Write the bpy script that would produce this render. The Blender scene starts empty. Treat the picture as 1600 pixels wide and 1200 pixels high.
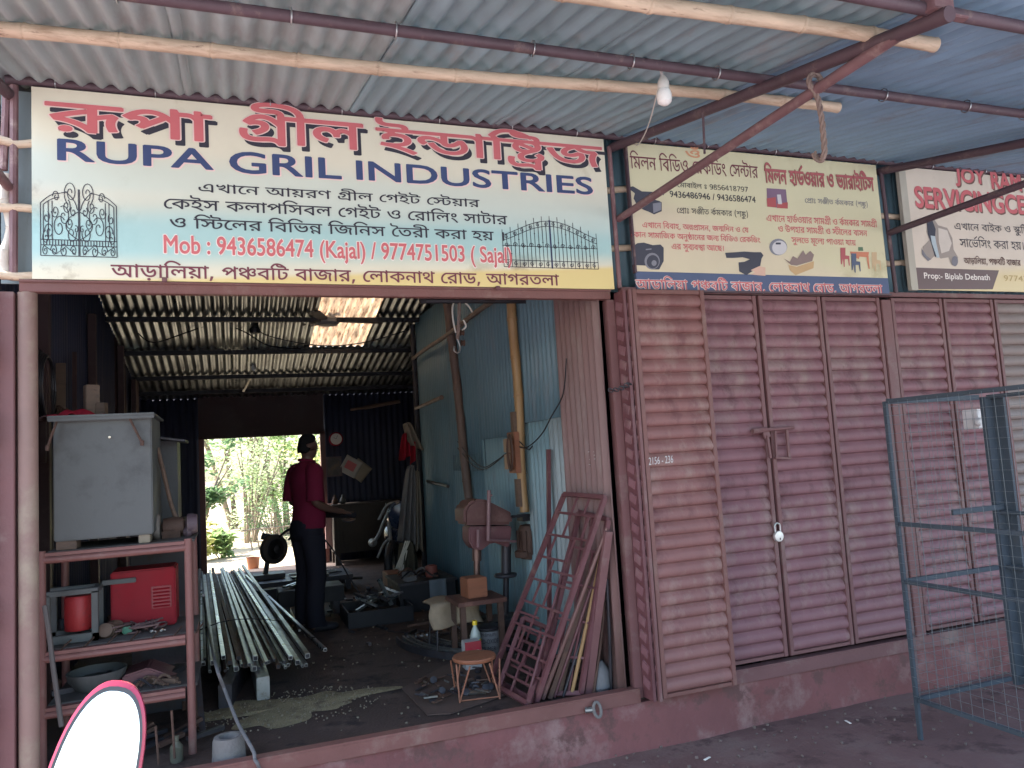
import bpy, bmesh, math, random
from math import sin, cos, pi, radians, sqrt
from mathutils import Vector as V, Matrix
from mathutils.geometry import tessellate_polygon
random.seed(7)
scn=bpy.context.scene
COL=scn.collection
# ---------------------------------------------------------------- camera
F_PX=1200.0
EYE=V((0,-3.96,1.375))
ROWS=(V((0.93879721,-0.33898626,-0.0612218)),V((-0.02633212,0.10658598,-0.99395475)),V((0.34346239,0.93473405,0.09113639)))
cam=bpy.data.cameras.new('camera'); camo=bpy.data.objects.new('camera',cam); COL.objects.link(camo)
X,D,F=ROWS
camo.matrix_world=Matrix(((X.x,-D.x,-F.x,EYE.x),(X.y,-D.y,-F.y,EYE.y),(X.z,-D.z,-F.z,EYE.z),(0,0,0,1)))
cam.sensor_width=36; cam.lens=36*F_PX/1600; cam.clip_start=.05; cam.clip_end=600
scn.camera=camo
# ---------------------------------------------------------------- light
SUN_EL=radians(52); SUN_AZ=radians(-68)      # behind the shops, a little to the left
w=bpy.data.worlds.new('World'); scn.world=w; w.use_nodes=True
nt=w.node_tree; bg=nt.nodes['Background']
sky=nt.nodes.new('ShaderNodeTexSky'); sky.sky_type='NISHITA'; sky.sun_disc=False
sky.sun_elevation=SUN_EL; sky.sun_rotation=SUN_AZ; sky.dust_density=2.0; sky.air_density=1.2
nt.links.new(sky.outputs[0],bg.inputs[0]); bg.inputs[1].default_value=0.15
sl=bpy.data.lights.new('sun','SUN'); sl.energy=5.0; sl.angle=radians(.5); sl.color=(1,.97,.92)
so=bpy.data.objects.new('sun',sl); COL.objects.link(so)
sd=V((sin(SUN_AZ)*cos(SUN_EL),cos(SUN_AZ)*cos(SUN_EL),sin(SUN_EL)))
so.rotation_euler=sd.to_track_quat('Z','Y').to_euler()
vs=scn.view_settings; vs.view_transform='Standard'; vs.look='None'; vs.exposure=2.3; vs.gamma=1; vs.use_curve_mapping=False
cy=scn.cycles; cy.max_bounces=8; cy.diffuse_bounces=5; cy.glossy_bounces=3; cy.transmission_bounces=4; cy.sample_clamp_indirect=6
try: cy.use_denoising=True
except Exception: pass
# ---------------------------------------------------------------- pixel of the photograph to a point on a plane of the place
def P(u,v,ax,val):
    d=(ROWS[0]*((u-800)/F_PX)+ROWS[1]*((v-600)/F_PX)+ROWS[2])
    return EYE+d*((val-EYE[ax])/d[ax])
def W(u,v,y): return P(u,v,1,y)
def G(u,v,z=0): return P(u,v,2,z)
# ---------------------------------------------------------------- materials
MATS={}
def mat(name,c,rough=.6,metal=0.,var=.18,scale=5.,bump=.15,bs=70.,dirt=None,stretch=(1,1,1),spec=.4,trans=0,coat=0,wear=None):
    if name in MATS: return MATS[name]
    m=bpy.data.materials.new(name); m.use_nodes=True; MATS[name]=m
    n=m.node_tree.nodes; l=m.node_tree.links; b=n['Principled BSDF']
    tc=n.new('ShaderNodeTexCoord'); mp=n.new('ShaderNodeMapping'); mp.inputs['Scale'].default_value=stretch
    l.new(tc.outputs['Object'],mp.inputs[0])
    nz=n.new('ShaderNodeTexNoise'); nz.inputs['Scale'].default_value=scale; nz.inputs['Detail'].default_value=6; nz.inputs['Roughness'].default_value=.62
    l.new(mp.outputs[0],nz.inputs['Vector'])
    rp=n.new('ShaderNodeMapRange'); rp.inputs[1].default_value=.25; rp.inputs[2].default_value=.75; rp.inputs[3].default_value=1-var; rp.inputs[4].default_value=1+var
    l.new(nz.outputs[0],rp.inputs[0])
    mx=n.new('ShaderNodeMix'); mx.data_type='RGBA'; mx.blend_type='MULTIPLY'; mx.inputs[0].default_value=1
    mx.inputs[6].default_value=(*c,1); l.new(rp.outputs[0],mx.inputs[7]); out=mx.outputs[2]
    for k,dd in enumerate([dirt,wear]):
        if not dd: continue
        dc,amt,ds=dd
        n2=n.new('ShaderNodeTexNoise'); n2.inputs['Scale'].default_value=ds; n2.inputs['Detail'].default_value=8; n2.inputs['Roughness'].default_value=.7
        l.new(mp.outputs[0],n2.inputs['Vector'])
        r2=n.new('ShaderNodeMapRange'); r2.inputs[1].default_value=.62-amt*.3; r2.inputs[2].default_value=.78-amt*.25 if k==0 else .72-amt*.3
        l.new(n2.outputs[0],r2.inputs[0])
        m2=n.new('ShaderNodeMix'); m2.data_type='RGBA'; l.new(r2.outputs[0],m2.inputs[0]); l.new(out,m2.inputs[6]); m2.inputs[7].default_value=(*dc,1); out=m2.outputs[2]
    l.new(out,b.inputs['Base Color'])
    b.inputs['Metallic'].default_value=metal
    rr=n.new('ShaderNodeMapRange'); rr.inputs[1].default_value=.3; rr.inputs[2].default_value=.7; rr.inputs[3].default_value=max(.02,rough-.1); rr.inputs[4].default_value=min(1,rough+.12)
    l.new(nz.outputs[0],rr.inputs[0]); l.new(rr.outputs[0],b.inputs['Roughness'])
    b.inputs['Specular IOR Level'].default_value=spec
    if bump:
        nb=n.new('ShaderNodeTexNoise'); nb.inputs['Scale'].default_value=bs; nb.inputs['Detail'].default_value=4
        l.new(tc.outputs['Object'],nb.inputs['Vector'])
        bp=n.new('ShaderNodeBump'); bp.inputs['Strength'].default_value=bump; bp.inputs['Distance'].default_value=.01
        l.new(nb.outputs[0],bp.inputs['Height']); l.new(bp.outputs[0],b.inputs['Normal'])
    if trans:
        tr=n.new('ShaderNodeBsdfTranslucent'); l.new(out,tr.inputs[0]); ms=n.new('ShaderNodeMixShader'); ms.inputs[0].default_value=trans
        l.new(b.outputs[0],ms.inputs[1]); l.new(tr.outputs[0],ms.inputs[2]); l.new(ms.outputs[0],n['Material Output'].inputs[0])
    return m
def plain(name,c,rough=.55,metal=0,spec=.3): return mat(name,c,rough,metal,var=.06,scale=9,bump=0,spec=spec)
DUST=(.30,.235,.20)
REDOX=mat('red oxide paint',(.15,.07,.07),.6,var=.15,scale=4,dirt=((.21,.15,.135),.28,3.2))
REDOX2=mat('fresh red oxide paint',(.155,.068,.06),.55,var=.15,scale=5,dirt=((.2,.125,.105),.25,6))
MAROON=mat('maroon primer',(.115,.045,.05),.5,var=.2,scale=7,dirt=((.17,.095,.085),.25,10))
BROWNPIPE=mat('brown pipe paint',(.085,.055,.066),.55,var=.2,scale=6,dirt=((.22,.16,.14),.2,9))
PURPIPE=mat('faded maroon pipe paint',(.17,.095,.10),.55,var=.2,scale=6,dirt=((.3,.22,.2),.3,9))
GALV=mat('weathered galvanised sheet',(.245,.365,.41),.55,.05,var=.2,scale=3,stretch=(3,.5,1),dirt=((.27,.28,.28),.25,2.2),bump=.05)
GALV2=mat('bright lit galvanised sheet',(.32,.40,.41),.55,.05,var=.2,scale=3,stretch=(3,.5,1),dirt=((.27,.29,.30),.3,2.6),bump=.05)  # greyer copy of the sheet, brighter light put into its colour
GALVB=mat('blue lit galvanised sheet',(.23,.375,.51),.55,.05,var=.2,scale=3,stretch=(3,.5,1),dirt=((.2,.22,.24),.25,2.2),bump=.05)  # bluer copy of the sheet, cool light put into its colour
ROOFIN=mat('old zinc roof sheet',(.255,.27,.265),.36,.8,var=.3,scale=4,stretch=(4,.5,1),dirt=((.05,.046,.046),.4,3.5),bump=.05)
GLOW=mat('yellowed fibreglass sheet',(.85,.72,.58),.5,0,var=.35,scale=5,stretch=(6,.6,1),dirt=((.28,.17,.1),.42,7),trans=.4,bump=.05)
BLUEWALL=mat('blue grey painted sheet',(.115,.195,.235),.5,.05,var=.15,scale=2.5,stretch=(2,2,.6),dirt=((.15,.2,.23),.3,3),bump=.04)
BLUEWALL2=mat('pale blue painted sheet',(.185,.285,.315),.5,.05,var=.15,scale=2.5,stretch=(2,2,.6),dirt=((.19,.225,.23),.3,3),bump=.04)
PALESHEET=mat('pale weathered sheet',(.25,.30,.31),.5,.1,var=.15,scale=3,stretch=(2,2,.6),dirt=((.2,.22,.22),.3,4),bump=.04)
REDSHEET=mat('dusty red sheet',(.175,.105,.098),.6,.05,var=.15,scale=3,stretch=(2,2,.5),dirt=((.22,.165,.15),.35,4),bump=.05)
DARKWALL=mat('shade navy sheet',(.026,.031,.058),.6,0,var=.3,scale=3,stretch=(2,2,.6),dirt=((.045,.042,.05),.2,5),bump=.05)  # interior darkness and its navy haze put into the wall colour
BROWNWALL=mat('dark brown board',(.04,.018,.018),.6,0,var=.25,scale=3,dirt=((.06,.033,.03),.25,5),bump=.1)
BAMBOO=mat('dry bamboo',(.54,.43,.31),.55,0,var=.25,scale=5,stretch=(1,6,6),dirt=((.33,.23,.15),.35,4),wear=((.2,.13,.09),.1,9),bump=.06)
BAMBOO_Z=mat('dry upright bamboo',(.30,.185,.085),.5,0,var=.2,scale=5,stretch=(6,6,1),dirt=((.17,.1,.05),.25,6),bump=.06)
OLDBAMBOO=mat('old grey bamboo',(.13,.09,.075),.6,0,var=.25,scale=5,stretch=(6,6,1),dirt=((.085,.06,.05),.3,6),bump=.08)
DIRT=mat('packed red earth',(.15,.09,.085),.85,0,var=.25,scale=1.3,dirt=((.18,.125,.115),.35,2.6),wear=((.095,.058,.056),.3,4),bump=.5,bs=45,spec=.2)
YARD=mat('sunny sandy earth',(.42,.34,.24),.95,0,var=.25,scale=2,dirt=((.25,.2,.12),.2,3),bump=.4,bs=30,spec=.1)
FLOOR=mat('oily workshop floor',(.062,.043,.037),.8,0,var=.3,scale=2,dirt=((.098,.073,.06),.35,2.2),wear=((.03,.023,.022),.32,4),bump=.35,bs=60,spec=.25)
PLINTH=mat('red plaster plinth',(.165,.068,.067),.8,0,var=.2,scale=3,dirt=((.235,.145,.135),.33,3.6),wear=((.12,.062,.058),.3,6),bump=.4,bs=40,spec=.2)
CEMENT=mat('raw cement',(.15,.14,.135),.9,0,var=.2,scale=8,dirt=((.1,.09,.085),.3,6),bump=.4)
STEELDK=mat('dark bare steel',(.045,.043,.05),.5,.5,var=.3,scale=6,dirt=((.05,.03,.024),.3,8))
STEEL=mat('bright bare steel',(.42,.44,.45),.3,.9,var=.2,scale=6,dirt=((.25,.2,.16),.2,14),bump=.05)
STEEL2=mat('rust specked steel',(.26,.27,.27),.38,.85,var=.25,scale=6,dirt=((.16,.11,.08),.35,14),bump=.08)
RUST=mat('rusty steel',(.085,.048,.036),.7,.2,var=.3,scale=9,dirt=((.05,.03,.022),.35,12),bump=.3)
GREYPAINT=mat('grey enamel steel',(.08,.086,.085),.6,.0,var=.12,scale=2.5,dirt=((.045,.046,.047),.42,2.0),bump=.04)
BLACK=mat('grimy black',(.010,.010,.014),.6,0,var=.3,scale=8,bump=.1)
RED=mat('red machine paint',(.19,.006,.013),.6,0,var=.15,scale=5,dirt=((.10,.012,.016),.25,7),bump=.03,spec=.2)
WOOD=mat('old timber',(.11,.07,.05),.7,0,var=.25,scale=4,stretch=(1,8,8),dirt=((.06,.04,.032),.3,5),bump=.2)
WOODOR=mat('orange timber',(.22,.085,.045),.55,0,var=.18,scale=4,stretch=(1,8,8),dirt=((.14,.055,.035),.25,6),bump=.1)
SACK=mat('jute cloth',(.26,.205,.145),.9,0,var=.15,scale=12,dirt=((.18,.135,.09),.25,6),bump=.4,bs=220,spec=.1)
CLOTH_GREY=mat('greyish cloth',(.15,.15,.155),.9,0,var=.15,scale=8,bump=.3,bs=160,spec=.1)
CLOTH_BEIGE=mat('beige cloth',(.2,.175,.145),.9,0,var=.15,scale=8,bump=.3,bs=160,spec=.1)
CLOTH_RED=mat('red cloth',(.27,.014,.028),.9,0,var=.2,scale=8,bump=.3,bs=160,spec=.1)
ROPE=mat('worn rope',(.21,.16,.14),.9,0,var=.2,scale=20,bump=.4,bs=150,spec=.1)
WHITECORD=mat('pale cord',(.6,.58,.52),.8,0,var=.1,scale=10,bump=.1)
RUBBER=mat('grey cable rubber',(.11,.11,.11),.6,0,var=.15,scale=10,bump=.05)
CREAM=plain('cream strap',(.72,.66,.52))
# ---------------------------------------------------------------- mesh builder
ORG={}
class MB:
    def __init__(s): s.v=[];s.f=[]
    def add(s,vs,fs):
        o=len(s.v); s.v+=[V(a) for a in vs]; s.f+=[tuple(i+o for i in f) for f in fs]; return s
    def box(s,c,d,R=None):
        c=V(c);h=V(d)/2;vs=[]
        for x in(-1,1):
            for y in(-1,1):
                for z in(-1,1):
                    p=V((x*h.x,y*h.y,z*h.z)); vs.append(c+(R@p if R else p))
        return s.add(vs,[(0,1,3,2),(4,6,7,5),(0,4,5,1),(2,3,7,6),(0,2,6,4),(1,5,7,3)])
    def bar(s,a,b,wd,th,up=(0,0,1)):
        a=V(a);b=V(b);d=(b-a);L=d.length
        if L<1e-6: return s
        d/=L;u=V(up)
        if abs(d.dot(u))>.97: u=V((0,1,0)) if abs(d.y)<.9 else V((1,0,0))
        sx=d.cross(u).normalized(); uz=sx.cross(d)
        return s.box((a+b)/2,(L,wd,th),Matrix((d,sx,uz)).transposed())
    def tube(s,pts,r,n=8,caps=True):
        pts=[V(p) for p in pts];k=len(pts)
        rs=r if isinstance(r,(list,tuple)) else [r]*k
        t0=(pts[1]-pts[0]).normalized(); u=t0.orthogonal().normalized(); vs=[];fs=[]
        for i,p in enumerate(pts):
            a=pts[max(i-1,0)];b=pts[min(i+1,k-1)];t=(b-a).normalized()
            u=(u-t*u.dot(t)); u=u.normalized() if u.length>1e-5 else t.orthogonal().normalized(); wv=t.cross(u)
            for j in range(n):
                an=2*pi*j/n; vs.append(p+(u*cos(an)+wv*sin(an))*rs[i])
        for i in range(k-1):
            for j in range(n):
                fs.append((i*n+j,i*n+(j+1)%n,(i+1)*n+(j+1)%n,(i+1)*n+j))
        if caps: fs+=[tuple(reversed(range(n))),tuple(range((k-1)*n,k*n))]
        return s.add(vs,fs)
    def lathe(s,prof,c=(0,0,0),R=None,n=24):
        c=V(c);vs=[];fs=[];k=len(prof)
        for r,z in prof:
            for j in range(n):
                p=V((r*cos(2*pi*j/n),r*sin(2*pi*j/n),z)); vs.append(c+(R@p if R else p))
        for i in range(k-1):
            for j in range(n): fs.append((i*n+j,i*n+(j+1)%n,(i+1)*n+(j+1)%n,(i+1)*n+j))
        fs+=[tuple(reversed(range(n))),tuple(range((k-1)*n,k*n))]
        return s.add(vs,fs)
    def grid(s,fn,nu,nv):
        vs=[fn(i/nu,j/nv) for j in range(nv+1) for i in range(nu+1)]
        return s.add(vs,[(j*(nu+1)+i,j*(nu+1)+i+1,(j+1)*(nu+1)+i+1,(j+1)*(nu+1)+i) for j in range(nv) for i in range(nu)])
    def prism(s,pts,off):          # closed outline pushed along off
        pts=[V(p) for p in pts];n=len(pts);off=V(off)
        return s.add(pts+[p+off for p in pts],[tuple(range(n)),tuple(reversed(range(n,2*n)))]+[(i,n+i,n+(i+1)%n,(i+1)%n) for i in range(n)])
    def corr(s,o,du,dv,Wd,L,pitch=.085,amp=.011,nv=6,jit=0,seed=0,ph=0):
        o=V(o);du=V(du).normalized();dv=V(dv).normalized();nn=du.cross(dv);rnd=random.Random(seed)
        nu=max(8,int(Wd/pitch*8)); ja=[rnd.uniform(-jit,jit) for _ in range((nv+1)*4)]
        def fn(a,b):
            x=a*Wd; q=a*3; i=int(min(q,2.999)); fr=q-i; jb=int(round(b*nv))*4
            h=amp*sin(2*pi*(x/pitch)+ph)+ja[jb+i]*(1-fr)+ja[jb+i+1]*fr
            return o+du*x+dv*(b*L)+nn*h
        return s.grid(fn,nu,nv)
    def build(s,name,m,parent=None,bevel=0,smooth=None,thick=0):
        me=bpy.data.meshes.new(name)
        og=ORG.get(parent.name,V((0,0,0))) if parent else V((0,0,0))
        me.from_pydata([v-og for v in s.v],[],s.f); me.update()
        bm=bmesh.new(); bm.from_mesh(me)
        bmesh.ops.recalc_face_normals(bm,faces=bm.faces)
        if bevel:
            es=[e for e in bm.edges if len(e.link_faces)==2 and e.calc_face_angle(0)>.6]
            bmesh.ops.bevel(bm,geom=es,offset=bevel,segments=2,affect='EDGES',clamp_overlap=True)
        bm.to_mesh(me); bm.free()
        for p in me.polygons: p.use_smooth=True
        if smooth is None:
            try: me.set_sharp_from_angle(angle=radians(35))
            except Exception: pass
        me.materials.append(m)
        o=bpy.data.objects.new(name,me); COL.objects.link(o)
        if parent: o.parent=parent
        ORG[o.name]=og
        if thick:
            md=o.modifiers.new('thickness','SOLIDIFY'); md.thickness=thick; md.offset=0
        return o
def tag(o,label,cat=None,group=None,kind=None):
    if label: o['label']=label
    if cat: o['category']=cat
    if group: o['group']=group
    if kind: o['kind']=kind
    return o
def thing(name,label,cat,loc=(0,0,0),group=None):
    o=bpy.data.objects.new(name,None); COL.objects.link(o); o.location=loc; o.empty_display_size=.1
    ORG[o.name]=V(loc); return tag(o,label,cat,group)
def solo(mb,name,m,label,cat,group=None,**k):      # a thing that is one mesh
    n=len(mb.v); c=sum((v for v in mb.v),V((0,0,0)))/n; zmin=min(v.z for v in mb.v); c.z=zmin
    mb.v=[v-c for v in mb.v]
    o=mb.build(name,m,None,**k); o.location=c; ORG[o.name]=c
    return tag(o,label,cat,group)
def struct(mb,name,m,**k): return tag(mb.build(name,m,None,**k),None,None,None,'structure')
def Rz(a): return Matrix.Rotation(a,3,'Z')
def Rx(a): return Matrix.Rotation(a,3,'X')
def Ry(a): return Matrix.Rotation(a,3,'Y')
AXY=Rx(-pi/2)    # lathe axis z -> y
AXX=Ry(pi/2)     # lathe axis z -> x
def spline(pts,n=6):
    pts=[V(p) for p in pts];out=[]
    for i in range(len(pts)-1):
        p0=pts[max(i-1,0)];p1=pts[i];p2=pts[i+1];p3=pts[min(i+2,len(pts)-1)]
        for j in range(n):
            t=j/n;out.append(.5*((2*p1)+(p2-p0)*t+(2*p0-5*p1+4*p2-p3)*t*t+(3*p1-p0-3*p2+p3)*t**3))
    return out+[pts[-1]]
# ================================================================ ground
ZG=-.28
def ground(a,b):
    x=-150+300*a;y=-150+300*b
    return V((x,y,ZG))
mb=MB(); mb.grid(ground,2,2); struct(mb,'ground',DIRT)
mb=MB()
def gnear(a,b):
    x=-4+12*a;y=-5.5+5.44*b
    e=min(1,min(a,1-a)*12)*min(1,b*10)*min(1,(1-b)*6)
    return V((x,y,ZG+.004+.016*e*(1+.6*sin(x*3.1+y*2)+.5*sin(y*5.3-x*1.3))))
mb.grid(gnear,110,60); struct(mb,'forecourt',DIRT)
mb=MB(); mb.box((.9,22.8,-.17),(60,30,.22)); struct(mb,'yard',YARD)
mb=MB(); mb.box((0,-16,ZG-.02),(120,21,.06)); struct(mb,'bounce_road',mat('pale dusty road',(.385,.40,.42),.9,0,var=.15,scale=1.5,dirt=((.3,.28,.26),.3,1),bump=.2,spec=.2))  # unseen pale street, added to bounce neutral light under the canopy
mb=MB(); mb.box((.85,3.8,-.14),(4.3,7.6,.28)); struct(mb,'shop_floor',FLOOR)
mb=MB()
def plin(a,b):
    x=-1.3+10*a
    r=random.Random(int(a*400)*31+int(b*6)); k=.005*r.uniform(-1,1)+.012*sin(x*2.3)+.008*sin(x*7+b*3)
    if b<.001: return V((x,-.075+k,ZG-.01))
    if b>.99: return V((x,-.002,-.032))
    if b>.8: return V((x,-.035+k*.3,-.033))
    return V((x,-.07+.035*b+k,ZG+(.25)*b/.8))
mb.grid(plin,400,6); struct(mb,'plinth',PLINTH)
mb=MB()
mb.box((5.9,2.5,-.16),(5.8,4.98,.24)); struct(mb,'plinth_core',PLINTH)
# ================================================================ workshop shell
FRONT_Z=2.25
def roofz(y): return 3.11-.196*(y-4.03) if y>2 else 3.508+(y-2)*.1
rf=thing('workshop_roof','corrugated zinc workshop roof on dark purlins above the open shop','roof',(.85,2,3.5))
dvec=V((0,1,-.196)).normalized()
rows=[(1.95,5.62,.018),(5.5,7.72,0)]
for r,(ya,yb,up) in enumerate(rows):
    x=-1.25;k=0
    while x<2.95:
        wd=.70; mt=ROOFIN
        glow=(r==0 and k==3)
        mb=MB(); mb.corr((x,ya,roofz(ya)+up+.003*(k%2)),(1,0,0),dvec,wd+.05,(yb-ya)/dvec.y,.0875,.0115,8,.004,seed=k+10*r)
        if glow:
            # the fibreglass sheet is short: zinc above it, glow sheet toward the ridge
            mb=MB(); mb.corr((x-.01,ya,roofz(ya)+up+.030),(1,0,0),dvec,wd+.12,(yb-ya)/dvec.y,.0875,.0115,8,.004,seed=k)
            mt=GLOW
        mb.build('roof_sheet',mt,rf,smooth=True,thick=.001)
        x+=wd;k+=1
mb=MB(); mb.corr((-1.25,-.02,3.30),(1,0,0),(0,2,.21),4.25,2.03,.0875,.0115,4,seed=3); mb.build('roof_sheet',ROOFIN,rf,smooth=True,thick=.001)
for y in (2.6,3.55,4.53,5.55,6.48,7.12):
    mb=MB(); mb.box((.85,y,roofz(y)-.045),(4.2,.045,.05)); mb.build('purlin',BLACK,rf)
# back wall (with opening), side walls
bw=thing('back_wall','dark corrugated back wall of the workshop around the open back doorway','wall',(.85,7.55,0))
def wallsheet(x0,x1,z0,z1,y,m,par,nm='wall_sheet',sd=0):
    mb=MB(); mb.corr((x0,y,z0),(1,0,0),(0,0,1),x1-x0,z1-z0,.0875,.010,3,.003,seed=sd); return mb.build(nm,m,par,smooth=True,thick=.001)
DX0,DX1,DZ=-.37,1.19,1.84
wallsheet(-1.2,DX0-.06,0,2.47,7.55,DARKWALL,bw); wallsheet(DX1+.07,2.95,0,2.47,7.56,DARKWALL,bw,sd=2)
mb=MB(); mb.box(((DX0+DX1)/2+.0,7.54,2.155),(DX1-DX0+.14,.03,.62)); mb.build('header_board',BROWNWALL,bw,bevel=.003)
mb=MB(); mb.box((DX0-.035,7.5,.94),(.07,.09,1.88)); mb.build('door_jamb',REDOX2,bw,bevel=.004)
mb=MB(); mb.box((DX1+.035,7.5,.94),(.07,.09,1.88)); mb.build('door_jamb',REDOX2,bw,bevel=.004)
mb=MB(); mb.box(((DX0+DX1)/2,7.49,1.865),(DX1-DX0+.14,.07,.05)); mb.build('door_lintel',BROWNWALL,bw,bevel=.004)
lw=thing('side_wall','shade-coloured side wall of the workshop behind the grey steel box','wall',(-1.16,3.8,0))
for k in range(9):
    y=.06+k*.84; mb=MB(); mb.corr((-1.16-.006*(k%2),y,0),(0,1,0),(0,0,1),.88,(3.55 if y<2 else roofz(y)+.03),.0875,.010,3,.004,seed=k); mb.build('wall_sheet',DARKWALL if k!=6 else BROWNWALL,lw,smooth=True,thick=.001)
for y in (1.6,3.4,5.2): 
    mb=MB(); mb.box((-1.11,y,1.4),(.06,.07,2.8)); mb.build('wall_post',BROWNWALL,lw,bevel=.004)
mb=MB(); mb.bar((-1.10,6.35,0),(-1.10,6.35,2.55),.05,.30); mb.build('wall_board',BROWNWALL,lw)
rw=thing('partition_wall','blue grey corrugated sheet partition of overlapping panels inside the workshop','wall',(2.05,2.4,0))
def psheet(y0,y1,z0,z1,x,m,sd,tilt=0):
    mb=MB(); mb.corr((x,y0,z0),(0,1,tilt),(0,0,1),y1-y0,z1-z0,.076,.018,3,.004,seed=sd); return mb.build('wall_sheet',m,rw,smooth=True,thick=.001)
psheet(.30,.92,-.0,1.78,2.045,PALESHEET,1); psheet(.30,1.42,1.6,3.2,2.03,BLUEWALL,2)
psheet(.85,1.70,0,1.72,2.05,BLUEWALL2,3); psheet(1.38,2.45,1.52,3.3,2.04,BLUEWALL,4)
psheet(1.62,2.55,0,1.62,2.06,BLUEWALL2,5); psheet(2.40,3.4,1.25,3.2,2.045,BLUEWALL,6)
psheet(2.45,3.5,0,1.4,2.055,BLUEWALL,7); psheet(3.36,4.75,0,3.0,2.05,BLUEWALL,8)
psheet(-.015,.60,-.0,3.2,2.008,REDSHEET,9)
# room widens behind the partition
dw=thing('side_wall','shade-coloured side wall in the dark corner behind the hanging clothes','wall',(2.9,6.2,0))
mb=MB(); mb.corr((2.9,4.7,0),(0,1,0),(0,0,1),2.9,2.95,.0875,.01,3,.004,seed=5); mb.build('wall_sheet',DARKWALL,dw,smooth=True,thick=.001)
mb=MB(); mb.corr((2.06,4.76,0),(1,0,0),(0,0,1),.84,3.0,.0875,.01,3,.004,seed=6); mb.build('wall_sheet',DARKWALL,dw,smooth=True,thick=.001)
pst=MB(); pst.tube([(2.0,4.72,0),(2.0,4.72,2.95)],.03,10); solo(pst,'wall_post',STEELDK,'thin dark post at the far edge of the blue sheet partition','post')
def bamboo(a,b,r,m,name,label,cat,seed=1,par=None,nodes=.32):
    a=V(a);b=V(b);L=(b-a).length;rnd=random.Random(seed);pts=[];rs=[];n=int(L/nodes)+1
    sag=V((rnd.uniform(-1,1),rnd.uniform(-1,1),rnd.uniform(-.4,1)))*.009
    for i in range(n):
        for t,k in((0,.95),(.012,1.13),(.03,1.1),(.07,1.0),(.5,.96),(.93,1.0),(.975,1.07),(.99,1.06)):
            q=(i+t)/n; pts.append(a.lerp(b,q)+sag*sin(q*pi*3)*1.5); rs.append(r*k*(1.04-.12*q))
    pts.append(b);rs.append(r*.9)
    mb=MB(); mb.tube(pts,rs,12)
    if par is not None: return mb.build(name,m,par,smooth=True)
    return solo(mb,name,m,label,cat,smooth=True)
bamboo(P(798,440,0,1.98),P(820,800,0,1.98),.036,BAMBOO_Z,'bamboo_post','golden bamboo post standing against the blue sheet wall beside the switch board','post',3)
bamboo(P(695,430,0,1.99),P(735,800,0,1.99),.042,OLDBAMBOO,'bamboo_post','thick grey brown bamboo post on the blue sheet wall behind the hanging hook','post',4)
bamboo(P(781,463,0,1.95),P(646,560,0,1.97),.022,OLDBAMBOO,'bamboo_rail','thin bamboo rail running high along the blue sheet wall','rail',5)
bamboo(P(690,621,0,1.95),P(650,638,0,1.97),.02,OLDBAMBOO,'bamboo_rail','short bamboo rail over the hanging clothes on the partition','rail',6)
# ================================================================ shop front frame
fr=thing('shop_front_frame','red oxide steel frame with lintel, posts and sill round the open workshop front','frame',(.6,0,0))
mb=MB(); mb.box((.60,-.02,2.262),(2.96,.05,.055)); mb.box((.60,-.048,2.283),(2.96,.02,.012)); mb.build('lintel',REDOX2,fr,bevel=.003)
mb=MB(); mb.box((-.935,-.01,1.11),(.07,.06,2.25)); mb.build('post',REDOX,fr,bevel=.003)
mb=MB(); mb.tube([(-.855,-.005,-.03),(-.855,-.005,2.236)],.04,16); mb.build('pipe_post',mat('dusty post paint',(.21,.135,.115),.6,var=.15,scale=4,dirt=((.26,.215,.16),.4,2.5)),fr)
mb=MB(); mb.box((2.085,-.0,1.11),(.05,.06,2.25)); mb.build('post',REDOX,fr,bevel=.003)
mb=MB(); mb.box((.60,-.045,.003),(2.96,.012,.066)); mb.box((.60,-.02,.041),(2.96,.062,.01)); mb.build('sill',REDOX2,fr,bevel=.002)
f2=thing('shop_front_frame','red oxide steel frame of sill and head bars round the closed shutter shops','frame',(3.9,0,0))
mb=MB(); mb.box((5.2,-.028,2.292),(6.1,.045,.03)); mb.build('head_bar',REDOX,f2,bevel=.003)
mb=MB(); mb.box((5.2,-.045,.001),(6.1,.012,.07)); mb.box((5.2,-.02,.041),(6.1,.062,.01)); mb.build('sill',REDOX,f2,bevel=.002)
mb=MB(); mb.box((4.15,-.02,1.15),(.085,.05,2.21)); mb.build('post',REDOX,f2,bevel=.004)
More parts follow.
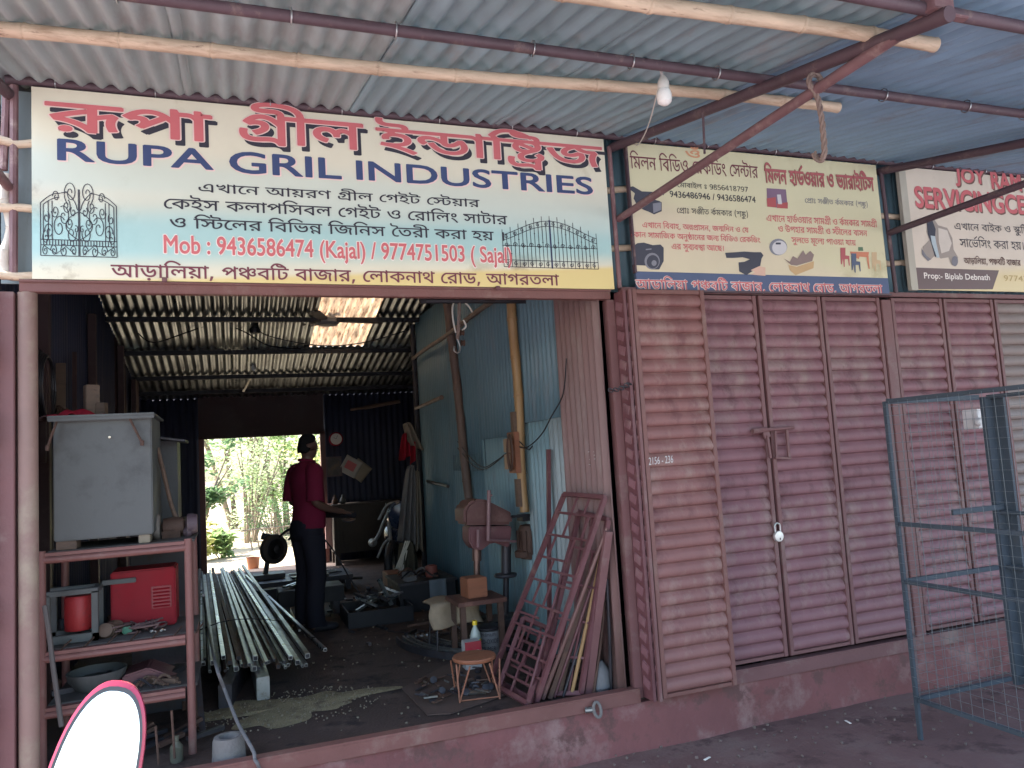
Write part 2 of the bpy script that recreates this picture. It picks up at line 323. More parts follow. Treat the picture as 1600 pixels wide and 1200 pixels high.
# ---------------------------------------------------------------- shutter leaves
SHUT=mat('dusty glare tinted shutter paint',(.195,.092,.104),.6,var=.18,scale=3,stretch=(1.5,1,1),dirt=((.255,.19,.165),.45,1.3),wear=((.125,.056,.062),.3,2.2),bump=.12)  # purple cast of the glare put into the paint; the dust is real
SHUT2=mat('redder shutter paint',(.20,.092,.086),.58,var=.18,scale=3,stretch=(1.5,1,1),dirt=((.27,.185,.16),.4,1.8),wear=((.14,.058,.058),.3,2.2),bump=.12)
def leaf(x0,x1,z0,z1,y,m,label,pitch=.0765,stile=.028,edge=REDOX,seed=0,th=.03):
    t=thing('shutter_leaf',label,'shutter',((x0+x1)/2,y,z0),'steel shutter leaves')
    prof=[(0,.006),(.05,-.005),(.14,-.0115),(.30,-.016),(.48,-.0155),(.67,-.0105),(.83,-.003),(.92,.006),(1,.009)]
    n=int(round((z1-z0-.04)/pitch));pitch=(z1-z0-.04)/n;rnd=random.Random(seed)
    rows=[]
    for i in range(n):
        j=rnd.uniform(-.0012,.0012);dz=rnd.uniform(-.002,.002)
        for a,b in prof: rows.append((z0+.02+(i+a)*pitch+(dz if .1<a<.9 else 0),y+b+j))
    xs=[x0+stile*.8+(x1-x0-stile*1.6)*c/6 for c in range(7)]; dents=[(rnd.uniform(x0,x1),rnd.uniform(z0+.2,z1-.2),rnd.uniform(.05,.13),rnd.uniform(-.006,.007)) for _ in range(7)]
    def dn(x,z): return sum(h*math.exp(-((x-a)**2+(z-b)**2)/r**2) for a,b,r,h in dents)
    mb=MB(); mb.add([V((x,yy+dn(x,zz),zz)) for zz,yy in rows for k,x in enumerate(xs)],[(r*7+c,r*7+c+1,(r+1)*7+c+1,(r+1)*7+c) for r in range(len(rows)-1) for c in range(6)])
    mb.build('slats',m,t)
    fm=MB()
    for xx in (x0+stile/2,x1-stile/2): fm.box((xx,y-.004,(z0+z1)/2),(stile,th,z1-z0))
    fm.box(((x0+x1)/2,y-.003,z0+.01),(x1-x0-2*stile,th-.006,.02)); fm.box(((x0+x1)/2,y-.003,z1-.012),(x1-x0-2*stile,th-.006,.024))
    fm.build('leaf_frame',edge,t,bevel=.002)
    return t
L0=leaf(2.165,2.645,.0,2.272,-.13,SHUT2,'redder shutter leaf swung open in front of the closed shutters, with chalk numbers',.0765,edge=REDOX2,seed=1)
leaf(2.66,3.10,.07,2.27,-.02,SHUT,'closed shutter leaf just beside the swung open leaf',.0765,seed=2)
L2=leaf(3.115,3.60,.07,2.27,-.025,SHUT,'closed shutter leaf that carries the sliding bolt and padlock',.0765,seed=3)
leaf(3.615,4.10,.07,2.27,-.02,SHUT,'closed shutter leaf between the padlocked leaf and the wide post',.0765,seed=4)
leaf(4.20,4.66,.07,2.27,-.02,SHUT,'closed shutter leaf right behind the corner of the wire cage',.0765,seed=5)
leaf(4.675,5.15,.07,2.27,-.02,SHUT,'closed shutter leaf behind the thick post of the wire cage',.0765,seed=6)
leaf(5.165,5.70,.07,2.27,-.02,mat('grey dusted shutter paint',(.2,.155,.14),.6,var=.12,scale=3,dirt=((.24,.2,.18),.4,1.6),bump=.06),'greyest closed shutter leaf at the far end of the row',.0765,seed=7)
a=W(1013,715,-.153);b=W(1052,724,-.153)
def chalk(s,parent,a,b,m):
    vs,fs,_=latin(s); x0=min(p[0] for p in vs);x1=max(p[0] for p in vs);y0=min(p[1] for p in vs);y1=max(p[1] for p in vs)
    mb=MB(); mb.v=[V((a.x+(x-x0)/(x1-x0)*(b.x-a.x)+.15*(y-y0)*.02,a.y,b.z+(y-y0)/(y1-y0)*(a.z-b.z)+(x-x0)*.001)) for x,y in vs]; mb.f=list(fs); return mb.build('chalk_writing',m,parent)
CHALK=(a,b)
# folded leaves seen edge-on at the workshop's jamb
for k,(x,y,lab) in enumerate([(2.118,-.085,'narrow folded shutter leaf seen edge-on beside the open workshop'),(2.148,-.10,'second folded shutter leaf seen edge-on, pressed against the swung open leaf')]):
    t=thing('shutter_leaf',lab,'shutter',(x,y,0),'folded shutter leaves at the jamb')
    mb=MB(); mb.box((x,y,1.13),(.020,.11,2.28)); mb.build('leaf_frame',REDOX if k else MAROON,t,bevel=.002)
    mb=MB()
    for i in range(26): mb.box((x-.012,y-.0,.08+i*.084),(.006,.07,.05),Rx(.35))
    mb.build('slats',SHUT,t,bevel=.001)
# bolt and hasp on the padlocked leaf
bolt=MB(); a=P(1190,672,1,-.065);b=P(1240,668,1,-.065); bolt.tube([a,b],.012,10); bolt.tube([P(1176,674,1,-.06),P(1195,671,1,-.06)],.018,8)
bolt.bar(P(1211,672,1,-.062),P(1213,715,1,-.062),.014,.012,(0,1,0)); bolt.bar(P(1211,715,1,-.062),P(1236,716,1,-.062),.014,.012,(0,1,0)); bolt.bar(P(1229,670,1,-.062),P(1233,716,1,-.062),.02,.012,(0,1,0)); bolt.bar(P(1199,680,1,-.062),P(1204,716,1,-.062),.018,.01,(0,1,0))
bolt.bar(P(1195,672,1,-.055),P(1199,684,1,-.055),.05,.012,(0,1,0)); bolt.build('sliding_bolt',REDOX,L2,bevel=.002)
pc=P(1216,838,1,-.065)
pl=thing('padlock','round silver padlock hanging on the closed shutter','padlock',pc)
mb=MB(); mb.lathe([(.012,-.014),(.030,-.012),(.034,-.006),(.034,.006),(.030,.012),(.012,.014)],pc,AXY,24); mb.build('lock_body',mat('brushed steel',(.66,.66,.63),.35,.7,var=.1,scale=9),pl)
mb=MB(); mb.tube([pc+V((-.019,0,.02)),pc+V((-.02,0,.062))]+[pc+V((.02*cos(t),0,.062+.018*sin(t))) for t in [pi*.8,pi*.5,pi*.2]]+[pc+V((.02,0,.062)),pc+V((.019,0,.02))],.005,8); mb.build('shackle',STEEL,pl)
mb=MB(); mb.box(pc+V((.002,-.0145,-.014)),(.006,.002,.012)); mb.build('keyhole',BLACK,pl)
# padlock ring on the sill
rc=P(932,1108,1,-.075); mb=MB()
mb.tube([rc+V((.026*cos(t)*.8,-.01+.012*sin(t*1),.036*sin(t))) for t in [i*2*pi/18 for i in range(19)]],.0085,8)
rg=thing('ring_padlock','grey ring shaped lock lying on the workshop sill','lock',rc); mb.build('ring',CEMENT,rg); mb=MB(); mb.tube([rc+V((-.06,.015,.0)),rc+V((-.01,.0,.0))],.015,10); mb.build('lock_body',STEEL2,rg)
# chain on the open leaf
ch=MB(); a=P(952,610,1,-.16);b=P(985,598,1,-.15)
for i in range(8):
    c=a.lerp(b,(i+.5)/8)+V((0,0,-.012*sin(pi*(i+.5)/8))); R=Ry(.35)@Rx(pi/2*(i%2)); ch.tube([c+R@V((.016*cos(t),0,.009*sin(t))) for t in [k*2*pi/10 for k in range(11)]],.0035,6)
solo(ch,'chain',STEELDK,'short dark chain tying the folded shutter leaves','chain')
# front cladding between and above the signs
fc=thing('front_cladding','blue corrugated cladding behind the signboards above the shutters','wall',(4,0.06,2.3))
for k,x in enumerate([2.03+i*.8 for i in range(7)]):
    mb=MB(); mb.corr((x,.06-.004*(k%2),2.30),(1,0,0),(0,0,1),.84,1.0,.07,.008,3,.003,seed=k); mb.build('wall_sheet',BLUEWALL,fc,smooth=True,thick=.001)
for x,z in ((2.13,2.92),(2.13,2.56),(4.27,2.86),(4.27,2.53)):
    bamboo((x-.16,.02,z),(x+.16,.02,z),.021,BAMBOO,'batten','', '',int(x*z*10),fc)
fl=thing('front_cladding','pale cladding strip and bamboo laths beside the big workshop signboard','wall',(-.9,0.03,2.3))
mb=MB(); mb.box((-.9,.05,2.75),(.14,.012,.92)); mb.build('wall_sheet',PALESHEET,fl)
bamboo((-.93,-.01,2.30),(-.93,-.01,2.78),.024,mat('whitened bamboo',(.5,.45,.38),.6,var=.2,scale=4,dirt=((.35,.3,.25),.3,5)),'batten','','',31,fl,.14)
for z in (2.62,2.31,2.93): bamboo((-.98,-.035,z),(-.78,-.035,z),.02,BAMBOO,'batten','','',int(z*77),fl)
mb=MB(); mb.tube([(-.905,-.03,2.29),(-.90,-.03,3.2)],.018,8); mb.tube([(-.945,-.02,2.8),(-.93,-.02,3.2)],.018,8); mb.build('upright_pipe',PURPIPE,fl)
# leaf of the workshop shutter folded out at the far side
ol=thing('shutter_leaf','folded shutter leaf standing edge-on outside the workshop post','shutter',(-1.0,-.1,0),'folded shutter leaves at the jamb')
mb=MB(); mb.box((-1.005,-.06,1.14),(.05,.05,2.26)); mb.build('leaf_frame',REDOX2,ol,bevel=.003)
mb=MB()
for i in range(30): mb.box((-.972,-.055,.1+i*.072),(.012,.03,.045),Rx(.5))
mb.build('slats',REDOX,ol)
mb=MB()
for z in (1.95,1.62,.82,.42): mb.box((-.975,-.088,z),(.018,.012,.13))
mb.build('hinge',REDOX2,ol)
# ================================================================ canopy
def cz(y): return 3.225+.2126*y
cn=thing('canopy','sloping corrugated canopy on pipes and bamboo poles over the shop fronts','canopy',(2,-1.3,2.9))
cdv=V((0,-1,-.2126)).normalized()
xs=[-.98+i*.80 for i in range(11)]
for r,(ya,yb,up) in enumerate([(.06,-1.30,.0),(-1.18,-2.75,.016)]):
    for k,x in enumerate(xs):
        m=(GALV2,GALV,GALVB)[0 if k<2 else 1 if k<4 else 2]  # change of light along the canopy is painted in, sheet by sheet
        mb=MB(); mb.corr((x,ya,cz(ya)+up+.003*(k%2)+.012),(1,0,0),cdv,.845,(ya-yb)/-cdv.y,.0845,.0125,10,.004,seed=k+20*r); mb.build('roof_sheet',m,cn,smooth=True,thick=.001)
def pipe(a,b,r,m,nm,par=None,n=12):
    mb=MB(); mb.tube([a,V(a).lerp(V(b),.5),b],r,n); return mb.build(nm,m,par if par else cn)
zz=3.222; pipe((-.93,-.045,zz),(8,-.045,zz),.022,BROWNPIPE,'purlin_pipe')
y2=-1.40; pipe((-1.0,y2,cz(y2)-.028),(8,y2,cz(y2)-.028),.021,BROWNPIPE,'purlin_pipe')
y2=-2.22; pipe((-1.0,y2,cz(y2)-.028),(8,y2,cz(y2)-.028),.021,BROWNPIPE,'purlin_pipe')
bamboo((-1.3,-.86,cz(-.9)-.035),(2.8,-1.16,cz(-1.16)-.03),.027,BAMBOO,'bamboo_pole','','',11,cn)
bamboo((-.2,-1.90,cz(-1.9)-.035),(2.46,-1.985,cz(-1.985)-.03),.028,BAMBOO,'bamboo_pole','','',12,cn)
for x in (2.17,4.23,-.92):
    pipe((x,-.02,cz(-.02)-.062),(x,-2.28,cz(-2.28)-.062),.026,BROWNPIPE,'rafter')
    pipe((x,-.05,2.715),(x,-2.2,2.715),.0215,PURPIPE if x<4 else BROWNPIPE,'tie_pipe')
    mb=MB(); mb.box((x,-2.24,2.735),(.09,.05,.06)); mb.bar((x,-2.24,2.70),(x+.12,-2.24,2.70),.03,.012); mb.build('bracket',PURPIPE,cn,bevel=.003)
for i in range(14):
    x=-.7+i*.45+random.uniform(-.08,.08)
    for (yy,zc) in ((-.045,3.222),(-1.40,cz(-1.4)-.028)):
        mb=MB(); mb.tube([V((x,yy+.029*cos(t),zc+.029*sin(t))) for t in [k*2*pi/10 for k in range(11)]],.003,5); mb.build('wire_tie',STEEL,cn)
mb=MB(); mb.tube([P(1098,168,0,2.15),P(1101,240,0,2.15)],.006,6); mb.build('tie_rod',BROWNPIPE,cn)
pipe((2.14,-.05,2.3),(2.14,-.05,3.15),.014,PURPIPE,'upright_pipe'); pipe((4.24,-.05,2.3),(4.22,-.05,3.15),.014,BROWNPIPE,'upright_pipe')
GLYPHS=[[[779,622,779,551,501,551,501,0,424,0,402,39,374,76,342,110,305,142,265,171,221,196,175,217,126,232,76,243,37,339,102,376,168,411,236,444,305,474,375,500,447,524,424,482,424,551,-10,551,-10,622],[424,474,445,446,393,428,340,408,285,384,230,359,179,332,130,304,167,294,205,280,245,263,285,242,322,218,358,190,390,159,417,125,438,88,429,88,427,111,426,134,424,159,424,189],[689,221,691,186,696,148,704,109,716,68,646,52,633,96,623,142,617,185,615,224,616,257,620,290,626,324,635,354,642,356,620,349,596,340,570,330,545,320,522,310,501,301,501,377,539,393,582,410,628,426,670,440,728,382,709,342,697,301,691,260],[185,-6,162,-2,142,10,129,28,125,52,129,76,142,95,162,108,185,112,208,108,228,95,241,76,245,52,241,28,228,10,208,-2]],
[[726,622,726,551,621,551,621,0,544,0,544,396,566,332,539,370,514,404,491,434,469,461,447,484,426,504,396,527,365,544,333,553,298,556,260,552,226,541,194,524,166,501,140,475,116,447,108,445,124,454,140,460,156,464,174,465,224,457,259,434,279,398,286,356,286,345,285,335,284,326,282,320,265,326,277,339,288,351,299,363,312,375,324,387,337,400,461,516,510,463,226,195,167,250,249,328,213,285,183,262,197,280,208,298,216,319,219,343,215,366,204,383,186,394,160,398,144,397,129,394,114,388,98,380,22,452,49,486,76,517,104,544,132,569,162,590,192,606,223,619,256,626,291,629,327,627,361,620,392,608,422,592,451,571,479,546,507,515,537,481,567,441,549,446,546,471,545,498,544,527,544,558,544,688,597,688,620,622]],
[[276,622,276,551,171,551,171,0,94,0,94,469,79,500,58,527,32,545,-2,551,-10,551,-10,622,5,622,30,618,55,606,78,587,97,559,96,567,95,582,94,599,94,613,94,688,148,688,170,622]],
[[737,622,737,551,632,551,632,0,555,0,555,425,576,362,553,394,531,423,510,448,480,482,452,509,423,530,394,544,365,553,334,556,286,549,248,528,228,509,208,488,191,465,177,457,195,469,220,478,251,485,287,487,329,482,362,469,386,449,404,424,414,396,417,369,413,331,400,297,379,266,349,237,311,207,264,178,213,250,245,266,274,282,300,299,328,328,337,365,333,385,320,402,299,413,271,417,246,416,222,411,199,403,174,392,93,458,114,491,136,521,159,548,183,572,209,592,236,608,279,624,326,629,374,625,418,612,445,598,472,580,498,559,525,534,551,505,578,472,560,483,558,501,556,526,555,555,555,585,555,688,608,688,631,622],[632,-43,558,-43,541,-7,516,20,484,37,446,43,414,42,384,39,354,35,322,30,289,27,252,26,219,28,184,33,149,43,116,59,88,82,66,115,51,158,46,212,46,231,48,251,50,270,54,287,131,277,128,262,126,246,124,229,124,211,128,174,140,145,159,124,186,109,217,101,254,98,287,99,317,102,345,107,373,111,403,114,436,115,468,112,498,104,527,88,555,61,555,69,632,68]],
[[276,551,171,551,171,0,94,0,94,551,-10,551,-10,622,94,622,88,663,77,699,60,731,39,758,13,781,-16,800,-50,816,-86,828,-124,837,-166,843,-208,847,-252,848,-307,846,-354,842,-391,834,-419,823,-436,809,-442,792,-436,776,-418,768,-393,764,-365,763,-269,763,-222,761,-185,754,-157,742,-135,725,-119,704,-108,680,-102,651,-100,615,-167,615,-169,637,-173,654,-180,668,-189,678,-200,685,-214,689,-231,691,-254,692,-353,692,-392,693,-425,698,-453,704,-476,713,-497,728,-511,747,-518,768,-521,789,-514,825,-492,856,-456,882,-405,901,-339,913,-258,917,-133,909,-29,885,54,846,116,789,156,714,174,622,276,622]],
[[741,622,741,551,636,551,636,0,559,0,559,335,565,309,542,338,518,360,493,374,465,379,450,378,434,374,420,366,408,353,401,334,398,307,398,297,398,288,399,279,400,271,335,266,328,304,313,336,293,361,269,379,242,390,213,394,188,391,167,384,150,371,138,356,130,337,128,316,135,279,158,248,180,230,208,215,241,201,214,127,183,138,154,152,128,168,104,187,84,208,68,232,52,273,46,320,52,362,68,398,94,426,127,448,166,462,208,466,257,461,299,446,324,431,347,410,369,384,354,383,369,412,392,434,422,447,452,451,486,448,514,437,541,420,571,397,562,382,561,403,560,424,559,445,559,467,559,551,-10,551,-10,622]],
[[358,622,353,657,338,681,314,694,278,699,206,699,148,701,104,708,72,720,44,736,20,759,4,788,-7,821,-10,859,-10,872,-8,885,-7,898,-5,912,69,907,67,896,66,886,65,877,65,869,66,848,70,830,75,814,84,802,101,788,124,778,157,773,200,771,257,771,304,769,341,763,370,752,394,734,409,715,420,690,427,660,430,622],[242,500,291,497,334,488,370,474,399,454,423,432,441,406,458,366,464,325,458,274,438,231,406,195,362,168,305,150,236,141,246,152,277,142,308,130,341,115,374,98,408,80,442,60,476,38,508,15,540,-10,494,-63,454,-34,416,-7,380,16,346,38,312,57,279,75,245,91,210,106,173,119,134,131,92,143,46,154,61,223,95,214,128,208,164,205,207,204,251,206,287,212,316,221,349,240,370,265,381,292,385,320,381,353,368,380,346,402,318,417,285,427,247,430,214,428,189,423,170,414,158,402,150,388,148,370,148,362,150,354,152,345,154,338,81,323,76,338,73,354,71,370,70,384,76,418,92,447,118,470,152,486,194,497],[175,465,165,495,145,522,114,542,73,556,97,601,143,589,177,574,204,557,224,539,245,507,254,468],[540,622,540,551,-10,551,-10,622]],
[[821,622,821,551,455,551,455,373,457,347,464,330,476,319,492,316,511,319,532,328,553,344,576,366,601,396,628,433,688,442,708,410,724,378,738,345,751,295,755,245,752,203,742,165,726,130,705,99,677,73,644,52,606,36,563,27,515,24,475,27,435,35,396,48,358,69,321,96,286,132,252,176,220,230,189,294,259,325,280,279,301,239,324,203,349,172,376,147,405,126,437,112,473,103,513,100,561,104,602,118,635,140,659,169,674,204,679,243,676,285,666,320,652,349,634,373,680,392,660,360,639,332,618,308,587,279,556,258,524,246,493,242,471,244,450,248,432,257,416,268,401,285,389,308,381,342,378,393,378,402,381,398,380,417,379,436,378,454,378,472,378,551,-10,551,-10,622],[181,500,222,497,262,486,299,470,336,448,360,429,383,409,405,386,415,286,378,327,341,362,302,390,263,411,225,424,189,428,166,425,145,416,130,400,125,375,127,360,134,345,146,331,165,318,113,258,83,283,61,311,48,342,43,375,48,413,63,444,86,469,114,486,147,496]],
[[276,622,276,551,171,551,171,0,94,0,94,551,-10,551,-10,622,82,622,66,642,50,662,34,683,20,704,43,742,68,778,93,812,121,842,151,867,185,888,223,904,265,914,313,917,365,914,414,904,447,894,478,882,510,866,541,849,573,829,605,808,637,784,671,758,705,731,663,677,619,712,577,743,538,770,502,793,467,811,432,826,398,836,362,842,325,844,274,839,230,825,204,811,180,793,160,772,140,748,123,722,106,693,116,677,128,660,143,642,160,622]],
[[346,616,407,611,458,597,499,574,528,541,546,501,552,453,547,409,532,371,510,339,480,313,444,293,404,278,362,270,319,267,267,272,220,286,192,300,168,319,148,342,134,369,125,400,122,436,127,478,141,514,163,545,192,570,227,590,265,604,305,613],[350,554,309,550,272,540,242,523,218,500,203,471,198,436,206,395,231,362,256,347,287,338,324,335,363,339,400,350,431,368,455,392,471,422,476,457,468,498,444,529,404,548],[205,549,260,527,313,502,364,472,413,441,457,407,498,371,464,313,421,351,374,387,323,420,270,451,215,477,158,499],[651,622,651,551,480,551,351,569,251,555,217,554,182,552,148,551,113,551,-10,551,-10,622],[469,622,464,657,450,681,425,694,389,699,302,699,244,701,202,708,169,720,141,736,117,759,100,788,90,821,87,859,87,872,88,884,90,898,92,912,166,907,164,897,163,888,162,879,162,869,163,848,166,830,172,814,181,802,198,788,222,778,254,773,297,771,368,771,416,769,452,763,481,752,505,734,520,715,531,690,538,660,541,622],[377,-12,323,-8,279,6,242,28,216,59,200,96,195,139,200,175,216,208,242,238,278,266,305,283,337,299,371,315,463,303,421,280,385,259,354,240,317,215,292,190,277,164,272,136,276,108,287,88,304,74,327,65,353,60,381,59,420,62,454,70,480,84,500,100,513,119,517,139,515,154,508,166,496,178,479,190,528,246,562,223,583,200,594,175,598,147,591,106,572,68,551,46,526,26,496,10,461,-2,421,-10],[542,-234,467,-234,451,-196,428,-169,400,-153,365,-148,340,-149,314,-152,289,-156,263,-160,237,-164,210,-165,180,-163,150,-156,121,-144,96,-126,73,-101,56,-68,45,-28,41,22,42,49,45,76,49,98,53,114,130,104,126,84,122,64,120,42,119,20,122,-18,131,-48,145,-68,164,-82,186,-90,212,-93,235,-92,256,-88,277,-84,298,-80,321,-77,344,-76,378,-79,411,-88,440,-104,465,-130,465,-42,465,-27,466,-12,466,3,467,18,542,73]],
[[401,63,362,65,325,72,288,84,253,101,219,123,186,152,156,186,127,227,100,276,74,331,51,394,29,465,105,485,129,408,154,342,181,286,210,239,243,202,278,174,316,155,358,143,404,139,449,143,487,153,516,171,537,196,550,228,554,268,552,297,546,321,538,341,530,358,590,358,561,330,532,306,500,286,466,270,430,260,391,257,354,261,322,272,295,290,275,316,262,347,258,384,261,414,272,443,289,474,314,503,349,529,394,553,373,552,348,552,323,551,298,551,-10,551,-10,622,927,622,927,551,614,551,591,551,571,552,552,553,535,554,484,529,441,506,408,485,372,455,350,428,339,404,335,380,339,356,351,340,368,331,387,328,423,332,455,346,487,367,523,396,609,365,617,343,624,316,628,285,630,254,624,206,608,160,589,133,565,110,534,90,497,75,453,66],[801,205,803,157,809,111,816,80,825,46,836,10,761,-7,750,31,741,69,733,106,727,144,724,182,723,222,725,272,732,317,743,356,755,388,707,391,664,397,626,408,592,422,562,439,536,460,513,485,493,512,475,543,551,559,569,532,592,508,620,487,655,472,698,462,751,459,765,459,778,460,792,461,806,462,845,392,831,362,819,333,811,304,804,258]],
[[511,628,549,626,580,620,605,609,626,594,643,576,656,554,664,527,667,490,667,0,592,0,582,27,569,49,552,66,532,78,509,85,481,87,446,86,414,83,382,79,350,74,313,71,272,70,237,72,199,78,161,88,125,106,93,132,68,168,56,199,48,236,46,278,47,303,50,328,54,354,58,377,135,366,131,350,128,330,125,307,124,280,127,240,137,209,152,185,172,168,195,156,221,149,248,145,276,144,324,146,368,152,412,159,461,161,501,158,536,148,566,132,590,106,590,463,589,495,585,516,578,530,569,542,546,553,514,557,479,553,446,541,415,523,388,500,365,474,348,446,337,419,333,393,334,383,337,372,343,362,354,353,370,347,392,345,403,345,413,346,423,347,434,348,441,278,429,274,414,272,397,270,376,270,330,278,290,300,270,324,258,354,254,392,259,432,274,474,290,500,309,526,331,550,356,572,384,591,414,606,461,623]],
[[706,622,706,551,601,551,601,0,524,0,504,27,483,53,460,79,435,104,408,127,380,149,350,169,317,188,283,204,246,218,207,229,166,238,142,331,190,296,249,284,301,267,348,248,388,225,424,201,456,175,483,149,506,123,526,97,525,120,524,143,524,167,524,193,524,688,577,688,600,622],[450,470,446,433,436,400,418,372,395,346,366,325,332,308,295,294,253,283,209,276,162,285,142,331,193,336,237,344,274,354,306,367,331,383,350,400,369,431,375,466,372,496,361,522,343,547,316,571,371,625,392,603,411,580,428,554,444,514],[182,430,144,434,112,444,85,462,65,485,53,514,49,548,51,570,56,592,63,612,71,628,147,607,140,596,135,582,131,568,130,552,134,529,144,514,161,504,182,501,202,503,224,509,246,521,270,541,293,571,316,612,371,625,373,575,359,547,343,521,325,498,295,470,262,448,224,434]],
[[356,622,356,551,336,551,304,540,269,520,245,503,223,483,201,460,181,433,163,404,148,372,137,338,130,301,128,262,130,217,138,179,150,148,174,111,203,87,235,74,267,69,290,70,309,74,327,81,348,92,383,31,356,14,326,3,295,-3,264,-5,224,-1,186,10,152,28,123,53,97,84,76,120,61,162,52,209,49,260,52,313,63,362,80,408,103,451,131,488,164,521,200,549,239,571,280,588,216,555,197,553,177,552,155,551,130,551,-10,551,-10,622]],
[[614,622,614,551,509,551,509,0,432,0,432,243,448,187,425,217,401,244,376,270,350,293,323,313,296,329,256,346,216,351,182,346,154,332,134,307,128,274,133,246,149,222,176,202,214,184,176,113,138,132,106,154,80,180,61,210,50,242,46,277,52,322,70,358,96,387,130,407,166,419,204,423,254,418,299,405,327,392,354,375,380,356,404,334,428,310,451,284,437,280,434,303,433,326,432,348,432,371,432,551,-10,551,-10,622]],
[[898,622,898,551,798,551,798,0,721,0,700,38,676,72,649,104,620,132,589,157,557,180,582,246,608,230,634,210,661,186,686,161,707,135,724,109,723,124,722,137,722,150,722,164,721,178,721,194,721,551,-10,551,-10,622],[376,91,331,95,288,105,246,123,206,149,167,185,130,232,94,289,61,359,29,442,102,466,126,401,152,344,178,296,205,255,234,223,266,198,300,181,338,170,378,167,428,171,466,184,495,205,515,232,526,264,530,300,527,336,516,368,498,394,463,421,420,430,391,426,370,416,357,397,353,372,354,364,355,353,358,342,361,331,285,316,279,336,274,354,272,372,271,388,276,422,292,450,315,472,344,488,378,497,413,500,451,497,485,488,515,474,542,454,564,430,582,401,595,369,603,333,606,294,603,259,595,225,581,194,561,165,536,140,505,119,468,103,425,94],[344,465,334,495,314,522,284,542,243,556,267,601,312,589,346,574,374,557,394,539,414,507,423,468],[1168,622,1168,551,1063,551,1063,0,986,0,986,479,968,512,948,534,924,547,897,551,887,551,887,622,897,622,924,618,950,606,972,587,990,559,989,567,988,582,986,599,986,613,986,688,1039,688,1062,622]],
[[636,622,636,551,531,551,531,0,454,0,425,36,394,69,361,98,325,125,286,149,243,170,196,188,143,202,84,212,48,303,80,324,113,343,147,362,182,380,218,398,252,414,225,433,196,450,164,466,130,480,91,492,48,502,79,570,81,551,-10,551,-10,622],[454,551,135,551,114,560,156,547,198,528,226,513,252,497,278,480,310,456,336,432,341,376,304,359,266,341,227,322,190,303,155,284,125,265,113,280,168,270,218,257,264,240,305,220,343,197,378,172,410,144,441,115,470,83,457,79,456,101,455,124,454,148,454,171],[180,-6,157,-2,138,10,124,28,120,52,124,76,138,95,157,108,180,112,203,108,222,95,236,76,240,52,236,28,222,10,203,-2]],
[[606,622,606,551,501,551,501,0,424,0,402,39,374,76,342,110,305,142,265,171,221,196,175,217,126,232,76,243,37,339,102,376,168,411,236,444,305,474,375,500,447,524,424,482,424,551,-10,551,-10,622],[424,474,445,446,393,428,340,408,285,384,230,359,179,332,130,304,167,294,205,280,245,263,285,242,322,218,358,190,390,159,417,125,438,88,429,88,427,111,426,134,424,159,424,189],[185,-6,162,-2,142,10,129,28,125,52,129,76,142,95,162,108,185,112,208,108,228,95,241,76,245,52,241,28,228,10,208,-2]],
[[630,622,630,551,525,551,525,0,448,0,448,425,468,363,438,405,409,441,381,472,354,498,327,519,301,536,262,551,222,556,193,553,168,544,149,530,134,512,125,489,122,463,126,434,138,409,158,389,186,374,225,363,275,355,269,272,227,278,187,287,152,300,120,318,92,338,70,364,53,392,43,425,40,462,46,512,64,554,92,586,127,610,168,624,211,629,261,624,306,611,334,597,361,580,388,558,415,534,442,505,470,473,454,477,451,497,450,522,448,550,448,576,448,688,501,688,524,622]],
[[356,622,356,551,336,551,304,540,269,520,245,503,223,483,201,460,181,433,163,404,148,372,137,338,130,301,128,262,130,217,138,179,150,148,174,111,203,87,235,74,267,69,290,70,309,74,327,81,348,92,383,31,356,14,326,3,295,-3,263,-5,223,-1,186,10,152,28,122,53,97,84,76,120,61,162,52,209,49,260,52,310,60,355,74,398,92,436,113,471,138,503,165,531,193,556,223,578,253,596,283,610,312,622]],
[[484,0,484,425,505,362,482,394,460,423,440,448,410,482,381,509,353,530,324,544,294,553,263,556,215,549,178,528,157,509,138,488,120,465,106,457,124,469,149,478,180,485,216,487,258,482,290,469,315,449,332,424,343,396,346,369,342,331,328,296,306,264,274,233,233,202,182,172,131,245,166,261,198,278,226,296,256,328,266,365,262,385,249,402,228,413,200,417,175,416,152,411,128,403,103,392,22,458,43,491,65,521,88,548,112,572,138,592,164,608,208,624,255,629,303,625,346,612,374,598,401,580,428,559,454,534,480,505,507,472,489,483,487,501,486,526,484,555,484,585,484,688,537,688,560,622,666,622,666,551,561,551,561,0]],
[[577,622,577,551,172,551,172,205,173,168,177,143,182,128,189,117,212,101,244,96,282,101,318,115,351,136,379,162,405,194,424,228,435,263,439,299,435,327,423,348,402,360,370,364,358,364,344,362,330,360,317,357,306,428,325,432,346,436,367,438,389,439,424,436,455,425,481,407,500,381,513,346,517,303,514,264,504,226,488,188,467,153,443,122,415,95,390,75,363,58,334,44,289,29,239,24,205,27,176,35,151,48,132,63,117,84,106,109,98,143,95,191,95,551,-10,551,-10,622],[395,622,390,657,376,681,351,694,315,699,221,699,163,701,120,708,88,720,60,736,36,759,20,788,9,821,6,859,6,872,8,884,9,898,11,912,85,907,83,897,82,888,81,879,81,869,82,848,86,830,91,814,100,802,117,788,140,778,173,773,216,771,294,771,342,769,378,763,407,752,431,734,446,715,457,690,464,660,467,622]],
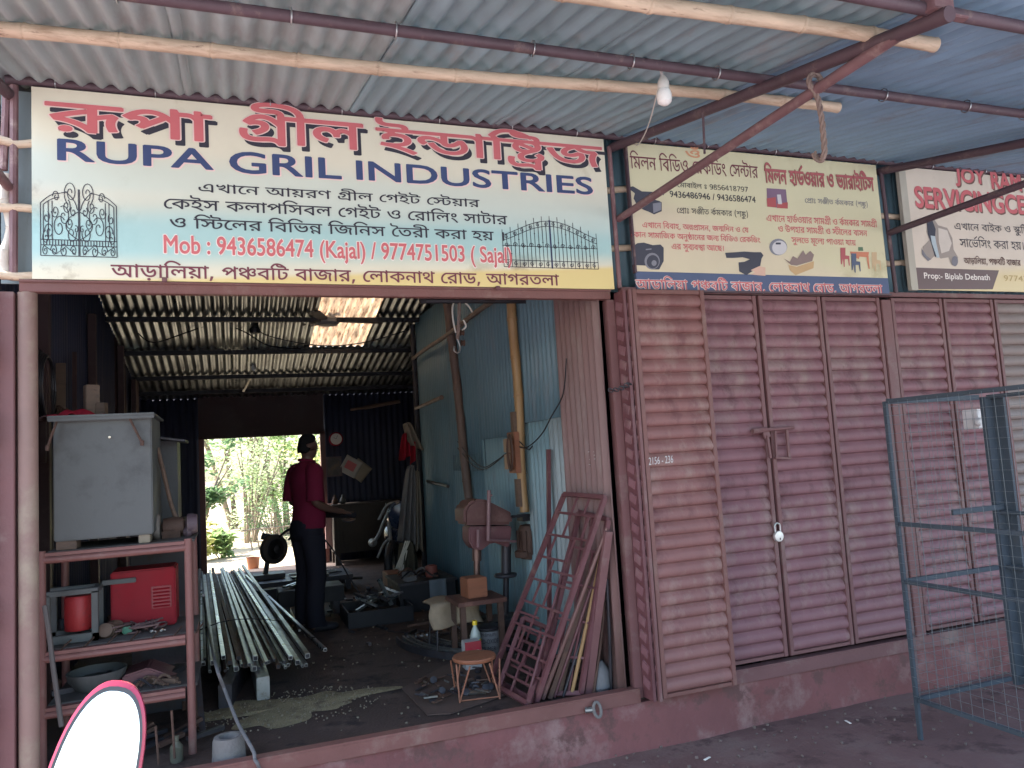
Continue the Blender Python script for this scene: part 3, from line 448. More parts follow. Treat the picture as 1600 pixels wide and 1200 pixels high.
[[188,127,162,130,136,138,112,153,88,174,71,194,53,217,35,244,96,281,121,241,141,218,160,207,180,203,197,206,212,214,229,228,246,250,266,281,289,321,312,354,330,387,346,412,362,430,387,444,415,449,446,444,474,430,503,407,536,374,539,343,532,292,504,327,480,353,457,370,436,375,422,373,410,367,397,355,383,336,366,308,343,268,326,237,309,210,294,188,271,160,248,142,220,131],[271,271,264,313,257,349,250,379,236,414,214,441,184,461,146,476,115,483,79,489,38,495,53,571,107,551,159,541,202,528,236,512,264,492,284,466,299,436,309,400,315,356],[993,622,993,551,588,551,588,205,589,168,593,143,598,128,605,117,628,101,659,96,698,101,734,115,767,136,795,162,821,194,840,228,851,263,855,299,851,327,839,348,818,360,786,364,774,364,760,362,746,360,733,357,722,428,741,432,762,436,783,438,805,439,840,436,871,425,897,407,916,381,929,346,933,303,930,264,920,226,904,188,883,153,859,122,831,95,806,75,779,58,750,44,705,29,655,24,621,27,592,35,567,48,548,63,533,84,522,109,514,143,511,191,511,337,515,373,513,392,512,412,511,433,511,458,511,551,-10,551,-10,622],[811,622,806,657,792,681,767,694,731,699,637,699,579,701,536,708,504,720,476,736,452,759,436,788,425,821,422,859,422,872,424,884,425,898,427,912,501,907,499,897,498,888,497,879,497,869,498,848,502,830,507,814,516,802,533,788,556,778,589,773,632,771,710,771,758,769,794,763,823,752,847,734,862,715,873,690,880,660,883,622]],
[[817,622,817,551,492,551,492,489,492,473,492,0,415,0,393,39,366,76,334,111,298,144,258,173,216,198,170,219,124,234,76,243,37,339,102,375,166,408,231,439,297,467,366,493,437,517,415,475,415,551,-10,551,-10,622],[415,467,436,438,402,428,366,415,330,401,295,385,259,369,224,353,191,336,160,320,130,304,168,294,206,280,246,262,284,240,320,215,354,186,385,156,409,124,428,90,420,88,418,111,416,134,415,159,415,189],[761,288,758,256,748,226,731,199,705,177,670,163,625,158,609,158,594,159,580,160,566,163,572,235,579,234,586,234,596,233,606,233,646,238,668,252,679,272,683,296,677,330,660,360,632,386,592,409,541,426,479,438,482,513,532,505,578,492,622,474,661,452,695,426,723,396,744,363,757,327]],
[[692,622,692,551,587,551,587,0,510,0,510,353,533,290,504,326,480,353,457,370,436,375,422,373,410,367,397,355,383,336,366,308,343,268,326,237,309,210,294,188,271,160,248,142,220,131,188,127,162,130,136,138,112,153,88,174,71,194,53,217,35,244,96,281,121,241,141,218,160,207,180,203,197,206,212,214,229,228,246,250,266,281,289,321,312,354,329,386,346,411,362,428,387,444,415,449,446,444,474,430,503,407,536,374,516,373,513,395,511,416,510,437,510,458,510,551,-10,551,-10,622],[271,271,264,313,257,349,250,379,236,414,214,441,184,461,146,476,115,483,79,489,38,495,53,571,107,551,159,541,202,528,236,512,264,492,284,466,299,436,309,400,315,356]],
[[606,622,606,551,501,551,501,0,424,0,402,39,374,76,342,110,305,142,265,171,221,196,175,217,126,232,76,243,37,339,102,376,168,411,236,444,305,474,375,500,447,524,424,482,424,551,-10,551,-10,622],[424,474,445,446,393,428,340,408,285,384,230,359,179,332,130,304,167,294,205,280,245,263,285,242,322,218,358,190,390,159,417,125,438,88,429,88,427,111,426,134,424,159,424,189]],
[[509,629,557,625,596,612,628,590,652,561,666,525,671,483,665,438,646,397,628,373,606,351,579,331,549,313,516,297,480,282,449,354,490,370,525,387,554,406,582,439,591,482,586,515,570,538,544,553,509,558,474,555,441,546,411,532,384,516,362,496,345,476,334,457,331,439,334,424,341,412,357,402,386,395,365,321,330,330,302,343,280,360,258,392,251,431,256,465,272,500,287,522,306,543,328,564,353,582,381,598,410,611,458,624],[681,225,674,173,654,129,620,92,574,64,518,48,453,42,407,45,363,53,320,67,279,87,240,114,204,147,169,187,136,235,106,291,77,355,51,427,28,507,103,529,131,439,161,361,192,295,227,240,265,195,306,161,352,137,401,123,455,118,495,121,529,130,559,144,582,166,595,193,600,228,594,264,574,294,545,318,509,338,589,373,616,355,639,335,657,311,675,270]],
[[123,314,164,287,204,257,242,224,279,188,313,150,346,111,375,71,401,31,424,-8,359,-41,332,0,305,37,278,72,250,105,220,136,188,166,154,194,116,222,73,250],[78,486,83,524,96,558,118,585,147,605,181,618,219,622,257,618,291,605,320,585,342,558,355,524,360,486,355,448,342,414,320,386,291,366,257,353,219,349,181,353,147,366,118,386,96,414,83,447],[147,486,152,456,168,433,191,419,219,414,248,419,271,434,286,456,291,486,286,516,271,538,248,552,219,557,191,552,168,538,152,515]],
[[422,43,380,45,339,52,300,64,263,81,227,104,194,134,161,170,131,214,103,264,77,322,52,389,29,465,105,485,130,403,157,332,186,272,218,224,252,185,290,156,330,135,373,123,420,119,469,124,510,138,544,161,568,190,583,226,588,267,586,296,582,321,575,344,566,364,554,383,542,398,590,476,613,440,632,404,646,369,656,334,662,300,664,266,661,225,652,188,636,152,614,121,587,94,554,72,516,56,472,46],[384,284,345,288,312,298,285,316,265,339,253,368,249,402,251,425,256,448,263,468,271,486,351,462,344,451,338,437,334,422,332,406,336,383,347,367,364,358,386,355,407,357,428,363,450,375,474,394,490,413,508,437,527,466,590,476,582,422,564,394,545,368,526,346,495,320,462,300,425,288],[731,622,731,551,-10,551,-10,622]],
[[614,622,614,551,509,551,509,193,432,193,432,313,445,253,418,284,391,313,364,340,337,363,310,383,282,399,242,416,200,421,170,417,147,405,133,386,128,361,132,340,144,320,165,301,198,285,161,214,129,231,101,252,78,276,60,303,50,333,46,366,51,402,64,434,86,459,116,478,150,489,189,493,225,491,258,484,290,474,319,459,348,441,375,420,401,396,427,371,453,343,435,344,434,363,433,384,432,406,432,428,432,551,-10,551,-10,622],[224,204,259,202,292,194,323,182,352,166,379,147,405,124,430,97,455,69,479,38,462,-42,440,-12,416,17,392,44,368,69,342,90,316,108,276,127,234,133,208,130,188,120,177,106,173,86,177,68,188,52,208,39,237,27,202,-42,171,-28,144,-10,123,10,106,34,96,60,92,87,97,122,111,151,133,174,160,190,191,201],[509,203,509,-43,432,-43,432,31,435,74,433,98,432,122,432,147,432,172,432,202]],
[[283,603,283,617,278,654,265,679,240,694,203,699,183,699,125,701,82,708,50,720,22,736,-2,759,-18,788,-29,821,-32,859,-32,872,-30,884,-29,898,-27,912,47,907,45,897,44,888,43,879,43,869,44,848,48,830,53,814,62,802,79,788,102,778,134,773,178,771,182,771,230,769,266,763,295,752,319,734,334,715,345,690,352,660,355,622],[356,622,356,551,336,551,304,540,269,520,245,503,223,483,201,460,181,433,163,404,148,372,137,338,130,301,128,262,130,217,138,179,150,148,174,111,203,87,235,74,267,69,290,70,309,74,327,81,348,92,383,31,356,14,326,3,295,-3,263,-5,223,-1,186,10,152,28,122,53,97,84,76,120,61,162,52,209,49,260,52,310,60,355,74,398,92,436,113,471,138,503,165,531,193,556,223,578,253,596,283,610,312,622]],
[[407,50,354,55,303,68,254,90,208,123,166,167,126,222,91,290,58,371,29,466,105,486,129,408,155,340,182,282,211,233,243,194,278,164,316,143,358,130,405,126,448,129,484,138,513,151,536,170,552,193,564,218,571,247,573,278,569,318,557,354,538,385,512,409,480,424,444,429,410,425,386,412,373,392,369,367,370,357,371,346,374,334,378,321,301,306,296,325,292,343,289,361,288,380,293,416,308,446,331,469,362,486,398,496,440,500,480,497,516,487,549,472,578,450,603,424,623,392,638,356,647,317,650,274,647,233,638,196,624,160,603,129,576,102,543,80,504,63,459,53],[717,622,717,551,-10,551,-10,622]],
[[242,500,291,497,334,488,370,474,399,454,423,432,441,406,458,366,464,325,458,274,438,231,406,195,362,168,305,150,236,141,246,152,277,142,308,130,341,115,374,98,408,80,442,60,476,38,508,15,540,-10,494,-63,454,-34,416,-7,380,16,346,38,312,57,279,75,245,91,210,106,173,119,134,131,92,143,46,154,61,223,95,214,128,208,164,205,207,204,251,206,287,212,316,221,349,240,370,265,381,292,385,320,381,353,368,380,346,402,318,417,285,427,247,430,214,428,189,423,170,414,158,402,150,388,148,370,148,362,150,354,152,345,154,338,81,323,76,338,73,354,71,370,70,384,76,418,92,447,118,470,152,486,194,497],[175,465,165,495,145,522,114,542,73,556,97,601,143,589,177,574,204,557,224,539,245,507,254,468],[540,622,540,551,-10,551,-10,622]],
[[194,0,194,622,275,622,275,0]],
[[722,622,722,551,356,551,356,372,358,347,365,330,376,319,393,316,412,319,432,328,454,344,477,366,502,396,529,433,589,442,609,410,625,378,638,345,652,295,656,245,653,204,644,167,628,132,607,101,580,75,548,53,509,37,466,27,417,24,374,27,333,34,294,47,257,66,222,90,189,122,158,160,129,205,101,258,75,318,51,387,29,465,105,485,130,398,156,324,184,262,215,210,248,169,284,138,323,117,366,104,413,100,462,104,503,118,536,140,561,169,575,204,580,243,577,285,568,320,553,349,535,373,581,392,561,360,540,332,520,308,488,279,456,258,425,246,394,242,372,244,351,248,332,257,317,268,302,285,290,308,282,342,279,393,279,551,-10,551,-10,622],[363,-149,340,-145,320,-133,307,-114,303,-91,307,-67,320,-48,340,-35,363,-31,386,-35,406,-48,419,-67,423,-91,419,-114,406,-133,386,-145]],
[[190,116,197,105,187,69,174,32,160,-6,146,-44,130,-82,113,-119,46,-119,56,-79,65,-39,74,2,81,42,88,80,93,116]],
[[471,688,495,622,495,580,495,561,494,542,493,524,491,505,495,481,495,291,489,274,493,254,494,232,495,211,495,190,495,0,418,0,397,35,372,68,342,100,308,130,271,156,230,180,188,199,143,213,96,223,57,318,101,343,143,365,185,386,226,406,267,424,306,440,346,454,384,466,422,476,420,498,419,520,418,544,418,566,418,688],[418,437,438,409,407,399,376,388,343,376,310,362,277,348,244,333,212,317,180,301,150,284,188,274,228,258,256,246,283,232,310,216,336,198,360,179,382,158,410,125,432,90,423,89,421,111,420,134,418,158,418,187],[184,628,229,624,274,611,302,598,330,581,358,560,385,535,410,506,435,473,375,435,354,462,333,486,312,505,281,528,251,543,221,552,191,555,162,552,143,542,132,527,129,510,131,495,138,482,149,470,163,460,113,400,85,424,64,450,51,480,47,514,52,547,65,574,86,597,114,614,147,624],[652,607,691,603,723,593,750,575,778,538,787,493,784,467,776,438,759,410,732,384,705,368,672,355,630,344,613,412,658,423,688,440,705,461,711,485,706,508,692,525,671,535,647,538,603,530,562,504,536,479,512,449,490,415,485,519,509,545,534,567,560,584,603,601],[651,167,613,170,580,179,552,194,528,213,507,235,488,260,447,348,490,400,500,366,513,337,527,310,552,278,581,255,613,241,648,236,674,240,696,250,712,269,717,294,713,318,700,340,679,358,646,373,702,413,723,403,744,389,763,371,779,349,790,322,793,291,789,259,777,230,757,204,730,184,694,171]],
[[843,622,843,551,438,551,438,205,439,168,443,143,448,128,455,117,478,101,510,96,548,101,584,115,617,136,645,162,671,194,690,228,701,263,705,299,701,327,689,348,668,360,636,364,624,364,610,362,596,360,583,357,572,428,591,432,612,436,633,438,655,439,690,436,721,425,747,407,766,381,779,346,783,303,780,264,770,226,754,188,733,153,709,122,681,95,656,75,629,58,600,44,555,29,505,24,471,27,442,35,417,48,398,63,383,84,372,109,364,143,361,191,361,551,256,551,256,622],[661,622,655,657,638,679,611,691,573,695,487,695,429,697,386,704,354,716,326,732,302,755,286,784,275,817,272,855,272,868,274,881,275,894,277,909,351,904,349,893,348,884,347,874,347,864,348,843,352,825,357,810,366,797,383,783,406,772,439,766,482,764,510,764,528,764,550,762,576,759,608,754,647,745,695,734,710,715,722,690,730,660,733,622],[276,622,276,551,171,551,171,0,94,0,94,551,-10,551,-10,622,82,622,66,642,50,662,34,683,20,704,43,742,68,778,93,812,121,842,151,867,185,888,223,904,265,914,313,917,359,915,403,907,444,895,485,878,525,857,566,832,607,803,650,770,695,734,655,688,621,714,589,738,560,758,531,777,504,793,478,808,440,824,403,836,365,844,325,846,274,841,230,826,205,812,181,794,160,772,141,748,123,722,106,693,116,677,128,660,143,642,160,622]],
[[655,622,655,551,550,551,550,0,473,0,446,36,416,70,383,104,347,134,307,162,264,188,218,209,168,226,115,238,92,331,144,296,198,284,247,268,292,248,332,227,368,203,401,178,430,151,454,124,475,97,474,120,474,143,473,167,473,193,473,688,526,688,549,622],[211,625,251,623,286,615,316,604,342,588,363,568,379,546,395,507,400,464,393,415,371,373,336,337,287,308,228,288,158,275,110,285,92,331,144,336,189,345,226,356,269,376,298,402,314,433,319,466,312,504,291,532,256,549,209,555,166,550,138,536,121,515,116,494,118,480,124,468,134,456,150,446,106,384,88,398,72,412,58,429,47,449,40,472,38,497,43,530,58,561,83,587,117,608,160,621]],
[[722,622,722,551,356,551,356,372,358,347,365,330,376,319,393,316,412,319,432,328,454,344,477,366,502,396,529,433,589,442,609,410,625,378,638,345,652,295,656,245,653,204,644,167,628,132,607,101,580,75,548,53,509,37,466,27,417,24,374,27,333,34,294,47,257,66,222,90,189,122,158,160,129,205,101,258,75,318,51,387,29,465,105,485,130,398,156,324,184,262,215,210,248,169,284,138,323,117,366,104,413,100,462,104,503,118,536,140,561,169,575,204,580,243,577,285,568,320,553,349,535,373,581,392,561,360,540,332,520,308,488,279,456,258,425,246,394,242,372,244,351,248,332,257,317,268,302,285,290,308,282,342,279,393,279,551,-10,551,-10,622]],
[[632,622,632,551,527,551,527,0,450,0,450,135,468,82,445,116,421,149,398,180,373,208,348,232,322,253,281,274,236,281,202,276,174,262,154,238,148,205,154,175,172,150,202,129,243,111,218,34,184,48,155,63,130,80,102,108,82,140,70,173,66,208,72,252,90,288,116,316,150,336,186,349,223,353,261,351,297,343,328,331,358,315,384,295,408,272,431,246,452,219,471,189,454,186,452,209,451,232,450,256,450,281,450,551,-10,551,-10,622],[299,323,299,317,298,311,298,305,297,299,221,322,215,374,201,415,178,446,144,468,115,480,80,488,38,494,51,566,97,553,142,546,182,534,217,515,246,490,269,459,286,420,296,375]],
[[192,471,235,467,273,456,308,439,340,416,370,389,400,358,399,268,370,303,339,334,306,361,272,382,239,395,207,399,176,395,151,382,134,361,128,331,133,306,146,285,170,267,202,250,165,179,130,197,101,218,78,243,60,271,50,301,46,334,52,377,68,411,93,437,124,456,157,467],[858,622,858,551,452,551,452,205,453,168,457,143,462,128,469,117,492,101,524,96,562,101,598,115,631,136,659,162,685,194,704,228,715,263,719,299,715,327,703,348,682,360,650,364,638,364,624,362,610,360,597,357,586,428,605,432,626,436,647,438,669,439,704,436,735,425,761,407,780,381,793,346,797,303,794,264,784,226,768,188,747,153,723,122,695,95,670,75,643,58,614,44,569,29,519,24,485,27,456,35,431,48,412,63,397,84,386,109,378,143,375,191,375,337,379,363,377,383,376,402,375,423,375,444,375,551,-10,551,-10,622],[675,622,670,657,656,681,631,694,595,699,501,699,443,701,400,708,368,720,340,736,316,759,300,788,289,821,286,859,286,872,288,884,289,898,291,912,365,907,363,897,362,888,361,879,361,869,362,848,366,830,371,814,380,802,397,788,420,778,453,773,496,771,574,771,622,769,658,763,687,752,711,734,726,715,737,690,744,660,747,622]],
[[78,486,83,524,96,558,118,585,147,605,181,618,219,622,257,618,291,605,320,585,342,558,355,524,360,486,355,448,342,414,320,386,291,366,257,353,219,349,181,353,147,366,118,386,96,414,83,447],[147,486,152,456,168,433,191,419,219,414,248,419,271,434,286,456,291,486,286,515,271,538,248,552,219,557,191,552,168,538,152,515],[78,137,83,175,96,208,118,236,147,256,181,269,219,273,257,269,291,256,320,236,342,210,355,176,360,137,355,98,342,65,320,38,291,17,257,4,219,0,181,4,147,17,118,38,96,65,83,98],[147,137,152,107,168,84,191,70,219,65,248,70,271,84,286,107,291,137,286,166,271,189,248,203,219,208,191,203,168,188,152,166]],
[[190,-10,170,-9,147,-8,125,-5,106,-1,106,75,124,70,144,66,166,64,187,63,228,66,265,73,296,86,323,103,345,124,363,148,378,176,389,207,398,240,404,275,409,312,411,350,405,350,390,328,372,308,349,291,322,278,291,270,255,267,216,270,180,278,148,292,120,312,96,337,77,366,63,401,55,440,52,484,55,532,64,574,78,612,99,645,124,673,154,695,189,711,227,721,269,724,312,720,351,709,388,690,420,663,448,629,471,586,488,535,499,476,502,409,501,368,499,328,494,288,488,248,479,210,467,174,452,139,434,108,412,78,387,53,357,31,322,14,284,0,239,-7],[267,337,308,342,344,356,373,379,395,406,408,436,413,467,409,510,397,552,377,590,350,622,314,642,270,649,234,645,202,631,175,609,154,577,142,536,138,484,142,442,152,406,170,376,196,355,228,341]],
[[276,-10,210,-4,155,13,110,42,78,80,58,127,52,182,57,228,70,267,92,300,121,329,154,353,190,374,160,396,132,420,109,447,90,478,79,514,75,554,78,590,87,622,103,649,124,672,148,691,177,706,225,720,276,725,329,720,376,706,405,691,429,672,450,649,465,621,474,589,477,553,473,513,460,478,440,447,414,421,384,398,349,378,386,356,422,332,453,303,478,270,494,231,500,186,497,148,487,113,472,82,450,55,424,32,393,14,358,1,319,-7],[274,64,316,68,351,79,378,97,397,121,409,151,413,185,409,217,396,245,375,270,346,293,308,317,263,340,226,320,195,297,170,273,153,246,142,215,139,181,147,134,172,96,197,78,232,68],[277,414,307,430,334,447,357,467,375,490,386,518,390,550,382,594,360,626,323,645,275,651,243,648,216,640,193,625,176,606,166,580,162,550,166,517,177,490,195,467,218,448,246,430]],
[[238,-10,189,-8,142,0,100,12,64,29,64,113,88,99,116,88,148,78,180,72,212,67,240,66,288,70,328,82,360,103,385,132,399,171,404,219,399,262,385,298,361,326,328,347,286,359,236,363,208,362,176,358,146,354,123,350,79,378,106,714,443,714,443,633,183,633,164,428,183,432,208,435,236,437,266,438,308,435,347,428,382,414,414,396,442,373,464,344,481,311,492,272,495,229,488,160,466,101,429,54,378,18,315,-3]],
[[288,-10,246,-6,207,5,170,24,137,51,109,85,86,128,69,179,58,238,55,305,56,346,58,387,62,427,69,466,78,504,90,540,105,575,123,606,145,636,170,661,200,683,234,700,273,714,318,721,367,724,387,724,410,722,433,719,451,715,451,639,433,644,412,648,391,650,370,651,329,648,292,641,262,628,235,611,213,590,194,566,180,538,168,507,159,474,153,439,148,402,146,364,152,364,176,396,208,423,250,441,302,447,342,444,377,436,410,422,438,402,461,377,480,348,494,313,502,274,505,230,502,183,493,140,478,102,458,69,433,41,404,19,369,3,331,-7],[287,65,324,69,356,83,382,105,403,137,415,178,419,230,415,272,405,308,387,338,362,359,330,373,290,377,249,372,213,358,184,336,162,308,148,278,144,247,148,204,160,162,180,124,208,92,244,72]],
[[341,160,11,160,11,238,335,718,427,718,427,241,531,241,531,160,427,160,427,0,341,0],[341,241,341,415,341,443,342,472,343,502,344,531,345,559,346,585,347,608,347,626,343,626,334,605,323,581,310,557,299,538,98,241]],
[[261,0,261,446,261,475,262,506,263,538,264,570,265,598,265,622,250,607,238,594,224,582,206,567,134,508,87,568,274,714,347,714,347,0]],
[[412,633,44,633,44,714,503,714,503,643,232,0,137,0]],
[[765,622,765,551,660,551,660,0,583,0,583,396,605,332,578,370,553,404,530,434,508,461,486,484,466,504,435,527,404,544,372,553,337,556,299,552,264,541,233,524,205,501,179,475,155,447,147,445,163,454,178,460,195,464,213,465,264,457,298,434,318,398,325,356,325,345,324,335,323,326,321,320,304,326,316,339,327,351,338,363,350,375,363,387,376,400,500,516,549,463,265,195,206,250,288,328,252,285,222,262,236,280,248,298,255,319,258,343,254,366,243,383,224,394,199,398,183,397,168,394,153,388,137,380,61,452,88,486,115,517,143,544,171,569,201,590,231,606,262,619,295,626,330,629,366,627,400,620,430,608,460,592,489,571,518,546,546,515,576,481,606,441,588,446,586,471,584,498,583,527,583,558,583,688,636,688,659,622],[660,-43,585,-43,574,-16,560,6,543,22,523,34,500,41,475,43,424,41,374,34,324,28,269,26,232,28,194,33,156,43,121,59,90,82,66,115,50,158,45,212,46,229,47,248,50,268,54,287,131,277,128,264,125,248,124,230,123,211,127,174,140,145,162,124,191,109,227,101,269,98,316,100,362,106,409,113,458,115,494,112,528,102,558,86,583,61,583,151,660,151]],
[[384,626,421,623,454,614,480,598,500,576,512,549,516,515,509,470,488,430,468,406,444,382,416,360,388,339,366,319,350,299,345,276,348,259,356,246,370,237,389,234,414,237,438,246,462,260,489,282,565,255,572,233,577,210,580,184,581,158,575,114,558,76,530,44,491,20,441,5,380,0,332,4,284,15,252,28,220,47,188,72,157,103,128,143,100,191,74,248,50,316,28,395,105,417,123,349,142,290,162,240,184,199,206,165,230,138,253,116,278,100,303,89,341,79,380,76,416,79,447,86,472,100,490,118,501,142,505,170,504,183,502,197,498,212,491,229,551,236,528,218,504,201,480,186,439,170,390,165,340,173,301,196,276,230,268,272,272,305,284,333,303,358,326,380,350,399,375,418,402,439,426,460,442,482,447,506,446,516,442,526,436,537,424,546,408,553,384,555,350,552,320,542,294,527,274,509,261,491,257,474,259,461,266,449,276,439,290,430,237,370,207,392,188,417,178,443,175,467,179,494,192,522,212,549,238,574,270,595,306,612,344,622],[673,627,709,624,740,614,765,598,790,565,798,523,795,500,786,476,768,453,742,431,719,418,690,406,655,396,639,460,673,470,700,482,716,499,722,521,718,538,708,550,691,557,669,559,638,555,608,543,578,522,550,496,525,466,503,432,446,468,470,500,494,529,517,554,541,576,565,594,590,608,630,622],[658,250,621,254,586,265,556,282,529,305,506,332,485,361,468,392,453,425,507,490,517,453,529,420,542,392,567,359,596,336,629,322,666,318,688,321,708,329,723,345,728,370,724,390,711,408,690,423,661,435,716,471,737,461,758,448,776,432,791,412,801,389,804,363,795,321,768,284,740,265,703,254],[744,144,746,118,750,82,759,44,770,9,699,-7,686,37,677,81,671,124,669,165,672,207,680,244,693,275,707,300,737,324,787,272,766,241,753,210,746,178]],
[[-254,707,72,917,110,860,-209,644]],
[[256,-135,211,-68,175,5,147,83,127,165,115,248,111,332,115,417,127,499,147,580,175,656,211,727,256,792,337,792,296,724,261,652,234,575,213,495,201,414,197,331,201,247,213,165,232,85,260,8,295,-66,338,-135]],
[[687,622,687,551,582,551,582,0,505,0,505,512,510,532,508,549,506,567,505,586,505,607,505,688,558,688,582,622],[361,629,398,625,433,614,464,596,492,572,516,543,534,509,530,404,508,448,484,486,457,516,428,538,397,552,363,556,328,551,300,534,282,508,276,471,284,435,308,406,335,391,369,382,413,377,406,300,365,305,328,314,298,327,272,344,251,364,235,388,220,428,215,474,220,522,236,562,260,592,290,612,325,625],[77,629,118,625,156,612,191,590,218,558,231,531,239,498,242,461,237,421,222,383,206,360,186,340,160,323,130,310,95,303,54,300,48,377,94,381,128,392,153,407,169,426,178,447,181,468,174,505,155,532,122,550,76,556,58,555,40,554,21,550,-1,545,-9,620,15,624,36,627,56,628]],
[[412,341,412,-5,335,-5,310,23,284,48,258,70,231,89,203,106,174,120,143,131,109,140,73,146,37,234,64,248,95,262,128,276,163,290,198,304,234,318,270,331,303,342,335,351],[335,313,351,282,316,272,275,258,232,242,190,226,150,209,115,193,104,210,152,200,196,184,222,170,248,154,272,136,296,118,317,98,338,77,337,95,336,116,335,136,335,151],[522,49,509,49,496,50,482,52,470,54,474,124,480,123,486,122,494,122,503,122,537,126,556,137,566,153,569,172,559,209,529,242,498,260,458,274,410,285,404,358,446,350,486,338,524,323,558,305,588,283,612,258,631,230,642,199,646,164,638,120,615,82,591,64,560,53],[222,495,273,490,318,474,345,457,368,438,386,414,406,374,412,328,337,327,334,353,324,376,309,397,288,412,260,423,226,426,199,423,179,414,166,398,162,376,162,369,164,360,166,352,169,342,97,325,90,344,86,362,84,377,83,390,87,421,100,446,122,467,150,482,183,492],[93,601,139,589,173,574,200,557,220,539,241,507,250,468,171,465,161,495,141,522,110,542,69,556],[505,431,461,435,422,448,388,469,358,498,333,533,312,574,394,588,408,553,425,528,444,511,463,501,482,496,501,494,532,498,553,510,565,528,569,549,567,565,560,578,551,589,541,597,628,606,635,593,640,580,643,564,644,548,640,512,626,483,604,460,575,444,542,434],[689,622,689,551,605,551,593,551,376,551,364,551,-10,551,-10,622]],
[[-286,-266,-314,-263,-345,-254,-375,-240,-400,-218,-416,-189,-422,-151,-418,-119,-405,-92,-383,-70,-354,-53,-317,-42,-274,-39,-233,-42,-193,-49,-154,-62,-116,-78,-77,-99,-38,-124,3,-152,45,-183,89,-217,44,-271,1,-236,-40,-205,-78,-178,-114,-155,-149,-137,-182,-122,-231,-108,-279,-103,-310,-106,-333,-117,-346,-133,-351,-153,-346,-177,-332,-192,-310,-201,-286,-204,-253,-200,-226,-188,-207,-171,-192,-150,-182,-127,-176,-102,-173,-79,-172,-59,-172,8,-95,8,-95,-45,-97,-75,-102,-110,-111,-148,-128,-184,-152,-216,-185,-242,-213,-256,-247,-263]],
[[82,-135,124,-68,158,4,186,80,206,160,218,241,222,325,218,409,206,492,186,572,159,649,124,723,81,792,163,792,208,725,245,652,272,574,292,492,304,409,308,324,304,240,292,158,272,78,245,1,208,-70,163,-135]],
[[903,622,903,551,798,551,798,0,721,0,700,38,676,72,649,104,620,132,589,157,557,180,582,246,608,230,634,210,661,186,686,161,707,135,724,109,723,124,722,137,722,150,722,164,721,178,721,194,721,551,-10,551,-10,622],[376,91,331,95,288,105,246,123,206,149,167,185,130,232,94,289,61,359,29,442,102,466,126,401,152,344,178,296,205,255,234,223,266,198,300,181,338,170,378,167,428,171,466,184,495,205,515,232,526,265,530,300,527,336,516,368,498,394,463,421,420,430,391,426,370,416,357,397,353,372,354,364,355,353,358,342,361,331,285,316,279,336,274,354,272,372,271,388,276,422,292,450,315,472,344,488,378,497,413,500,451,497,485,488,515,474,542,454,564,430,582,401,595,369,603,333,606,294,603,259,595,225,581,194,561,165,536,140,505,119,468,103,425,94],[344,465,334,495,314,522,284,542,243,556,267,601,312,589,346,574,374,557,394,539,414,507,423,468]],
[[192,465,234,462,272,452,307,435,340,414,371,387,401,357,399,261,370,295,338,326,306,354,272,376,239,389,207,393,176,389,151,376,134,355,128,325,133,300,146,279,170,261,202,244,165,173,130,191,101,212,78,237,60,265,50,295,46,328,52,371,68,405,93,431,124,450,157,461],[575,622,575,551,465,551,465,176,388,175,388,344,392,357,390,377,389,396,388,417,388,438,388,551,-10,551,-10,622],[817,622,817,551,712,551,712,-43,635,-43,635,32,638,74,636,98,636,122,635,147,635,172,635,551,540,551,540,622],[429,193,479,188,524,173,551,158,578,140,603,118,627,93,651,66,674,37,648,-30,627,-2,606,24,584,48,561,69,538,87,514,102,477,118,437,123,417,120,402,112,392,100,389,85,392,67,403,54,420,42,444,32,409,-37,380,-24,356,-7,336,12,316,46,309,85,318,132,345,166,384,186]],
[[613,622,613,551,159,551,159,253,145,273,173,302,203,330,236,357,271,382,308,406,347,428,388,449,431,468,475,486,540,422,523,388,510,354,500,320,492,285,488,247,487,205,489,157,495,111,502,80,511,46,522,10,447,-7,436,31,427,69,419,106,413,144,410,182,409,222,410,262,415,299,422,333,432,364,442,389,453,410,465,405,427,389,390,370,354,349,318,326,283,301,248,273,213,243,177,210,141,175,82,215,82,551,-10,551,-10,622]],
[[636,622,636,551,531,551,531,0,454,0,425,36,394,69,361,98,325,125,286,149,243,170,196,188,143,202,84,212,48,303,80,324,113,343,147,362,182,380,218,398,252,414,225,433,196,450,164,466,130,480,91,492,48,502,79,570,81,551,-10,551,-10,622],[454,551,135,551,114,560,156,547,198,528,226,513,252,497,278,480,310,456,336,432,341,376,304,359,266,341,227,322,190,303,155,284,125,265,113,280,168,270,218,257,264,240,305,220,343,197,378,172,410,144,441,115,470,83,457,79,456,101,455,124,454,148,454,171]],
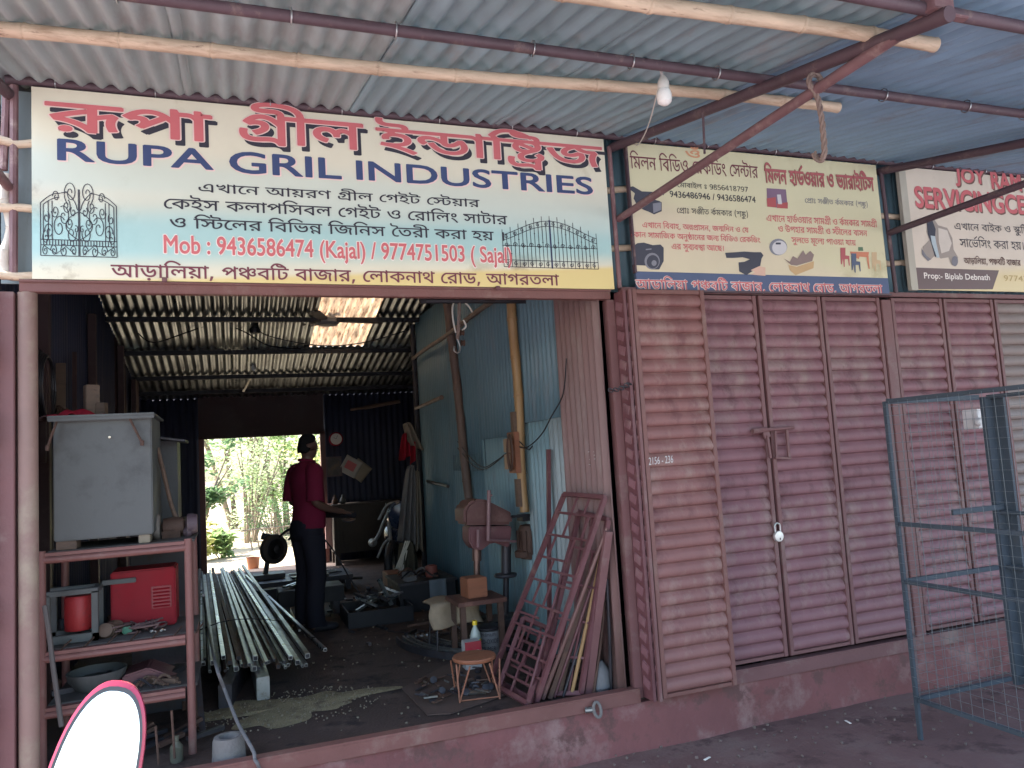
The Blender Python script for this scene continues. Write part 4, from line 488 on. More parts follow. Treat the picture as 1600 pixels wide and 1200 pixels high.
[[395,0,338,5,287,21,241,47,202,81,172,122,149,168,167,235,214,240,252,249,281,260,314,280,340,303,350,317,364,346,372,378,376,410,377,444,376,470,372,498,365,525,355,551,-10,551,-10,622,313,622,293,651,276,677,262,702,247,739,242,776,248,816,265,852,283,874,305,896,331,917,382,861,354,837,336,814,325,791,321,764,327,732,344,700,360,676,380,650,404,622,714,622,714,551,540,551,522,551,507,552,493,552,478,553,524,504,563,455,596,406,622,355,637,299,642,240,639,195,629,153,613,115,591,82,563,53,529,30,490,14,445,3],[394,74,447,80,488,98,520,126,543,161,556,201,561,244,557,290,546,334,535,364,518,395,498,427,473,461,442,497,406,536,423,532,432,503,440,474,444,442,446,406,443,369,435,332,420,297,397,264,377,243,351,224,322,207,286,192,246,179,199,168,213,229,222,196,234,167,250,142,280,112,315,90,354,78],[209,560,174,537,146,508,127,476,121,440,126,404,142,377,166,357,198,344,233,337,271,335,307,337,342,343,375,354,403,371,366,305,334,289,304,278,274,271,243,269,206,271,173,278,142,290,114,305,91,324,72,348,52,388,46,436,52,477,68,516,94,549,125,573],[136,549,190,527,243,501,295,470,344,437,387,402,426,365,396,316,351,354,303,390,252,422,199,452,144,478,88,499]],
[[265,622,265,551,195,551,255,573,230,552,209,532,193,514,176,487,165,460,160,430,158,395,160,361,166,325,174,287,182,248,189,208,191,166,189,131,183,96,172,64,154,34,128,8,92,-16,64,-30,29,-42,-10,-52,-31,17,8,28,39,40,64,54,89,79,104,106,111,136,113,168,111,208,105,246,97,284,88,321,82,358,80,393,82,429,87,460,96,488,111,514,131,542,157,572,172,551,-10,551,-10,622]],
[[500,305,456,309,417,320,384,339,355,365,331,398,312,437,324,439,315,407,302,375,284,346,260,322,232,305,197,300,169,303,142,310,117,325,92,346,74,366,56,389,37,417,98,453,124,413,146,390,165,380,186,376,209,380,228,392,245,414,258,446,267,491,271,551,340,551,349,515,361,482,376,451,394,424,415,402,440,385,468,374,501,371,532,376,554,390,568,412,573,442,568,479,552,514,530,547,503,575,583,591,599,575,614,554,629,530,640,504,648,474,650,442,646,399,632,365,610,338,580,320,543,309],[731,622,731,551,-10,551,-10,622],[455,319,505,316,547,305,581,289,608,268,628,245,642,220,649,194,652,169,649,137,640,109,624,85,602,64,576,48,544,34,508,25,466,18,469,43,507,32,546,19,585,3,624,-16,651,-29,677,-44,703,-60,667,-117,635,-97,604,-78,573,-62,542,-47,511,-33,480,-21,449,-10,417,0,385,8,352,16,317,24,282,30,295,100,327,91,358,86,390,82,425,81,474,84,513,91,541,104,566,132,575,168,567,205,544,232,509,249,464,255,427,251,403,240,390,223,385,200,386,192,387,184,389,176,391,169,318,154,314,168,310,184,308,199,307,213,312,244,326,270,348,291,378,306,414,316]],
[[615,310,610,259,594,216,570,181,539,153,503,131,464,114,422,103,380,97,359,120,395,114,431,107,466,98,500,89,535,77,571,64,608,48,645,31,684,11,649,-49,597,-23,543,1,490,22,435,39,379,55,322,68,263,78,204,87,143,94,152,166,182,160,214,156,249,153,290,152,346,155,393,162,434,175,467,192,493,212,513,234,532,272,538,310,530,357,504,391,479,407,448,416,412,419,405,419,398,418,390,418,382,416,372,481,383,482,398,482,412,483,423,483,476,479,518,466,552,446,577,421,595,393,606,364,613,336],[227,217,195,219,167,225,144,235,125,249,111,266,100,288,93,318,91,359,91,559,168,559,168,521,166,476,167,464,168,450,168,436,168,420,168,359,169,336,172,321,178,310,184,301,204,290,233,286,273,290,308,302,336,320,356,340,370,363,374,384,370,400,360,408,344,412,322,413,316,413,267,418,223,431,186,452,155,480,168,544,186,526,204,510,225,498,251,488,283,483,323,481,372,481,381,480,386,475,392,469,402,463,420,451,436,435,446,414,450,388,443,342,420,300,399,277,372,256,340,240,305,227,268,220],[-10,551,-10,622,697,622,697,551]],
[[508,622,503,657,488,681,464,694,428,699,288,699,230,701,188,708,155,720,127,736,103,759,86,788,76,821,73,859,73,872,74,885,76,898,78,912,152,907,150,896,149,886,148,877,148,869,149,848,152,830,158,814,167,802,184,788,207,778,239,773,283,771,407,771,454,769,491,763,520,752,544,734,559,715,570,690,577,660,580,622],[722,622,722,551,356,551,356,372,358,347,365,330,376,319,393,316,412,319,432,328,454,344,477,366,502,396,529,433,589,442,609,410,625,378,638,345,652,295,656,245,653,204,644,167,628,132,607,101,580,75,548,53,509,37,466,27,417,24,374,27,333,34,294,47,257,66,222,90,189,122,158,160,129,205,101,258,75,318,51,387,29,465,105,485,130,398,156,324,184,262,215,210,248,169,284,138,323,117,366,104,413,100,462,104,503,118,536,140,561,169,575,204,580,243,577,285,568,320,553,349,535,373,581,392,561,360,540,332,520,308,488,279,456,258,425,246,394,242,372,244,351,248,332,257,317,268,302,285,290,308,282,342,279,393,279,551,-10,551,-10,622]],
[[-177,-241,-207,-238,-238,-230,-265,-217,-288,-197,-303,-170,-308,-137,-298,-93,-268,-62,-240,-48,-208,-39,-172,-36,-172,8,-95,8,-95,-56,-128,-102,-136,-101,-144,-100,-154,-100,-165,-100,-195,-102,-217,-110,-230,-122,-235,-140,-231,-157,-219,-169,-201,-176,-179,-179,-139,-174,-103,-159,-81,-144,-59,-125,-38,-102,-7,-117,27,-134,62,-154,98,-175,132,-197,163,-218,121,-271,96,-253,71,-236,46,-220,10,-199,-22,-183,-43,-200,-66,-214,-91,-226,-118,-234,-146,-239]],
[[500,310,456,314,417,324,384,342,355,366,331,398,312,437,324,439,315,407,302,375,284,346,260,322,232,305,197,300,169,303,142,310,117,325,92,346,74,366,56,389,37,417,98,453,124,413,146,390,165,380,186,376,209,380,228,392,245,414,258,446,267,491,271,551,340,551,349,515,361,482,376,451,394,424,415,402,440,385,468,374,501,371,532,376,554,390,568,412,573,442,568,479,552,514,530,547,503,575,583,591,599,575,614,554,629,530,640,504,648,474,650,442,646,401,632,368,610,342,580,324,543,314],[823,622,823,551,-10,551,-10,622],[546,352,546,318,544,323,585,315,624,305,660,291,694,274,723,253,747,230,765,202,776,171,780,136,772,92,749,54,725,35,694,24,656,20,643,20,630,22,616,23,604,25,608,95,614,94,620,94,628,93,637,93,671,97,690,108,700,124,703,143,693,180,664,212,633,231,593,245,545,256,546,263,546,-43,469,-43,448,-15,423,10,396,32,366,52,334,69,300,84,265,95,228,104,191,109,154,199,208,225,263,250,320,273,377,294,433,310,489,323,469,286,469,342],[469,285,493,256,450,244,405,230,359,212,314,194,272,176,233,159,227,172,278,162,325,146,368,126,407,102,442,77,473,50,472,68,470,89,469,109,469,125]],
[[42,861,34,814,18,771,-5,735,-38,708,-79,691,-131,685,-184,691,-227,708,-250,725,-270,746,-285,770,-301,813,-310,860,-241,869,-231,820,-212,782,-181,759,-135,751,-91,759,-59,782,-38,819,-28,870],[-90,830,-93,812,-102,799,-117,791,-134,788,-153,791,-167,800,-175,815,-178,833,-175,848,-168,861,-154,870,-135,873,-115,870,-101,862,-93,848]]]
RUNS={'a1':[0,0,0,1,769,0,2,1485,0],
'a2':[3,0,0,4,727,0,5,993,0],
'a3':[6,0,0,7,530,0,2,1341,0,8,1607,0,9,1873,0,10,2514,0],
'b1':[11,0,0,12,758,0,2,1454,0,13,1720,0,14,2066,0,15,2970,0,16,4128,0,17,4754,0,18,5350,0,3,6270,0,4,6997,0,5,7263,0,19,8294,0,20,8640,0,6,9296,0,21,9826,0,19,10693,0,22,11039,0,16,12022,0,2,12648,0,17,12914,0],
'b2':[19,0,0,23,346,0,6,1153,0,24,1683,0,23,2665,0,5,3472,0,2,4203,0,1,4469,0,8,5185,0,24,5451,0,25,6133,0,5,6729,0,19,7760,0,20,8106,0,6,8762,0,21,9292,0,26,10159,0,19,11197,0,17,11543,0,2,12139,0,8,12405,0,5,12671,0,27,13402,0,24,14140,0,2,14822,0,21,15088,0,2,15655,0,17,15921,0],
'b3':[26,0,0,8,1038,0,22,1304,0,13,2287,0,5,2633,0,17,3364,0,8,4260,0,25,4526,0,8,5122,0,28,5388,0,29,6109,0,8,7013,0,10,7279,0,8,8196,0,14,8462,0,24,9066,0,30,10048,0,31,10394,0,17,11101,0,4,11697,0,23,12263,0,17,13070,0,2,13666,0,32,14232,0,16,14762,0,33,15688,0],
'b4':[15,0,0,34,1158,0,2,1870,0,8,2136,0,5,2402,0,16,3133,0,2,3759,0,35,4025,0,1,4588,0,36,5304,0,25,6151,0,37,6747,0,25,7880,0,2,8476,0,10,8742,0,2,9659,0,17,9925,0,35,10521,0,19,11084,0,5,11430,0,2,12161,0,23,12427,0,14,13234,0,2,13838,0,38,14104,0,19,15049,0,17,15395,0,2,15991,0,39,16257,0,35,16969,0,15,17532,0,20,18690,0,17,19346,0,31,19942,0,5,20649,0,2,21380,0],
'c1':[8,0,0,40,266,0,5,888,0,14,1619,0,8,2523,0,25,2789,0,8,3385,0,39,3651,0,26,4363,0,19,5401,0,17,5747,0,23,6343,0,8,7150,0,39,7416,0,27,8128,0,19,8866,0,24,9212,0,41,9894,0,2,10742,0,17,11008,0],
'c2':[19,0,0,40,346,0,2,968,0,25,1234,0,2,1830,0,6,2096,0,5,2626,0,42,3657,0,43,4395,0,44,4946,0,45,5497,0,46,6048,0,47,6599,0,48,7150,0,44,7701,0,49,8252,0,43,8803,0,49,9354,0],
'c4':[19,0,0,50,346,0,2,1101,0,42,1367,0,24,2105,0,51,2787,0,4,3647,0,31,3913,0,23,4920,0,40,5727,0,52,5507,0,23,6349,0,2,7156,0,17,7422,0,53,8318,0,54,8737,0,55,9414,0,56,9921,0,57,10093,0],
'c5':[11,0,0,12,758,0,2,1454,0,13,1720,0,14,2066,0,8,2970,0,25,3236,0,25,3832,0,2,4428,0,32,4694,0,35,5224,0,58,5787,0,29,6680,0,50,7284,0,2,8039,0,24,8305,0,14,8987,0,35,9591,0,10,10154,0,59,11071,0,8,11878,0,60,12144,0,14,12747,0,26,13651,0,19,14689,0,61,15035,0],
'c6':[19,0,0,23,346,0,2,1153,0,14,1419,0,24,2323,0,2,3005,0,40,3271,0,2,3893,0,8,4159,0,10,4425,0,23,5342,0,58,6449,0,14,7342,0,56,7946,0,62,7946,0,2,8650,0,13,8916,0,14,9262,0,17,9866,0,10,10762,0,14,11679,0,63,12283,0,8,12838,0,25,13104,0,8,13700,0,39,13966,0,26,14678,0,19,15716,0,17,16062,0,23,16658,0,8,17465,0,39,17731,0,27,18443,0],
'c7':[11,0,0,17,758,0,24,1654,0,56,2336,0,25,2336,0,63,2932,0,25,3187,0,64,3783,0,2,4504,0,15,5070,0,13,6228,0,65,6574,0,33,7261,0],
'd1':[8,0,0,40,266,0,5,888,0,14,1619,0,32,2523,0,2,3053,0,39,3319,0,52,3857,0,26,4031,0,16,4769,0,2,5395,0,17,5661,0,26,6557,0,28,7595,0,63,8316,0,2,8571,0,17,8837,0,2,9433,0,6,9699,0,37,10229,0,24,11062,0],
'd3':[11,0,0,12,758,0,2,1454,0,13,1720,0,14,2066,0,32,2970,0,2,3500,0,39,3766,0,52,4304,0,26,4478,0,16,5216,0,2,5842,0,17,6108,0,24,7004,0,2,7686,0,40,7952,0,3,8574,0,4,9301,0,26,9867,0,23,10905,0,40,11712,0,52,11492,0,23,12334,0,2,13141,0,17,13407,0,24,14303,0,2,14985,0,40,15251,0,3,15873,0,4,16600,0],
'd4':[26,0,0,66,1038,0,1,1750,0,32,2466,0,2,2996,0,17,3262,0,24,4158,0,2,4840,0,40,5106,0,3,5728,0,4,6455,0,26,7021,0,22,8059,0,4,9042,0,13,9308,0,5,9654,0,17,10385,0,25,11281,0,2,11877,0,24,12143,0,14,12825,0],
'd5':[24,0,0,56,682,0,5,682,0,13,1413,0,28,1759,0,40,2780,0,67,3402,0,13,3402,0,5,3748,0,63,4479,0,1,5034,0,2,5750,0,26,6016,0,16,6754,0,2,7380,0,61,7946,0,2,8572,0,16,8838,0],
'c8':[15,0,0,34,1158,0,2,1870,0,8,2136,0,5,2402,0,16,3133,0,2,3759,0,1,4325,0,36,5041,0,25,5888,0,37,6484,0,25,7617,0,2,8213,0,10,8479,0,2,9396,0,17,9662,0,35,10258,0,19,10821,0,5,11167,0,2,11898,0,23,12164,0,14,12971,0,2,13575,0,38,13841,0,19,14786,0,17,15132,0,2,15728,0,39,15994,0,35,16706,0,15,17269,0,20,18427,0,17,19083,0,31,19679,0,5,20386,0,2,21117,0],
'e1':[11,0,0,12,758,0,2,1454,0,13,1720,0,14,2066,0,25,2970,0,2,3566,0,6,3832,0,23,4362,0,26,5469,0,68,6507,0,56,7148,0,37,7320,0],
'e2':[24,0,0,2,682,0,13,948,0,28,1294,0,52,1850,0,8,2015,0,24,2281,0,27,2963,0,23,3701,0,17,4508,0,2,5104,0,32,5670,0,16,6200,0,33,6826,0],
'e3':[15,0,0,34,1158,0,2,1870,0,8,2136,0,5,2402,0,16,3133,0,2,3759,0,35,4025,0,1,4588,0,36,5304,0,25,6151,0,37,6747,0,25,7880,0,2,8476,0,10,8742,0,2,9659,0,17,9925,0],
'om':[26,0,0,69,597,0]}
# ================================================================ signboards
GL=[[list(zip(c[0::2],c[1::2])) for c in g] for g in GLYPHS]
from mathutils.geometry import delaunay_2d_cdt
def winding(p,loops):
    w_=0
    for c in loops:
        for i in range(len(c)):
            (x1,y1),(x2,y2)=c[i-1],c[i]
            if (y1<=p[1])!=(y2<=p[1]):
                s_=(x2-x1)*(p[1]-y1)-(p[0]-x1)*(y2-y1)
                if y2>y1 and s_>0: w_+=1
                elif y2<=y1 and s_<0: w_-=1
    return w_
_tri={}
def glyph_tri(k):
    """points, triangles and outline segments of one letter shape, overlaps merged"""
    if k in _tri: return _tri[k]
    pts=[];ed=[]
    for c in GL[k]:
        o=len(pts);pts+=[V(p) for p in c];ed+=[(o+i,o+(i+1)%len(c)) for i in range(len(c))]
    r=delaunay_2d_cdt(pts,ed,[],0,.01); vs=[(v.x,v.y) for v in r[0]];tr=[];cnt={}
    for t in r[2]:
        cx=sum(vs[i][0] for i in t)/len(t);cq=sum(vs[i][1] for i in t)/len(t)
        if winding((cx,cq),GL[k])!=0:
            tr.append(tuple(t))
            for i in range(len(t)): e=tuple(sorted((t[i-1],t[i]))); cnt[e]=cnt.get(e,0)+1
    _tri[k]=(vs,tr,[(vs[a],vs[b]) for (a,b),n in cnt.items() if n==1]); return _tri[k]
def run_mesh(run):
    r=RUNS[run]; return [(glyph_tri(r[k]),r[k+1],r[k+2],(k//3)%3) for k in range(0,len(r),3)]
def bbox(res):
    xs=[x+ox for g,ox,oy,_ in res for x,y in g[0]];ys=[y+oy for g,ox,oy,_ in res for x,y in g[0]]
    return min(xs),max(xs),min(ys),max(ys)
SY=-.062
def thicken(segs,d,to,vs,fs):
    for i,(a,b) in enumerate(segs):
        dx,dy=b[0]-a[0],b[1]-a[1];L=sqrt(dx*dx+dy*dy)
        if L<1e-9: continue
        nx,ny=-dy/L*d,dx/L*d;k=1+i%5;o=len(vs)
        vs+=[to(a[0]+nx,a[1]+ny,k),to(b[0]+nx,b[1]+ny,k),to(b[0]-nx,b[1]-ny,k),to(a[0]-nx,a[1]-ny,k)];fs.append((o,o+1,o+2,o+3))
        o=len(vs);vs+=[to(b[0]+d*cos(t),b[1]+d*sin(t),k+5) for t in [j*pi/3+.3 for j in range(6)]];fs.append(tuple(range(o,o+6)))
def put(res,box,x0,x1,z0,z1,y,m,par,nm='lettering',bold=0):
    bx0,bx1,by0,by1=box;vs=[];fs=[]
    for g,ox,oy,lay in res:
        to=lambda x,yy,k:V((x0+(x+ox-bx0)/(bx1-bx0)*(x1-x0),y-lay*.00025-k*.00003,z0+(yy+oy-by0)/(by1-by0)*(z1-z0)))
        o=len(vs); vs+=[to(x,yy,0) for x,yy in g[0]]; fs+=[tuple(o+i for i in t) for t in g[1]]
        if bold: thicken(g[2],bold,to,vs,fs)
    mb=MB(); mb.v=vs; mb.f=fs
    og=ORG[par.name]; me=bpy.data.meshes.new(nm); me.from_pydata([v-og for v in vs],[],fs); me.update()
    bm=bmesh.new(); bm.from_mesh(me)
    bm.normal_update()
    for f in bm.faces:
        if f.normal.y>0: f.normal_flip()
    bm.to_mesh(me); bm.free(); me.materials.append(m)
    ob=bpy.data.objects.new(nm,me); COL.objects.link(ob); ob.parent=par; ORG[ob.name]=og
    return ob
def bn(run,uL,uR,vT,vB,m,par,bold=0,y=0,nm='lettering',dx=0,dz=0):
    res=run_mesh(run); bb=bbox(res)
    a=W(uL,vT,SY);b=W(uL,vB,SY);c=W(uR,vT,SY)
    x0,x1,z0,z1=a.x,c.x,b.z,a.z
    sx=(x1-x0)/(bb[1]-bb[0]);sz=(z1-z0)/(bb[3]-bb[2])
    return put(res,bb,x0+dx,x1+dx,z0+dz,z1+dz,SY-y,m,par,nm,bold)
_lat={}
def latin(s,off=0,space=1.0):
    """outlines of a Latin string from the built-in font, as a flat triangle list"""
    k=(s,off,space)
    if k in _lat: return _lat[k]
    cu=bpy.data.curves.new('lettering','FONT'); cu.body=s; cu.resolution_u=4; cu.offset=off; cu.space_character=space
    ob=bpy.data.objects.new('lettering',cu); COL.objects.link(ob)
    dg=bpy.context.evaluated_depsgraph_get(); me=bpy.data.meshes.new_from_object(ob.evaluated_get(dg))
    vs=[(v.co.x,v.co.y) for v in me.vertices]; fs=[tuple(p.vertices) for p in me.polygons]; cnt={}
    for f in fs:
        for i in range(len(f)): e=tuple(sorted((f[i-1],f[i]))); cnt[e]=cnt.get(e,0)+1
    seg=[(vs[a],vs[b]) for (a,b),n in cnt.items() if n==1]
    bpy.data.objects.remove(ob); bpy.data.curves.remove(cu); bpy.data.meshes.remove(me)
    _lat[k]=(vs,fs,seg); return _lat[k]
def lt(s,uL,uR,vT,vB,m,par,off=0,y=0,dx=0,dz=0,space=1.0,slant=0,nm='lettering'):
    v0,fs,seg=latin(s,0,space); fs=list(fs)
    bb=(min(p[0] for p in v0),max(p[0] for p in v0),min(p[1] for p in v0),max(p[1] for p in v0))
    a=W(uL,vT,SY);b=W(uL,vB,SY);c=W(uR,vT,SY);sx=(c.x-a.x)/(bb[1]-bb[0]);sz=(a.z-b.z)/(bb[3]-bb[2])
    to=lambda x,z,k:V((a.x+(x-bb[0])*sx+dx,SY-y-k*.00003,b.z+(z-bb[2])*sz+dz))
    pts=[to(x,z,0) for x,z in v0]
    if off: thicken(seg,off,to,pts,fs)
    og=ORG[par.name]; me=bpy.data.meshes.new(nm); me.from_pydata([p-og for p in pts],[],fs); me.update()
    bm=bmesh.new(); bm.from_mesh(me); bm.normal_update()
    for f in bm.faces:
        if f.normal.y>0: f.normal_flip()
    bm.to_mesh(me); bm.free(); me.materials.append(m)
    ob=bpy.data.objects.new(nm,me); COL.objects.link(ob); ob.parent=par; ORG[ob.name]=og; return ob
def poly(plist,m,par,nm,y=.001):
    """flat printed shapes given as outlines on the sign face"""
    mb=MB()
    for i,pts in enumerate(plist):
        q=[W(u,v,SY-y-.0003*i) for u,v in pts]; o=len(mb.v)
        tri=tessellate_polygon([[V((p.x,p.z,0)) for p in q]]); mb.v+=q; mb.f+=[tuple(o+k for k in t) for t in tri]
    og=ORG[par.name]; me=bpy.data.meshes.new(nm); me.from_pydata([v-og for v in mb.v],[],mb.f); me.update()
    bm=bmesh.new(); bm.from_mesh(me); bm.normal_update()
    for f in bm.faces:
        if f.normal.y>0: f.normal_flip()
    bm.to_mesh(me); bm.free(); me.materials.append(m)
    ob=bpy.data.objects.new(nm,me); COL.objects.link(ob); ob.parent=par; ORG[ob.name]=og; return ob
def ribbons(lines,wd,m,par,nm,y=.001):
    mb=MB()
    for k,(pts) in enumerate(lines):
        n=len(pts);o=len(mb.v)
        for i in range(n):
            a=V(pts[max(i-1,0)]);b=V(pts[min(i+1,n-1)]);d=(b-a).normalized();nn=V((-d.y,d.x))*wd/2;p=V(pts[i])
            yy=SY-y-(k%7)*.0001
            mb.v+=[V((p.x+nn.x,yy,p.y+nn.y)),V((p.x-nn.x,yy,p.y-nn.y))]
        mb.f+=[(o+2*i,o+2*i+1,o+2*i+3,o+2*i+2) for i in range(n-1)]
    return mb.build(nm,m,par)
def ell(cx,cy,rx,ry,n=20,a0=0,a1=2*pi): return [(cx+rx*cos(a0+(a1-a0)*i/n),cy+ry*sin(a0+(a1-a0)*i/n)) for i in range(n)]
def signmat(name,base,bands,rough=.5):
    """printed flex: base colour and soft printed colour bands (colour, axis, from, to, to2, from2, wobble)"""
    m=mat(name,base,rough,0,var=.05,scale=3,bump=.4,bs=2.6,dirt=((base[0]*.72,base[1]*.68,base[2]*.6),.12,2.5),wear=((base[0]*.55,base[1]*.5,base[2]*.45),.04,1.8),spec=.35)
    n=m.node_tree.nodes;l=m.node_tree.links;b=n['Principled BSDF'];src=b.inputs['Base Color'].links[0].from_socket
    tc=n.new('ShaderNodeTexCoord');nz=n.new('ShaderNodeTexNoise');nz.inputs['Scale'].default_value=2.2
    st=n.new('ShaderNodeMapping');st.inputs['Scale'].default_value=(.5,1,2);l.new(tc.outputs['Object'],st.inputs[0]);l.new(st.outputs[0],nz.inputs[0])
    for col,lims,wob,tx in bands:
        sp=n.new('ShaderNodeSeparateXYZ');l.new(tc.outputs['Object'],sp.inputs[0])
        ma=n.new('ShaderNodeMath');ma.operation='MULTIPLY_ADD';l.new(nz.outputs[0],ma.inputs[0]);ma.inputs[1].default_value=wob;l.new(sp.outputs['Z'],ma.inputs[2])
        tl=n.new('ShaderNodeMath');tl.operation='MULTIPLY_ADD';l.new(sp.outputs['X'],tl.inputs[0]);tl.inputs[1].default_value=tx;l.new(ma.outputs[0],tl.inputs[2])
        up=n.new('ShaderNodeMapRange');up.interpolation_type='SMOOTHSTEP';up.inputs[1].default_value=lims[0];up.inputs[2].default_value=lims[1];l.new(tl.outputs[0],up.inputs[0])
        dn=n.new('ShaderNodeMapRange');dn.interpolation_type='SMOOTHSTEP';dn.inputs[1].default_value=lims[2];dn.inputs[2].default_value=lims[3];dn.inputs[3].default_value=1;dn.inputs[4].default_value=0;l.new(tl.outputs[0],dn.inputs[0])
        mu=n.new('ShaderNodeMath');mu.operation='MULTIPLY';l.new(up.outputs[0],mu.inputs[0]);l.new(dn.outputs[0],mu.inputs[1])
        m2=n.new('ShaderNodeMath');m2.operation='MULTIPLY';l.new(mu.outputs[0],m2.inputs[0]);m2.inputs[1].default_value=col[3]
        mx=n.new('ShaderNodeMix');mx.data_type='RGBA';l.new(m2.outputs[0],mx.inputs[0]);l.new(src,mx.inputs[6]);mx.inputs[7].default_value=(*col[:3],1);src=mx.outputs[2]
    l.new(src,b.inputs['Base Color']);return m
def board(t,x0,x1,z0,z1,m,y=SY,frame=None):
    mb=MB()
    def fn(a,b):
        x=x0+(x1-x0)*a;z=z0+(z1-z0)*b;e=min(a,1-a,b,1-b)*10;e=min(1,e)
        return V((x,y+.0012-e*0,z))
    mb.grid(fn,2,2); mb.box(((x0+x1)/2,y+.014,(z0+z1)/2),(x1-x0-.004,.022,z1-z0-.004)); return mb.build('sign_panel',m,t)
PRINT_BLUE=plain('navy print',(.05,.075,.17));PRINT_BLACK=plain('black print',(.042,.042,.056));PRINT_RED=plain('red print',(.56,.15,.16));PRINT_PINK=plain('pale pink print',(.78,.60,.55))
PRINT_MAROON=plain('maroon print',(.17,.05,.07));PRINT_WHITE=plain('white print',(.78,.74,.68));PRINT_GREY=plain('grey print',(.2,.2,.22))
# ---- big workshop sign
s1=thing('signboard','big cream signboard with red and navy lettering and gate drawings over the open workshop','signboard',(.64,-.05,2.28))
M1=signmat('cream printed flex',(.68,.655,.51),[((.30,.56,.57,.8),(.05,.17,.25,.46),-.06,-.03),((.52,.64,.58,.6),(.28,.40,.46,.62),-.10,.03),((.68,.55,.22,.9),(-.4,-.3,.04,.075),-.02,-.05)])
board(s1,-.825,2.10,2.29,3.19,M1)
def word1(run,uL,uR,vT,vB,b):
    bn(run,uL,uR,vT,vB,PRINT_BLACK,s1,b+3,.0005,'letter_shadow',.022,-.026)
    bn(run,uL,uR,vT,vB,PRINT_PINK,s1,b+17,.003,'letter_outline')
    bn(run,uL,uR,vT,vB,PRINT_RED,s1,b,.0055)
word1('a1',72,329,155,203,15); word1('a2',374,564,158,223,15); word1('a3',587,935,184,247,13)
for s,uL,uR,vT,vB in (('RUPA',91,331,217,250),('GRIL',359,531,236,269),('INDUSTRIES',557,922,251,280.5)):
    lt(s,uL,uR,vT,vB,PRINT_PINK,s1,.032,.0005,.004,-.004,1.0,nm='letter_outline'); lt(s,uL,uR,vT,vB,PRINT_BLUE,s1,.018,.0015)
bn('b1',310,747,281,301,PRINT_BLACK,s1,8,.001); bn('b2',256,790,303,327,PRINT_BLACK,s1,8,.001); bn('b3',265,785,333,357,PRINT_BLACK,s1,8,.001)
bn('b4',173,871,405,437,PRINT_MAROON,s1,10,.001)
MOB='Mob : 9436586474 (Kajal) / 9774751503 ( Sajal)'
lt(MOB,256,797,367,404,PRINT_WHITE,s1,.06,.0005,nm='letter_outline'); lt(MOB,256,797,367,404,PRINT_RED,s1,.018,.0018)
def sp(cx,cz,r,t0,t1,d=1,r1=.15,n=26):
    return [(cx+r*(1-(1-r1)*i/n)*cos(t0+(t1-t0)*i/n*d),cz+r*(1-(1-r1)*i/n)*sin(t0+(t1-t0)*i/n*d)) for i in range(n+1)]
# ornate gate drawing
a=W(63,287,SY);b=W(183,400,SY);gx0,gx1,gz0,gz1=a.x,b.x,W(63,399,SY).z,W(63,299,SY).z
gw=gx1-gx0;gh=gz1-gz0;ln=[];cxm=(gx0+gx1)/2
def gp(x,z,side): return (cxm+side*x*gw/2,gz0+z*gh)
for sd_ in(-1,1):
    g=lambda pts:ln.append([gp(x,z,sd_) for x,z in pts])
    g([(1,0),(1,.82)]+[(1-.45*(i/10),.82+.16*sin(i/10*pi/2)) for i in range(11)]+[(.4,1.0),(.3,1.0)])
    g([(.93,.25),(.93,.80)]+[(.93-.42*(i/8),.80+.12*sin(i/8*pi/2)) for i in range(9)])
    g([(.015,0),(.015,1.06)]); g([(0,0),(1,0)]); g([(0,.165),(1,.165)]); g([(0,.25),(1,.25)])
    for i in range(1,13): g([(i/13,.165),(i/13,.25)])
    for x in (.80,.70): g([(x,.25),(x,.86)])
    for (cx,cq,r,t0,t1,d) in ((.22,1.0,.18,-1.2,9.5,1),(.33,.78,.11,2,11,1),(.62,.70,.10,0,9,-1),(.40,.62,.16,1,9,1),(.52,.45,.17,2.5,11,-1),(.78,.38,.12,0,9,1),(.86,.28,.10,1.5,9,-1),(.2,.35,.13,3,11,1),(.25,.52,.09,0,9,-1),(.15,.08,.08,0,9,1),(.40,.08,.10,2,11,-1),(.66,.08,.09,0,9,1),(.88,.08,.08,2,11,-1),(.60,.93,.09,0,8,1),(.85,.60,.09,2,9,1),(.15,.20+.5,.08,1,8,-1),(.08,.42,.06,1,8,1)):
        g([((x),(z)) for x,z in [(cx+r*(1-.82*i/28)*cos(t0+(t1-t0)*i/28*d),cq+r*1.1*(1-.82*i/28)*sin(t0+(t1-t0)*i/28*d)) for i in range(29)]])
    g([(.02,.26)]+[(.02+.33*sin(i/14*pi)**.8,.26+.44*i/14) for i in range(1,15)])
    g([(.02,.72)]+[(.05+.30*(i/10)**2,.72+.3*i/10) for i in range(1,11)])
    g([(.1,.02),(.35,.15),(.6,.03),(.9,.15)])
ribbons(ln,.0038,PRINT_BLACK,s1,'gate_drawing')
